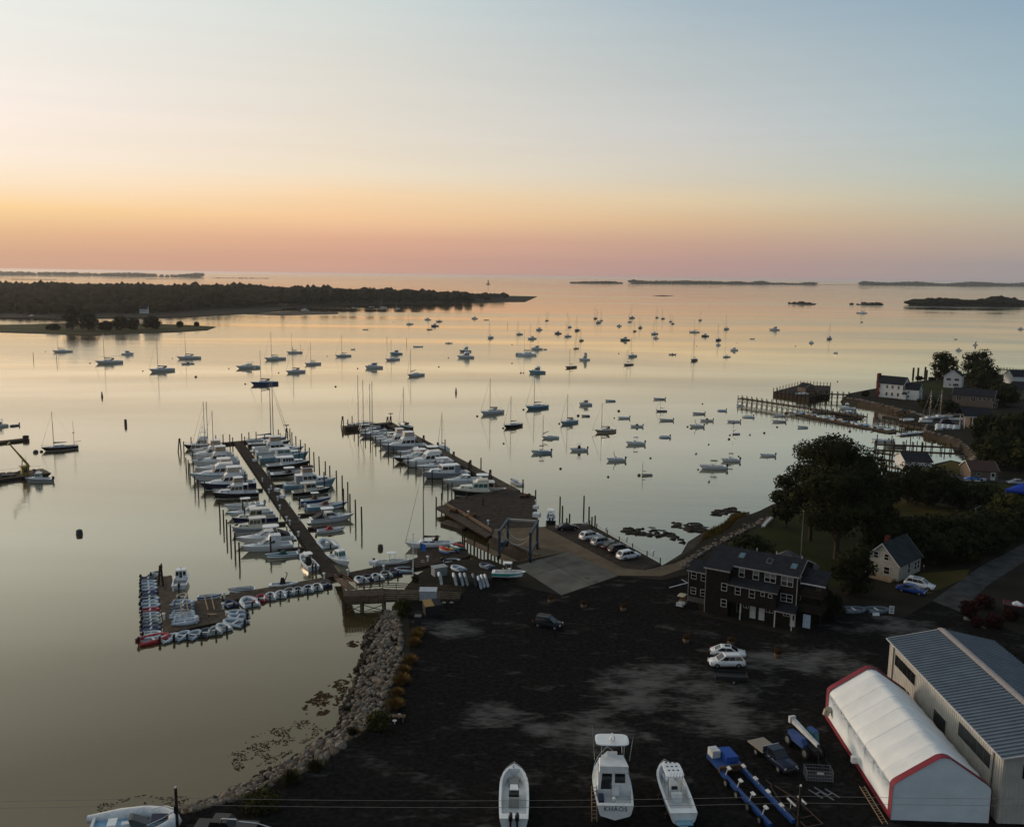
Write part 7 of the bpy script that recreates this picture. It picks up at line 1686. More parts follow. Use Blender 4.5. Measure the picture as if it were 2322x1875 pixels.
for k in range(30):
    f = (k+.5)/30; row = k % 2; p = FA.lerp(FB, f)+Vector((rn.uniform(-.5,.5), (1.2 if row else -1.0)+rn.uniform(-.4,.4), .25)); cn = cols_[k % 10]
    kd = 'rib' if k % 3 else 'row'; tt = thing(NAMES[kd], f'{cn} small boat packed among others on the long dinghy float', CATS[kd], tuple(p), R(-100+rn.uniform(-25,25)), 'small boats on the long dinghy float')
    if kd == 'rib': rib(tt, 3.1, MATS_[cn], ENGB if k % 4 == 0 else None)
    else: rowboat(tt, 3.4, MATS_[cn])
for k in range(9):
    p = G(2045+12*k, 986-1.2*k, .2); tt = thing('inflatable_dinghy', 'pale dinghy tied by the second float of the far landing', 'dinghy', tuple(p), R(rn.uniform(-20,20)), 'dinghies by the second float'); rib(tt, 3.2, (RUBW,RUBG,RUBG)[k % 3], None)
endon('cc','green hulled sport boat lying along the trestle pier',1861,934,9.0,R(165),None,top=GREENH,cover=WHITE,tt='none',stripe=mat('bright_green',(.02,.30,.18),.35)); endon('exp','black hulled yacht under a white cover beside the trestle pier',1918,945,12.0,R(170),None,top=BLACKH,orange=GREYC,roof='none')
endon('row','tan open boat at the outer end of the dinghy float',1806,941,6.0,R(0),None,m=mat('tan_hull',(.42,.32,.20),.4)); endon('pilot','white boat behind the black covered yacht by the trestle',1920,928,7.0,R(170),None)
for px, py, lb, k_ in ((2104,951,'white sloop hauled out on the landing beach with a bare mast','sail'),(2128,948,'second white sloop hauled out on the landing beach','sail')): endon(k_,lb,px,py,7.0,R(20),'sloops hauled out on the landing',z=LZ+.5,H=11.0,cover=None,jib=False)
endon('row','orange hulled boat hauled out beside the sloops',2146,946,6,R(10),None,z=LZ+.3,m=mat('orange_hull',(.30,.12,.03),.5)); endon('row','white skiff on the landing grass',2170,952,6,R(0),None,z=LZ+.2,m=WHITE); endon('skiff','white skiff on the grassy edge of the landing',2100,957,5,R(-10),None,z=LZ+.2,eng=None); endon('rib','large white inflatable on the landing pier',2058,953,5,R(10),None,z=1.8,m=RUBW)
for k in range(9): endon('row','white dinghy hull stored in rows on the quay',2130+13*(k % 4),966+4.2*(k//4)+1.0*(k % 4),3.0,R(8),'white dinghies stored on the quay',z=LZ+.1,m=WHITE,cover=WHITE)
# cove docks
trestle('cove_dock', 'upper thin dock on paired piles crossing the cove', G(1985,1006,1.2), G(2178,1014,1.2), 1.2, 1.3, 10, False, False); trestle('cove_dock', 'lower thin dock on paired piles crossing the cove', G(1988,1024,1.2), G(2104,1043,1.2), 1.2, 1.3, 8, False, False); trestle('cove_dock', 'short dock half hidden by the huge tree in the cove', G(1975,1046,1.0), G(2040,1062,1.0), 1.0, 1.2, 6, False, False)
endon('row','white boat tied at the outer end of the upper cove dock',2006,1001,7,R(-5),None,m=WHITE); endon('skiff','white console skiff inside the upper cove dock',2028,1014,6.5,R(170),None,console=True); endon('skiff','pale skiff behind the upper cove dock near the trees',1995,1000,5.5,R(175),None)
LBL['C'] = ('tall dark pile of the cove docks','piles of the cove docks'); many('C', [(1990,985),(2023,987),(2027,994),(2066,990),(2056,998),(2092,1002),(2080,1000),(2099,1003),(2144,1005),(2020,1020),(2025,1020),(2049,1027),(2070,1029)], 2.6)
trestle('far_trestle', 'low trestle pier beyond the trees at the right edge', G(2262,836,2.2), G(2340,842,2.2), 2.2, 2.0, 12, False)
for k, px in enumerate((2072,2083,2099,2102)): pile(px, (834,834,832,839)[k], 4.0, 'dark post in the water beyond the point lawn', 'posts beyond the point lawn', .6)

# ------------------------------------------------------------------ inflatable dinghies round the float
GD = 'inflatable dinghies tied round the dinghy float'
EDGE = [(345,'dark grey',RUBD),(390,'slate',RUBG),(430,'slate',RUBG),(470,'grey',RUBG),(520,'navy',RUBN),(570,'dark grey',RUBD),(600,'lavender',RUBG),(640,'grey',RUBG),(682,'grey',RUBG),(732,'red',RUBR),(785,'slate',RUBG),(825,'olive',RUBT),(865,'tan grey',RUBT),(908,'dark grey',RUBD),(960,'navy',RUBN),(1020,'pale',RUBW),(1050,'pale',RUBW)]
ORD = ('first','second','third','fourth','fifth','sixth','seventh','eighth','ninth','tenth','eleventh','twelfth','thirteenth','fourteenth','fifteenth','sixteenth','last')
for k, (hy, cn, m) in enumerate(EDGE):
    px = 280+(305+k*2.6)*.186; py = 1250+hy*.186; t = thing('inflatable_dinghy', f'{cn} inflatable, {ORD[k]} down the left side of the dinghy float', 'dinghy', tuple(G(px,py,0)), R(12+rnd.uniform(-7,7)), GD); rib(t, rnd.uniform(2.6,3.2), m, ENGB if k not in (15,) else None)
for hx, hy, rz, cn, m, L in ((370,1085,38,'big red',RUBR,4.6),(550,1072,62,'grey white',RUBW,3.3),(705,1045,72,'pale blue grey',RUBG,3.4),(850,1035,78,'grey with a dark well',RUBG,3.3),(990,1010,92,'dark slate',RUBD,3.2),(1120,985,112,'pale olive',RUBT,3.2),(1215,945,128,'white',RUBW,3.3),(1355,885,160,'large pale',RUBG,4.0),(1395,815,172,'navy and pale',RUBG,3.3),(1385,765,176,'grey',RUBG,3.3)):
    t = thing('inflatable_dinghy', f'{cn} inflatable along the bottom and right edge of the dinghy float', 'dinghy', tuple(G(280+hx*.186,1250+hy*.186,0)), R(rz), GD); rib(t, L, m)
for px, py, rz, cn, m, L in ((523,1372,128,'navy inflatable alone where the float meets the walkway',RUBN,3.2),(565,1368,120,'longest pale inflatable on the walkway, left of the red one',RUBW,4.6),(591,1360,95,'red inflatable in the walkway row',RUBR,3.3),(613,1355,103,'white inflatable just right of the red one',RUBW,3.3),(636,1351,103,'grey white inflatable second right of the red one',RUBW,3.3),
      (656.5,1344,100,'pale grey inflatable at the middle of the walkway row',RUBG,3.2),(676,1342,105,'grey inflatable with a dark motor, fourth right of the red one',RUBT,3.2),(699,1338,100,'pale blue grey inflatable fifth right of the red one',RUBG,3.4),(719,1334,104,'white inflatable next to the last in the walkway row',RUBW,3.2),(738,1328,118,'navy and white inflatable at the pier end of the walkway row',RUBN,3.0),
      (818,1317,120,'pale inflatable nearest the gangway',RUBW,3.4),(835,1313,118,'navy blue inflatable beside the pale one by the gangway',RUBN,3.2),(855,1311,115,'grey white inflatable, third from the gangway',RUBW,3.3),(875,1305,112,'olive grey inflatable, fourth from the gangway',RUBT,3.3),(895,1300,118,'navy grey inflatable, fifth from the gangway',RUBN,3.3),(917,1294,178,'blue grey inflatable lying sideways at the end of the gangway row',RUBG,3.6),
      (352,1304,80,'tan inflatable at the head of the dinghy float',RUBT,2.8),(412,1356,95,'small tan dinghy with an open bow inside the float corner',mat('tan_hull',(.42,.32,.20),.4),3.0),(1023,1275,8,'lavender inflatable afloat below the kayak float',RUBG,3.6)):
    t = thing('inflatable_dinghy', cn, 'dinghy', tuple(G(px,py,0)), R(rz), GD); rib(t, L, m)
for k, (hy, cn, m) in enumerate(((640,'rearmost slate',RUBG),(688,'second slate',RUBD),(728,'third dark',RUBD),(768,'fourth grey',RUBG),(795,'fifth pale',RUBG))): 
    t = thing('inflatable_dinghy', f'{cn} inflatable of the stack under the loading beams', 'dinghy', tuple(G(280+725*.186,1250+hy*.186,.5)), R(4), GD); rib(t, 3.6, m, None)
for hy, cn in ((835,'pale'),(868,'grey')): t = thing('inflatable_dinghy', f'{cn} upturned inflatable at the front of the stack on the float', 'dinghy', tuple(G(280+760*.186,1250+hy*.186,.5)), R(10), GD); rib(t, 3.8, RUBG, None)
for a, b, lb in ((( 985,545),(1030,720),'left loading beam across the float'),((1070,545),(1110,715),'right loading beam across the float'),((690,620),(718,800),'left beam over the dinghy stack'),((770,620),(795,770),'right beam over the dinghy stack')):
    z = .5 if a[0] > 900 else 1.15; p, q2 = G(280+a[0]*.186,1250+a[1]*.186,z), G(280+b[0]*.186,1250+b[1]*.186,z); t = thing('loading_beam', lb, 'beam', tuple(p)); mb = MB(); d = q2-p; w2 = Vector((-d.y,d.x,0)).normalized()*.09
    mb.hexa([-w2,d-w2,d+w2,w2],[v+Vector((0,0,.16)) for v in (-w2,d-w2,d+w2,w2)]); mb.build('beam', NEWWOOD, t)
t = thing('bench', 'small bench at the front edge of the dinghy float', 'bench', tuple(G(481,1398,.45))); MB().box(-.7,.7,-.18,.18,.4,.46).build('seat', NEWWOOD, t); MB().box(-.6,-.5,-.15,.15,0,.4).box(.5,.6,-.15,.15,0,.4).build('legs', TIMBER, t)
# dinghies ashore
for px, py, cn, m, up in ((995,1320,'white inflatable leaning on end beside the pier walkway',RUBW,50),(1028,1322,'tall white inflatable stood on end at the left of the dinghy rack',RUBW,66),(1043,1322,'grey inflatable stood on end, second in the dinghy rack',RUBG,66),(1053,1322,'cream inflatable stood on end, third in the dinghy rack',RUBT,66),(1072,1323,'black inflatable stood on end in the dinghy rack',RUBD,66),(1084,1329,'grey inflatable stood on end right of the black one',RUBG,66),(1091,1326,'small white inflatable stood on end near the end of the rack',RUBW,64),(1099,1325,'white inflatable stood on end, last in the dinghy rack',RUBW,66)):
    t = thing('inflatable_dinghy', cn, 'dinghy', tuple(G(px,py,LZ)+Vector((0,0,1.2))), 0, 'dinghies stood in the rack'); t.rotation_euler = (R(74), 0, R(97)); t.location.z -= .45; rib(t, 3.0, m, None)
rk = thing('dinghy_rack', 'rail on posts that the upended dinghies lean against', 'rack', tuple(G(1060,1312,LZ))); mb = MB().tube((-3,0,1.3),(4.2,0,1.3),.05,n=5)
for x in (-3,0,2,4.2): mb.tube((x,0,0),(x,0,1.3),.05,n=5)
mb.build('rail', TIMBER, rk)
for px, py, rz, cn, m in ((1038,1291,-50,'pale inflatable lying on the ground by the grey box',RUBG),(1103,1286,-48,'dark inflatable lying behind the teal boat',RUBD)): t = thing('inflatable_dinghy', cn, 'dinghy', tuple(G(px,py,LZ)), R(rz+180), None); rib(t, 3.2, m, None)
for px, cn in ((1937,'left of two dark inflatables displayed on the lot by the lawn'),(1988,'right of two dark inflatables displayed on the lot, beside the sign board')): t = thing('inflatable_dinghy', cn, 'dinghy', tuple(G(px,1387,LZ)+Vector((0,0,.1))), R(8), 'inflatables displayed by the lawn'); rib(t, 3.8, RUBD, None)
# kayaks
def kayak(px, py, rz, z, m, lab):
    t = thing('kayak', lab, 'kayak', tuple(G(px,py,.45)+Vector((0,0,z))), R(rz), 'kayaks stacked on the kayak float'); L = 3.2; rings = []
    for f in (-1,-.85,-.5,0,.5,.85,1):
        w_ = .36*(1-abs(f)**2.2)+.02; zz = .10*f*f; rings.append([(f*L/2,w_*math.cos(a),.18+zz+(.17*(1-abs(f)**3)+.02)*math.sin(a)) for a in [6.283*k/8 for k in range(8)]])
    MB().loft(rings).build('hull', m, t); MB().tube((-.2,0,.3),(-.2,0,.38),.28,.24,8).build('cockpit', BLACKC, t)
KC = dict(red=mat('kayak_red',(.55,.03,.02),.4), orange=mat('kayak_orange',(.70,.14,.02),.4), yellow=mat('kayak_yellow',(.62,.42,.05),.4), white=PEDW, blue=mat('kayak_blue',(.03,.13,.36),.4), teal=mat('kayak_teal',(.03,.22,.24),.4))
for px, py, rz, z, c_, lb in ((1007,1254,-42,0,'blue','blue kayak at the bottom of the left stack'),(1008,1254,-42,.34,'white','white kayak in the middle of the left stack'),(1008,1255,-42,.68,'orange','orange kayak in the left stack, under the red'),(1008,1255,-42,1.0,'red','red kayak on top of the left stack'),(1019,1250,-38,0,'white','white kayak under the yellow one'),(1019,1250,-38,.4,'yellow','yellow kayak beside the red stack'),(1031,1250,-48,0,'blue','blue kayak lowest in the right stack'),(1031,1250,-48,.4,'teal','teal kayak in the right stack'),(1031,1250,-48,.8,'white','white kayak on top of the right stack'),(1042,1243,-40,0,'teal','teal kayak at the back edge of the float'),(1042,1242,-40,.4,'red','scarlet kayak lying highest at the back of the float')):
    kayak(px, py, rz, z, KC[c_], lb)
# ---- crane barge at the left edge and the dark float above it
CY = mat('crane_yellow', (.36,.25,.03), .5, (.26,.17,.025), 1.5)
A = G(-45,1094,0); B = G(108,1074,0); d = (B-A).normalized(); cbg = thing('crane_barge', 'flat dark work barge with a tall yellow crane at the left edge', 'barge', tuple((A+B)/2), math.atan2(d.y, d.x)); L = (B-A).length
MB().hexa([(-L/2,-3.6,-.5),(L/2-1.5,-3.6,-.5),(L/2-1.5,3.6,-.5),(-L/2,3.6,-.5)],[(-L/2,-3.7,.8),(L/2,-3.7,.8),(L/2,3.7,.8),(-L/2,3.7,.8)]).build('barge_hull', BLACKH, cbg); MB().box(-L/2+.2,L/2-.3,-3.5,3.5,.8,.88).build('deck', TIMBER, cbg)
g = G(57,1076,.9); im = cbg.matrix_basis.inverted() if False else None
loc = Matrix.Rotation(-cbg.rotation_euler.z, 4, 'Z') @ (g-Vector(cbg.location)); cx, cy = loc.x, loc.y
tur = MB().box(cx-.9,cx+.9,cy-.8,cy+.8,.9,3.0).box(cx-1.1,cx+1.1,cy-1,cy+1,3.0,3.3).build('crane_turret', CY, cbg); MB().box(cx-.5,cx+.4,cy-.83,cy-.81,1.5,2.6).build('hatch', PANE, tur)
tp = Vector((cx-3.2, cy+.5, 9.6)); bs = Vector((cx+.9, cy, 3.3)); d = tp-bs; mb = MB(); mb.tube(bs, bs+d*.45, .42, .36, 4); mb.tube(bs+d*.44, bs+d*.97, .30, .24, 4); mb.build('crane_boom', CY, cbg); MB().tube(bs+d*.95, tp, .34, .55, 4).build('boom_head', CY, cbg); MB().tube((cx-.8,cy,2.6), bs+d*.3, .16, n=6).build('lift_ram', STEEL, cbg)
mb = MB()
for s_ in (-3.4,3.4): mb.path([(-L/2+1,s_,1.8),(L/2-1,s_,1.8)],.035,4); [mb.tube((x,s_,.85),(x,s_,1.8),.035,n=4) for x in (-L/2+1,-L/4,0,L/4,L/2-1)]
mb.build('rail', STEEL, cbg); rn = random.Random(8); mb = MB()
for k in range(10): x = rn.uniform(-L/2+1,L/2-2); mb.box(x,x+rn.uniform(.5,1.6),-2.6+rn.uniform(0,4),-1.6+rn.uniform(0,4)+1,.88,.88+rn.uniform(.3,1.0))
tag(mb.build('deck_gear', BLACKC, cbg), kind='stuff')
endon('pilot','pale workboat with a thin mast moored against the crane barge',88,1092,6.6,R(188),None,top=GREYH)
t = thing('antenna_mast', 'thin bare mast standing beside the yellow crane', 'mast', tuple(G(62,1086,1.2))); MB().tube((0,0,0),(0,0,ztop(G(62,1086,1.2),1034)-1.2),.06,.03,5).build('mast', PILE, t)
fd = dock('work_float', 'long dark float with a stub post, cut by the left edge', strip_poly(G(-60,1008,.6), G(63,994,.6), 3.2), .6, (0,1), world=True, m=PLANKD, w_=.5); o = fd.location; p = G(60,994,.6)-Vector((o.x,o.y,0)); MB().box(p.x-.9,p.x+.5,p.y-.6,p.y+.6,.6,1.5).build('end_box', PILE, fd)
# ------------------------------------------------------------------ vehicles
TYRE = mat('tyre', (.012,.012,.012), .9, spec=.1); RIM = mat('alloy_rim', (.35,.35,.36), .35, metal=.7)
LAMPW = mat('headlamp', (.6,.62,.64), .15); LAMPR = mat('tail_lamp', (.45,.01,.01), .25); CHROME = mat('chrome', (.6,.6,.6), .15, metal=.95)
def paint(n, c): return mat('paint_'+n, c, .3, tuple(x*.92 for x in c), .6, spec=.45 if c[1] > .2 else .2, coat=.5 if c[1] > .2 else .12)
def wheel(t, x, y, r, w_=.22, z=None):
    s_ = 1 if y > 0 else -1; z = r if z is None else z
    o = MB().tube((0,-w_/2,0),(0,w_/2,0),r,r,14).build('wheel', TYRE, t, (x,y,z)); MB().tube((0,s_*w_*.42,0),(0,s_*w_*.56,0),r*.64,r*.58,10).build('rim', RIM, o)
def car(label, g, d, pt, L=4.7, W_=1.86, suv=True, H=None, roofm=None, sunroof=False, grp=None, name='parked_car'):
    t = thing(name, label, 'car', tuple(g), math.atan2(d[1], d[0]), grp); H = H or (1.70 if suv else 1.44); w_ = W_/2; zb = .30; zs = 1.0 if suv else .86; zh = zs+.10
    pr_ = [(-.5,.62,.80,zb+.12),(-.485,.74,.90,zb),(-.40,zs,.98,zb-.03),(-.30,zs+.02,1,zb-.04),(0,zs+.02,1,zb-.05),(.18,zs,1,zb-.05),(.24,zs-.0,.99,zb-.04),(.40,zs-.10,.95,zb-.03),(.475,zs-.22,.86,zb),(.5,.58,.74,zb+.14)]
    if suv: pr_[0] = (-.5,.72,.84,zb+.12); pr_[1] = (-.487,zs-.02,.93,zb)
    rings = []
    for x, zt, wf, zl in pr_:
        ww = w_*wf; rings.append([(x*L,-ww*.94,zl),(x*L,-ww,zl+(zt-zl)*.35),(x*L,-ww*.985,zl+(zt-zl)*.75),(x*L,-ww*.86,zt),(x*L,ww*.86,zt),(x*L,ww*.985,zl+(zt-zl)*.75),(x*L,ww,zl+(zt-zl)*.35),(x*L,ww*.94,zl)])
    body = MB().loft(rings).build('body', pt, t)
    x0, x1 = (-.485*L if suv else -.40*L), .29*L; xr0, xr1 = (-.37*L if suv else -.19*L), .08*L; wt = w_*.74; wb = w_*.90
    b = [(x0,-wb,zs-.03),(x1,-wb*.97,zs-.03),(x1,wb*.97,zs-.03),(x0,wb,zs-.03)]; tp = [(xr0,-wt,H-.05),(xr1,-wt,H-.05),(xr1,wt,H-.05),(xr0,wt,H-.05)]
    MB().hexa(b, tp).build('pillars', pt, t)
    rf = MB().loft([[(p[0]*1.0+sx_*.04,p[1]*1.03,H-.06) for p,sx_ in zip(tp,(-1,1,1,-1))],[(p[0]*.96+((xr0+xr1)/2)*.04,p[1]*.88,H) for p in tp]], 0, True, False).build('roof', roofm or pt, t)
    Rq = [b[0],b[1],tp[1],tp[0]]; Lq = [b[2],b[3],tp[3],tp[2]]
    for u0,u1 in ((.07,.35),(.37,.63),(.65,.93)) if suv else ((.10,.47),(.49,.90)):
        for qd, fl_ in ((Rq,0),(Lq,1)): MB().quadbox(qd, 1-u1 if fl_ else u0, 1-u0 if fl_ else u1, .14, .88, .012).build('side_window', GLASS, t)
    MB().quadbox([b[1],b[2],tp[2],tp[1]], .07,.93,.08,.92,.012).build('windscreen', GLASS, t); MB().quadbox([b[3],b[0],tp[0],tp[3]], .1,.9,.15,.9,.012).build('rear_window', GLASS, t)
    if sunroof: MB().box(xr0+.35*(xr1-xr0),xr1-.1,-wt*.6,wt*.6,H-.005,H+.012).build('sunroof', GLASS, rf)
    if suv:
        m2 = MB()
        for s_ in (-1,1): m2.tube((xr0+.1,s_*wt*.92,H+.04),(xr1-.15,s_*wt*.92,H+.04),.025,n=4)
        m2.build('roof_rail', RIM, rf)
    r_ = .36 if suv else .33
    for x in (-.29*L,.31*L):
        for s_ in (-1,1): wheel(t, x, s_*(w_-.10), r_)
    for s_ in (-1,1):
        MB().box(.462*L,.488*L,s_*w_*.72-.17,s_*w_*.72+.17,zs-.30,zs-.17).build('headlight', LAMPW, t); MB().box(-.503*L,-.478*L,s_*w_*.74-.13,s_*w_*.74+.13,zs-.22,zs-.05).build('taillight', LAMPR, t); MB().box(.13*L,.16*L,s_*w_-.02 if s_ > 0 else s_*w_-.2,s_*w_+.2 if s_ > 0 else s_*w_+.02,zs+.02,zs+.16).build('mirror', pt, t)
    MB().box(.494*L,.503*L,-w_*.4,w_*.4,.48,.62).build('grille', BLACKC, t); MB().box(-.507*L,-.499*L,-.26,.26,.62,.74).build('number_plate', LAMPW, t)
    return t
PW = paint('white', (.72,.72,.71)); PS = paint('silver', (.30,.31,.32)); PB = paint('black', (.010,.010,.012)); PG = mat('paint_graphite', (.012,.014,.020), .35, (.010,.012,.017), .6, spec=.12); PBL = paint('blue', (.01,.04,.20)); PNV = paint('navy', (.012,.018,.04))
DZ = LZ+.05; PKG = 'cars parked on the wooden deck'; dk = (.88,.48)
car('dark grey sedan parked alone at the back of the wooden deck', G(1285,1201,DZ), (.96,.28), PG, suv=False, grp=PKG)
car('white SUV first in the row of five on the wooden deck', G(1339,1222,DZ), dk, PW, grp=PKG, sunroof=True); car('silver grey SUV second in the row on the wooden deck', G(1366,1235,DZ), dk, PS, grp=PKG, sunroof=True); car('low black car between the silver and black SUVs on the wooden deck', G(1388,1243,DZ), dk, PB, suv=False, grp=PKG)
car('black SUV fourth in the row on the wooden deck', G(1405,1252,DZ), dk, PB, L=4.9, grp=PKG); car('white SUV nearest the viewer on the wooden deck', G(1425,1266,DZ), dk, PW, grp=PKG)
GL_ = 'cars standing on the asphalt lot'
car('black hatchback alone in the middle of the lot, nose to the right', G(1242,1421,LZ), (.93,-.36), PG, grp=GL_, L=4.5); car('white sedan with a sunroof behind the white SUV on the lot', G(1650,1486,LZ), (.97,-.16), PW, suv=False, L=4.9, sunroof=True, grp=GL_); car('white SUV facing left in front of the white sedan on the lot', G(1647,1509,LZ), (-.98,-.05), PW, L=4.9, grp=GL_)
car('white SUV with roof rails parked beside the small white house', G(2085,1332,LZ), (.78,-.62), PW, L=4.9, sunroof=True); car('bright blue low car beside the white SUV at the small white house', G(2066,1343,LZ), (.78,-.62), PBL, suv=False); car('silver car near the right edge by the blue covered boat', G(2305,1098,LZ), (-.97,.1), PS, suv=False, L=4.6); car('dark blue van on the far boat landing', G(2147,962,LZ), (.97,.1), PNV, L=5.2, H=2.1, name='van')
# utility trailer in front of the white SUV
tr_ = thing('utility_trailer', 'low black utility trailer in the shade of the white SUV', 'trailer', tuple(G(1655,1543,LZ)), R(175)); MB().box(-2.2,2.0,-1.0,1.0,.55,.68).box(-2.2,2.0,-1.0,-.95,.68,1.0).box(-2.2,2.0,.95,1.0,.68,1.0).box(-2.2,-2.15,-.95,.95,.68,1.0).build('bed', BLACKC, tr_); MB().tube((2.0,-.5,.55),(3.4,0,.5),.05,n=5).tube((2.0,.5,.55),(3.4,0,.5),.05,n=5).build('tongue', BLACKC, tr_)
for s_ in (-1,1): wheel(tr_, -.3, s_*1.12, .33)
# pickup with flat bed
g = G(1752,1725,LZ); tk = thing('flatbed_truck', 'dark navy pickup with a pale flat bed, facing the viewer', 'truck', tuple(g), math.atan2(-.93,.38)); rings = []
for x, zt, wf in ((.2,1.12,.95),(1.3,1.12,1),(1.5,1.1,1),(2.7,1.05,.98),(2.95,.95,.92)): w2 = .98*wf; rings.append([(x,-w2,.5),(x,-w2,zt-.15),(x,-w2*.9,zt),(x,w2*.9,zt),(x,w2,zt-.15),(x,w2,.5)])
MB().loft(rings).build('body', PNV, tk); b = [(-.25,-.92,.6),(1.55,-.92,1.08),(1.55,.92,1.08),(-.25,.92,.6)]; tp = [(-.2,-.76,1.85),(.85,-.76,1.85),(.85,.76,1.85),(-.2,.76,1.85)]; MB().hexa(b,tp).build('cab', PNV, tk)
MB().quadbox([b[1],b[2],tp[2],tp[1]],.07,.93,.1,.92,.012).build('windscreen', GLASS, tk); MB().quadbox([b[0],b[1],tp[1],tp[0]],.3,.9,.4,.9,.012).build('side_window', GLASS, tk); MB().quadbox([b[2],b[3],tp[3],tp[2]],.1,.7,.4,.9,.012).build('side_window', GLASS, tk)
MB().box(-3.1,-.4,-1.1,1.1,.92,1.04).build('flat_bed', mat('bed_boards', (.30,.25,.19), .8, stretch=(1,6,1)), tk); MB().box(-.46,-.38,-1.05,1.05,1.04,1.75).build('headboard', STEEL, tk); MB().box(2.9,3.08,-.95,.95,.45,.62).build('bumper', CHROME, tk); MB().box(2.94,2.99,-.5,.5,.68,.9).build('grille', CHROME, tk)
for s_ in (-1,1): MB().box(2.93,2.985,s_*.72-.15,s_*.72+.15,.72,.9).build('headlight', LAMPW, tk); wheel(tk,2.1,s_*.9,.38); wheel(tk,-1.7,s_*.9,.38); MB().box(.95,1.1,s_*1.15-.1,s_*1.15+.1,1.15,1.4).build('mirror', BLACKC, tk)
# telescopic handler
TB = mat('machine_blue', (.008,.050,.20), .45, (.006,.036,.14), 1.2); TW_ = mat('machine_white', (.62,.61,.58), .45, (.45,.44,.42), 1.5)
g = G(1826,1700,LZ); te = thing('boom_handler', 'blue telescopic handler with a long white boom', 'telehandler', tuple(g), math.atan2(-.96,.30))
MB().box(-2.3,2.3,-.55,.55,.7,1.15).build('chassis', BLACKC, te); MB().loft([[(-1.8,y,z) for y,z in ((-1.2,.9),(-.5,.9),(-.5,1.75),(-1.1,1.7))],[(.6,y,z) for y,z in ((-1.2,.9),(-.5,.9),(-.5,1.8),(-1.1,1.75))],[(1.1,y,z) for y,z in ((-1.15,.9),(-.5,.9),(-.5,1.3),(-1.1,1.3))]], 0, True, False).build('engine_cover', TB, te)
cabn = cabin(te, 'cab', -.7, .9, .38, .38, .9, 2.4, .25, .05, .06, TB, sides=((.1,.9,.35,.92),), front=((.1,.9,.2,.92),), back=((.1,.9,.4,.92),), glass=TEALG); cabn.location = (0,.82,0)
bo_ = MB(); bo_.hexa([(-2.6,-.28,2.1),(2.2,-.2,1.5),(2.2,.12,1.5),(-2.6,.2,2.1)], [(-2.6,-.28,2.6),(2.2,-.2,1.9),(2.2,.12,1.9),(-2.6,.2,2.6)]); bo_.build('boom', TW_, te); MB().hexa([(2.2,-.15,1.52),(3.0,-.15,1.2),(3.0,.07,1.2),(2.2,.07,1.52)],[(2.2,-.15,1.85),(3.0,-.15,1.5),(3.0,.07,1.5),(2.2,.07,1.85)]).build('boom_nose', BLACKC, te); MB().box(-2.85,-2.5,-.42,.34,2.0,2.75).build('boom_heel', TW_, te); MB().tube((3.0,-.5,.3),(3.0,-.5,1.3),.06,n=4).tube((3.0,.5,.3),(3.0,.5,1.3),.06,n=4).tube((3.0,-.5,.3),(4.1,-.5,.25),.06,n=4).tube((3.0,.5,.3),(4.1,.5,.25),.06,n=4).build('forks', BLACKC, te)
for x in (-1.6,1.6):
    for s_ in (-1,1): wheel(te, x, s_*1.1, .62, .42)
# hydraulic boat trailer
g = G(1660,1760,LZ); hy = thing('boat_trailer', 'long blue hydraulic boat hauling trailer with two open arms', 'trailer', tuple(g), math.atan2(-.97,.27)); MB().box(-3.2,-.3,-1.35,1.35,.55,1.1).build('power_frame', TB, hy); MB().box(-3.1,-2.0,-1.3,-.35,1.1,1.9).build('fuel_tank', TW_, hy); MB().loft([[(-2.9,y,z) for y,z in ((-.25,1.1),(1.25,1.1),(1.2,1.7),(-.2,1.8))],[(-.9,y,z) for y,z in ((-.25,1.1),(1.25,1.1),(1.2,1.6),(-.2,1.7))]],0,True,False).build('tarp_cover', BLUEC, hy); MB().box(-.3,.0,-1.5,1.5,.6,1.2).build('cross_beam', mat('rusty_steel', (.10,.05,.03), .9), hy)
for s_ in (-1,1):
    MB().box(0,9.5,s_*1.25-.2,s_*1.25+.2,.45,.85).build('arm', TB, hy)
    for k in range(4): x = .8+k*2.4; MB().tube((x,s_*1.25,.85),(x-.1,s_*.95,1.5),.06,n=5).hexa([(x-.35,s_*.85-.15,1.45),(x+.25,s_*.85-.15,1.45),(x+.25,s_*.85+.15,1.5),(x-.35,s_*.85+.15,1.5)],[(x-.35,s_*.85-.15,1.52),(x+.25,s_*.85-.15,1.52),(x+.25,s_*.85+.15,1.6),(x-.35,s_*.85+.15,1.6)]).build('pad', TW_, hy); wheel(hy, 1.6+k*2.2, s_*1.6, .42, .25)
# rusty trailer frame, wire crate, pallets
g = G(1790,1830,LZ); rt = thing('boat_trailer', 'rusty empty boat trailer frame beside the blue one', 'trailer', tuple(g), math.atan2(-.95,.3)); mb = MB(); RU = mat('rusty_steel', (.10,.05,.03), .9)
for s_ in (-1,1): mb.tube((-3,s_*.25,.6),(0,s_*.95,.6),.06,n=4); mb.tube((0,s_*.95,.6),(4,s_*.95,.6),.06,n=4)
for x in (-1,1,2.6,4): mb.tube((x,-.95,.6),(x,.95,.6),.05,n=4)
mb.build('frame', RU, rt); 
for s_ in (-1,1): wheel(rt, 2.0, s_*1.15, .34); MB().tube((1,s_*.6,.6),(1,s_*.6,1.3),.04,n=4).box(.4,1.8,s_*.6-.08,s_*.6+.08,1.3,1.42).build('bunk', TW_, rt)
MB().tube((-3,0,.6),(-4.2,0,.55),.06,n=4).build('tongue', RU, rt)
g = G(1855,1764,LZ); wc = thing('wire_crate', 'grey wire cage crate beside the fabric shelter', 'crate', tuple(g), R(-4)); mb = MB()
for x in (-1.35,1.35):
    for y in (-.7,.7): mb.tube((x,y,0),(x,y,1.15),.04,n=4)
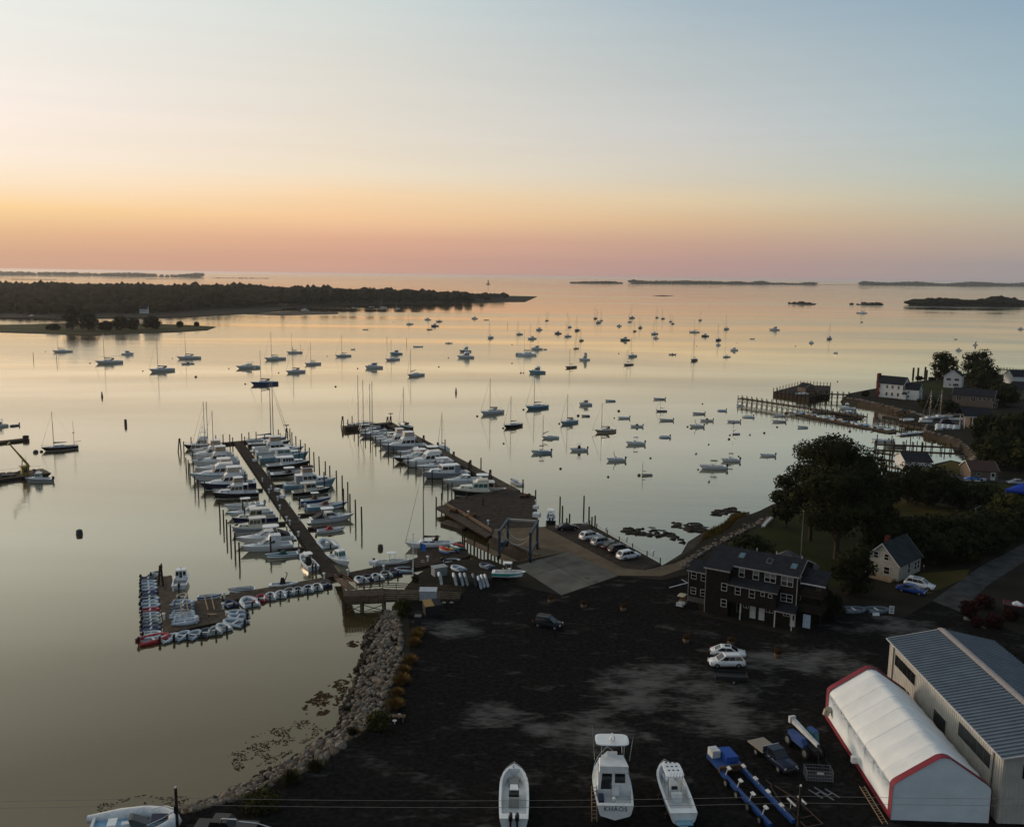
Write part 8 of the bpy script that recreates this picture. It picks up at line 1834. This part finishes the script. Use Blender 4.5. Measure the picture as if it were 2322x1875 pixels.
for z in (.1,.45,.8,1.15):
    mb.path([(-1.35,-.7,z),(1.35,-.7,z),(1.35,.7,z),(-1.35,.7,z),(-1.35,-.7,z)], .025, 4)
for k in range(1,9): x = -1.35+2.7*k/9; mb.tube((x,-.7,.1),(x,-.7,1.15),.015,n=3); mb.tube((x,.7,.1),(x,.7,1.15),.015,n=3)
mb.build('cage', mat('grey_wire', (.16,.16,.17), .6), wc); MB().box(-1.35,1.35,-.7,.7,.06,.1).build('base', BLACKC, wc); MB().box(-.35,.35,-.76,-.72,.85,1.1).build('plate', TW_, wc)
for px, py in ((1856,1797),(1881,1801)): 
    t = thing('pallet_frame', 'flat grey H shaped frame lying on the lot', 'frame', tuple(G(px,py,LZ+.02)), R(-58), 'H shaped frames on the lot'); MB().box(-.9,.9,-.5,-.38,0,.06).box(-.9,.9,.38,.5,0,.06).box(-.06,.06,-.38,.38,0,.06).build('frame', mat('grey_wire', (.16,.16,.17), .6), t)
# golf cart
gc = thing('golf_cart', 'small golf cart with a cream canopy beside the shingled building', 'golf cart', tuple(G(1545,1374,LZ)), R(-120)); MB().box(-1.1,1.1,-.55,.55,.3,.5).box(-.9,-.1,-.55,.55,.5,.8).box(.7,1.1,-.5,.5,.5,.85).build('body', TW_, gc); MB().box(-.75,-.15,-.5,.5,.8,.92).box(-.85,-.75,-.5,.5,.85,1.3).build('seat', BROWNC, gc); slab_top(gc, 'canopy', -1.0, .8, .6, 1.8, mat('cream_canopy', (.42,.36,.22), .6), .07); posts(gc, [((x,s_*.5,.5),(x*.9,s_*.5,1.8)) for x in (-.85,.75) for s_ in (-1,1)], .025, BLACKC)
for x in (-.75,.75):
    for s_ in (-1,1): wheel(gc, x, s_*.52, .22, .16)
# ------------------------------------------------------------------ boats ashore
def ashore(kind, lab, S, Bw, zs, zb, zroot, **k):
    a, b = G(*S, zs), G(*Bw, zb); d = b-a; d.z = 0; c = (a+b)/2; c.z = zroot; L = d.length; t = put(kind, lab, c, math.atan2(d.y, d.x), L, None, **k)
    for x in (-.25*L,.12*L):
        for s_ in (-1,1):
            q_ = thing('boat_stand', 'steel boat stand propping a hull on the lot', 'boat stand', (c.x+math.cos(t.rotation_euler.z)*x-math.sin(t.rotation_euler.z)*s_*L*.13, c.y+math.sin(t.rotation_euler.z)*x+math.cos(t.rotation_euler.z)*s_*L*.13, LZ), 0, 'boat stands under the hauled boats'); h = zroot-LZ; mb = MB().tube((0,0,h*.4),(0,0,h+.15),.04,n=5)
            for a_ in (0,2.09,4.19): mb.tube((0,0,h*.55),(.4*math.cos(a_),.4*math.sin(a_),0),.03,n=4)
            mb.build('stand', RU, q_)
    return t, L
ta, La = ashore('cc', 'white open boat with twin black outboards on the lot, no top, bow away', (1165,1858), (1166,1733), LZ+1.6, LZ+1.9, LZ+.75, tt='none', eng=2, seatm=mat('cushion_grey',(.30,.29,.26),.8), deck=WHITE, land=True, cover=None)
MB().box(-.12*La,-.02*La,-.5,.5,.9,1.25).build('dark_seat', BLACKC, ta); MB().path([(.40*La,.0,1.25),(.43*La,.12,1.3),(.46*La,0,1.35)],.03,4).build('bow_line', BLACKC, ta)
tb, Lb = ashore('cc', 'white centre console with a long white T top, right of the sport fisherman', (1551,1846), (1506,1725), LZ+1.6, LZ+2.0, LZ+.8, tt='none', eng=0, land=True, cover=None)
slab_top(tb, 't_top', -.10*Lb, .22*Lb, .95, 2.45, WHITE, .1); posts(tb, [((x*Lb,s_*.6,.22),(x*Lb,s_*.7,2.45)) for x in (-.06,.14) for s_ in (-1,1)], .035, STEEL, 't_top_leg'); MB().box(-.50*Lb-.75,-.50*Lb,-.75,.75,.1,.22).build('engine_bracket', LBLUE, tb)
mb = MB()
for k in range(5): mb.tube((-.10*Lb,-.6+k*.3,2.5),(-.14*Lb,-.6+k*.3,3.2),.025,n=4)
mb.build('rod_holder', STEEL, tb); mb = MB()
for x in (.02,.06,.10): 
    for y in (-.45,0,.45): mb.box(x*Lb*2-.06,x*Lb*2+.06,y-.1,y+.1,2.54,2.6)
mb.build('spreader_light', BLACKC, tb)
ka, Lk_ = ashore('fly', 'big white sport fisherman lettered on its transom, hauled out stern to the viewer', (1396,1822), (1377,1690), LZ+2.5, LZ+3.4, LZ+1.25, enc=None, boot=GREYH, bw=.42, tx=(-.07,.15))
for ch in list(ka.children): 
    if ch.name.startswith('antenna'): bpy.data.objects.remove(ch)
[setattr(ch, 'scale', (1.15,1.3,1)) for ch in ka.children if ch.name.startswith('canopy')]; MB().box(-.17*Lk_,-.12*Lk_,-1.1,1.1,3.15,3.7).box(-.04*Lk_,.0,-.5,.5,3.15,4.1).build('bridge_seat', WHITE, ka); mb = MB()
for s_ in (-1,1): mb.tube((-.02*Lk_,s_*1.75,3.2),(-.06*Lk_,s_*2.1,3.2+.44*Lk_),.035,.018,5)
mb.build('outrigger', STEEL, ka); MB().box(-.215*Lk_-.03,-.215*Lk_,-1.25,-.05,1.1,2.6).build('cabin_door', GLASS, ka); MB().box(-.215*Lk_-.03,-.215*Lk_,.1,1.35,1.6,2.65).build('aft_window', GLASS, ka); MB().box(-.23*Lk_-.3,-.23*Lk_-.02,-.55,.1,.75,1.6).build('bait_station', WHITE, ka)
MB().ell((-.36*Lk_,0,.9),(.22,.22,.3),0,8,5).build('bait_well', WHITE, ka); MB().tube((.0,0,5.35),(.0,0,5.7),.3,.25,10).box(-.9,.5,-.08,.08,5.66,5.78).build('radar', WHITE, ka); MB().box(-.40*Lk_,-.30*Lk_,1.0,1.5,.7,1.2).build('gear_bag', NAVYC, ka); MB().tube((.49*Lk_,0,2.35),(.46*Lk_,0,2.8),.22,.1,6).build('anchor_pulpit', REDC, ka)
fc = bpy.data.curves.new('transom_lettering', 'FONT'); fc.body = 'KH\u00c5OS'; fc.size = .62; fc.align_x = 'CENTER'; fc.extrude = .006; fc.space_character = 1.15; fc.materials.append(BLACKC); fo = bpy.data.objects.new('transom_lettering', fc); fm = bpy.data.meshes.new_from_object(fo); bpy.data.objects.remove(fo); fo = bpy.data.objects.new('transom_lettering', fm); col.objects.link(fo); fo.parent = ka; fo.location = (-.5*Lk_-.02, 0, .52); fo.rotation_euler = (R(90), 0, R(-90)); 
lt2 = thing('ladder', 'light wooden ladder standing against the hauled sport fisherman', 'ladder', tuple(G(1342,1862,LZ)), R(8)); mb = MB()
for x in (0,.5): mb.tube((x,0,0),(x+.1,.9,3.2),.05,n=4)
for k in range(9): mb.tube((.03+k*.01,.1+k*.095,.3+k*.34),(.53+k*.01,.1+k*.095,.3+k*.34),.035,n=4)
mb.build('ladder_frame', NEWWOOD, lt2)
tl_, Lt = ashore('cc', 'teal hulled open boat with a white half tower hauled out by the concrete pad', (1116,1294), (1193,1291), LZ+1.5, LZ+2.0, LZ+.7, top=TEALH, eng=0, land=True, seatm=CREAM, stripe=WHITE)
# tender at the lower left corner and the truck at the bottom edge
g = G(298,1893,LZ); rbt = thing('jet_tender', 'white rigid inflatable with a pale blue deck at the lower left corner', 'dinghy', tuple(g+Vector((0,0,.6))), R(14)); rib(rbt, 8.4, RUBW, None, mat('pale_blue_deck',(.25,.45,.62),.5), True); MB().hexa([(.2,-.8,.5),(1.6,-.6,.6),(1.6,.6,.6),(.2,.8,.5)],[(-.1,-.6,1.3),(.2,-.5,1.3),(.2,.5,1.3),(-.1,.6,1.3)]).build('windscreen', GLASS, rbt); MB().hexa([(1.7,-.9,.75),(3.3,-.4,.85),(3.3,.4,.85),(1.7,.9,.75)],[(1.8,-.8,.86),(3.2,-.35,.96),(3.2,.35,.96),(1.8,.8,.86)]).build('deck_hatch', NAVYC, rbt); mb = MB().path([(1.6,1.3,1.0),(3.0,1.0,1.35),(3.9,.2,1.45),(3.9,-.2,1.45),(3.0,-1.0,1.35),(1.6,-1.3,1.0)],.05,5); mb.build('bow_rail', STEEL, rbt)
MB().box(-2,-1.2,-.6,.6,.5,1.0).build('seat_box', WHITE, rbt)
g = G(520,1885,LZ); bt2 = thing('black_truck', 'black truck with a chrome roll bar cut off by the bottom edge', 'truck', (g.x, 76.2, LZ), R(-3)); MB().box(-2.9,2.9,-.95,.95,.6,1.25).build('body', PB, bt2); MB().hexa([(-1.5,-.9,1.25),(.9,-.9,1.25),(.9,.9,1.25),(-1.5,.9,1.25)],[(-1.2,-.75,2.0),(.3,-.75,2.0),(.3,.75,2.0),(-1.2,.75,2.0)]).build('cab', PB, bt2); mb = MB().path([(-.2,-.8,1.9),(-.1,-.7,2.35),(1.3,-.7,2.35),(1.4,-.8,1.9)],.09,6); mb.path([(1.4,-.6,2.1),(3.2,-.6,2.0),(4.6,-.6,1.6)],.07,6); mb.build('roll_bar', CHROME, bt2)
for x in (-1.9,1.9):
    for s_ in (-1,1): wheel(bt2, x, s_*.9, .42)
# ------------------------------------------------------------------ travel lift
lift = thing('travel_lift', 'blue steel travel lift straddling the boat slip', 'boat lift', (1.6,163.2,LZ), math.atan2(167.3-159.1, 2.3-.8)); LB = mat('lift_blue', (.016,.036,.062), .6, (.010,.022,.036), 1.5); LW_ = mat('lift_white', (.42,.38,.31), .7)
ll, lw, lh = 4.2, 2.9, 5.2
legs = [(sx_*ll, sy_*lw) for sx_ in (-1,1) for sy_ in (-1,1)]
for x, y in legs:
    MB().box(x-.2,x+.2,y-.2,y+.2,.8,lh).build('leg', LB, lift); MB().box(x-.55,x+.55,y-.28,y+.28,.55,.95).build('bogie', LB, lift)
    for dx in (-.4,.4): wheel(lift, x+dx, y+(.12 if y > 0 else -.12), .48, .3)
for y in (-lw,lw): MB().box(-ll-.5,ll+.5,y-.22,y+.22,lh,lh+.45).build('top_beam', LB, lift); MB().box(-ll+.2,ll-.2,y-.15,y+.15,1.3,1.6).build('side_beam', LB, lift)
MB().box(ll-.2,ll+.2,-lw+.22,lw-.22,lh+.05,lh+.4).build('cross_beam', LW_, lift); MB().box(-.9,1.2,lw-.1,lw+.75,1.0,2.3).build('engine_box', LB, lift)
for x in (-1.8,1.6):
    mb = MB(); n = 10
    for k in range(n):
        f0, f1 = k/n, (k+1)/n; q0 = lambda f: Vector((x, -lw+.1+2*(lw-.1)*f, lh-2.9*math.sin(math.pi*f)**.6)); a, b = q0(f0), q0(f1); mb.hexa([a+Vector((-.14,0,-.02)),a+Vector((.14,0,-.02)),b+Vector((.14,0,-.02)),b+Vector((-.14,0,-.02))],[a+Vector((-.14,0,.02)),a+Vector((.14,0,.02)),b+Vector((.14,0,.02)),b+Vector((-.14,0,.02))])
    mb.build('sling', LW_, lift)
# ------------------------------------------------------------------ small things on the lot
POT = mat('barrel_wood', (.13,.085,.05), .9, stretch=(6,6,1)); FLOW = leafmat('planter_leaves', (.09,.035,.02), (.03,.03,.012))
for px, py, lb in ((1249,1366,'flower barrel at the tip of the concrete pad, leftmost of three'),(1324,1377,'widest flower barrel, middle of the three by the pad'),(1414,1384,'flower barrel right of the other two by the pad'),(1556,1456,'flower barrel alone left of the white sedan'),(1657,1462,'flower barrel behind the white sedan'),(1763,1490,'flower barrel right of the parked white cars')):
    t = thing('flower_barrel', lb, 'planter', tuple(G(px,py,LZ)), 0, 'flower barrels on the lot'); MB().loft([[(r_*math.cos(a),r_*math.sin(a),z) for a in [6.283*k/10 for k in range(10)]] for r_,z in ((.42,0),(.52,.3),(.50,.6),(.44,.6),(.42,.5))]).build('barrel', POT, t); rn = random.Random(px); leaf_cloud([((rn.uniform(-.15,.15),rn.uniform(-.15,.15),.85),(.5,.5,.38)) for _ in range(4)], 500, .12, px).build('plants', FLOW, t)
sd = thing('storage_shed', 'small pale grey flat roofed utility box on the sandy corner', 'shed', tuple(G(996,1303,LZ)), R(28)); MB().box(-1.2,1.2,-.8,.8,0,1.5).build('wall', mat('pale_grey_metal',(.24,.25,.25),.6), sd); MB().box(-1.3,1.3,-.9,.9,1.5,1.6).build('roof', mat('pale_roof',(.32,.33,.32),.6), sd)
sd = thing('storage_shed', 'white box shed standing on the pier walkway', 'shed', tuple(G(971,1359,2.1)), R(0)); MB().box(-1.35,1.35,-.6,.8,0,1.55).build('wall', mat('box_white',(.42,.44,.46),.6), sd); MB().hexa([(-1.42,-.68,1.55),(1.42,-.68,1.55),(1.42,.88,1.75),(-1.42,.88,1.75)],[(-1.42,-.68,1.61),(1.42,-.68,1.61),(1.42,.88,1.81),(-1.42,.88,1.81)]).build('roof', mat('lilac_roof',(.50,.51,.55),.6), sd)
dm = thing('dumpster', 'black rubbish container with an orange panel on top by the pier walkway', 'dumpster', tuple(G(980,1393,LZ)), R(20)); MB().hexa([(-1.2,-.9,.1),(1.2,-.9,.1),(1.2,.9,.1),(-1.2,.9,.1)],[(-1.35,-1,1.7),(1.35,-1,1.7),(1.35,1,1.7),(-1.35,1,1.7)]).build('container', BLACKC, dm); MB().hexa([(-1.35,-1,1.72),(.1,-1,1.72),(.1,1,2.1),(-1.35,1,2.1)],[(-1.35,-1,1.8),(.1,-1,1.8),(.1,1,2.18),(-1.35,1,2.18)]).build('lid', mat('orange_panel',(.38,.22,.06),.7), dm); MB().hexa([(.14,-1,1.72),(1.35,-1,1.72),(1.35,1,2.1),(.14,1,2.1)],[(.14,-1,1.8),(1.35,-1,1.8),(1.35,1,2.18),(.14,1,2.18)]).build('lid', BLACKC, dm)
dm = thing('bin', 'dark bin on the bank below the black container', 'bin', tuple(G(948,1413,LZ))); MB().box(-.5,.5,-.4,.4,0,1.1).build('body', BLACKC, dm); MB().hexa([(-.55,-.45,1.1),(.55,-.45,1.1),(.55,.45,1.1),(-.55,.45,1.1)],[(-.5,-.4,1.2),(.5,-.4,1.2),(.5,.4,1.3),(-.5,.4,1.3)]).build('lid', ENGB, dm)
for px, lb in ((1007,'left of two dark drums by the pier walkway'),(1024,'right of two dark drums by the pier walkway')): 
    t = thing('drum', lb, 'drum', tuple(G(px,1378,LZ))); MB().tube((0,0,0),(0,0,.9),.3,n=10).build('body', BLACKC, t); MB().tube((0,0,.88),(0,0,.93),.32,n=10).build('rim', ENGB, t)
bn = thing('picnic_bench', 'brown wooden bench with two white seats at the edge of the lot', 'bench', tuple(G(900,1634,LZ)), R(-3)); MB().box(-1.0,1.0,-.35,.35,.62,.68).build('table_top', TIMBER, bn); MB().box(-.8,-.7,-.4,.4,0,.62).box(.7,.8,-.4,.4,0,.62).build('legs', TIMBER, bn)
for y in (-.7,.7): MB().tube((.2*y,y,.38),(.2*y,y,.44),.25,n=10).tube((.2*y,y,0),(.2*y,y,.38),.06,n=5).build('seat', PEDW, bn)
fg = thing('flagpole', 'white flagpole on the bank between the walkway and the pier', 'flagpole', tuple(G(937,1308,LZ))); hh = ztop(G(937,1308,LZ), 1212)-LZ; MB().tube((0,0,0),(0,0,hh),.10,.06,8).build('pole', PEDW, fg); MB().tube((-1.1,0,hh*.72),(1.1,0,hh*.72),.05,n=5).build('yard', PEDW, fg); MB().ell((0,0,hh+.1),(.14,.14,.14)).build('ball', PEDW, fg)
fs2 = thing('flag_staff', 'flag staff with a blue flag above a small striped flag beside the kayak float', 'flag', tuple(G(953,1288,.45))); hh = ztop(G(953,1288,.45), 1230)-.45; MB().tube((0,0,0),(0,0,hh),.05,n=6).build('staff', TIMBER, fs2)
def flag(t, z0, z1, w_, m):
    mb = MB(); n = 6; vs = []
    for k in range(n+1): f = k/n; vs += [(w_*f, .12*math.sin(f*5), z0+.35*f*(z0-z1)*.4), (w_*f, .12*math.sin(f*5), z1-.25*f)]
    mb.add(vs, [(2*k,2*k+2,2*k+3,2*k+1) for k in range(n)]); o = mb.build('flag', m, t); md = o.modifiers.new('thick','SOLIDIFY'); md.thickness = .02; return o
flag(fs2, hh-1.5, hh-.1, 1.0, mat('flag_blue', (.02,.13,.45), .7))
for k in range(5): MB().box(.05,.75,-.02,.02,1.0+k*.16,1.08+k*.16).build('stripe', (REDC, PEDW)[k % 2], fs2)
for k, (px, py) in enumerate(((1731,1196),(1734,1193),(1737,1190),(1740,1187),(1743,1184),(1746,1181),(1749,1178))):
    t = thing('lawn_chair', 'white wooden lawn chair in the row facing the water', 'chair', tuple(G(px,py,LZ)), R(150), 'white lawn chairs in a row'); MB().hexa([(-.3,-.3,.25),(.35,-.3,.4),(.35,.3,.4),(-.3,.3,.25)],[(-.3,-.3,.3),(.35,-.3,.45),(.35,.3,.45),(-.3,.3,.3)]).build('seat', PEDW, t); MB().hexa([(-.35,-.3,.25),(-.28,-.3,.25),(-.28,.3,.25),(-.35,.3,.25)],[(-.65,-.3,1.1),(-.58,-.3,1.1),(-.58,.3,1.1),(-.65,.3,1.1)]).build('back', PEDW, t)
    for s_ in (-1,1): MB().box(.2,.3,s_*.34-.04,s_*.34+.04,0,.6).box(-.4,.4,s_*.34-.07,s_*.34+.07,.6,.64).build('leg', PEDW, t)
for px, lb in ((1324,'left of two white plastic chairs on the parking deck'),(1332,'right of two white plastic chairs on the parking deck')):
    t = thing('plastic_chair', lb, 'chair', tuple(G(px,1192,DZ)), R(80)); MB().box(-.25,.25,-.25,.25,.42,.46).build('seat', PEDW, t); MB().box(-.27,-.22,-.25,.25,.46,.95).build('back', PEDW, t)
    for x in (-.2,.2): MB().box(x-.03,x+.03,-.24,-.19,0,.42).box(x-.03,x+.03,.19,.24,0,.42).build('leg', PEDW, t)
sg = thing('sign_board', 'white standing sign board with dark bars beside the displayed dinghies', 'sign', tuple(G(2021,1393,LZ)), R(-8)); MB().box(-.38,.38,-.03,.03,.15,1.4).build('board', PEDW, sg)
for k in range(4): MB().box(-.28,.28,-.04,-.031,.35+k*.25,.45+k*.25).build('bar', BLACKC, sg)
sg = thing('sign_card', 'low white card leaning on the right displayed dinghy', 'sign', tuple(G(1987,1396,LZ)), R(4)); MB().hexa([(-.55,-.02,0),(.55,-.02,0),(.55,.02,0),(-.55,.02,0)],[(-.55,.2,.45),(.55,.2,.45),(.55,.24,.45),(-.55,.24,.45)]).build('card', PEDW, sg); MB().box(-.6,-.56,.1,.3,0,.4).build('prop', TIMBER, sg)
sk_ = thing('waste_skip', 'dark open skip with a red rim and white bags at the right edge', 'skip', tuple(G(2312,1392,LZ)), R(-30)); MB().hexa([(-2,-1,.1),(2,-1,.1),(2,1,.1),(-2,1,.1)],[(-2.4,-1.1,1.5),(2.4,-1.1,1.5),(2.4,1.1,1.5),(-2.4,1.1,1.5)]).build('body', BLACKC, sk_); MB().path([(-2.4,-1.1,1.55),(2.4,-1.1,1.55),(2.4,1.1,1.55),(-2.4,1.1,1.55),(-2.4,-1.1,1.55)],.07,4).build('rim', REDC, sk_); rn = random.Random(4); mb = MB()
for k in range(9): mb.ell((rn.uniform(-1.5,1.5),rn.uniform(-.6,.6),1.6),(.45,.4,.35),0,7,5,.2,rn)
mb.build('bags', PEDW, sk_)
bl = thing('covered_boat', 'boat under a bright blue tarpaulin at the right edge', 'covered boat', tuple(G(2325,1124,LZ)), R(172)); cb_ = [(-3.5,-1.3,.6),(4.5,-.2,1.0),(4.5,.2,1.0),(-3.5,1.3,.6)]; MB().loft([[(x,w_*y,z) for y,z in ((-1,.7),(-.9,1.5),(0,zt),(.9,1.5),(1,.7))] for x,w_,zt in ((-3.8,1.2,2.4),(-1,1.4,3.4),(1.5,1.3,3.0),(3.6,.6,2.0),(4.6,.08,1.6))],0,True,True).build('tarpaulin', mat('blue_tarp',(.01,.05,.42),.5), bl); MB().box(-3,3,-.6,.6,0,.7).build('trailer_frame', BLACKC, bl)
t = endon('row','blue canoe lying beside the brown cottage',2212,1090,5.5,R(-16),None,z=LZ+.05,m=mat('canoe_blue',(.01,.12,.42),.5),cover=mat('canoe_blue',(.01,.12,.42),.5))
mk = thing('road_post', 'red and white marker post by the corner of the white house', 'post', tuple(G(2094,1290,LZ))); MB().tube((0,0,0),(0,0,.9),.12,n=8).build('post', REDC, mk); MB().tube((0,0,.5),(0,0,.7),.13,n=8).build('band', PEDW, mk)
# utility poles and the wires strung between them
def upole(px, ty, lab, h, yy):
    d = cF*FOC+cR*(px-1161)-cU*(ty-937.5); s_ = yy/d.y; p = Vector((d.x*s_, yy, LZ)); t = thing('utility_pole', lab, 'utility pole', tuple(p)); top = CZ+d.z*s_-LZ; MB().tube((0,0,-.3),(0,0,top),.17,.13,8).build('pole', PILE, t); MB().box(-.12,.12,-.3,.05,top-2.2,top-1.5).build('bracket', ENGB, t); MB().ell((0,0,top+.05),(.1,.1,.12)).build('insulator', PEDW, t); return p+Vector((0,0,top-.9))
w1_ = upole(398, 1786, 'dark utility pole at the lower left edge of the lot', 10, 70); w2_ = upole(1816, 1782, 'dark utility pole rising at the bottom edge near the fabric shelter', 10, 70)
for k, dz in enumerate((0,-.62)):
    t = thing('overhead_wire', ('upper thin wire strung across the bottom of the view','lower thin wire strung across the bottom of the view')[k], 'wire', tuple(w1_+Vector((0,0,dz)))); d = (w2_-w1_); mb = MB(); pts = []
    for i in range(-12, 25): f = i/12; g_ = f-math.floor(f); pts.append(d*f+Vector((0,0,-1.0*4*g_*(1-g_)*.35)))
    mb.path(pts, .016, 4); mb.build('cable', mat('cable', (.20,.18,.16), .5), t)
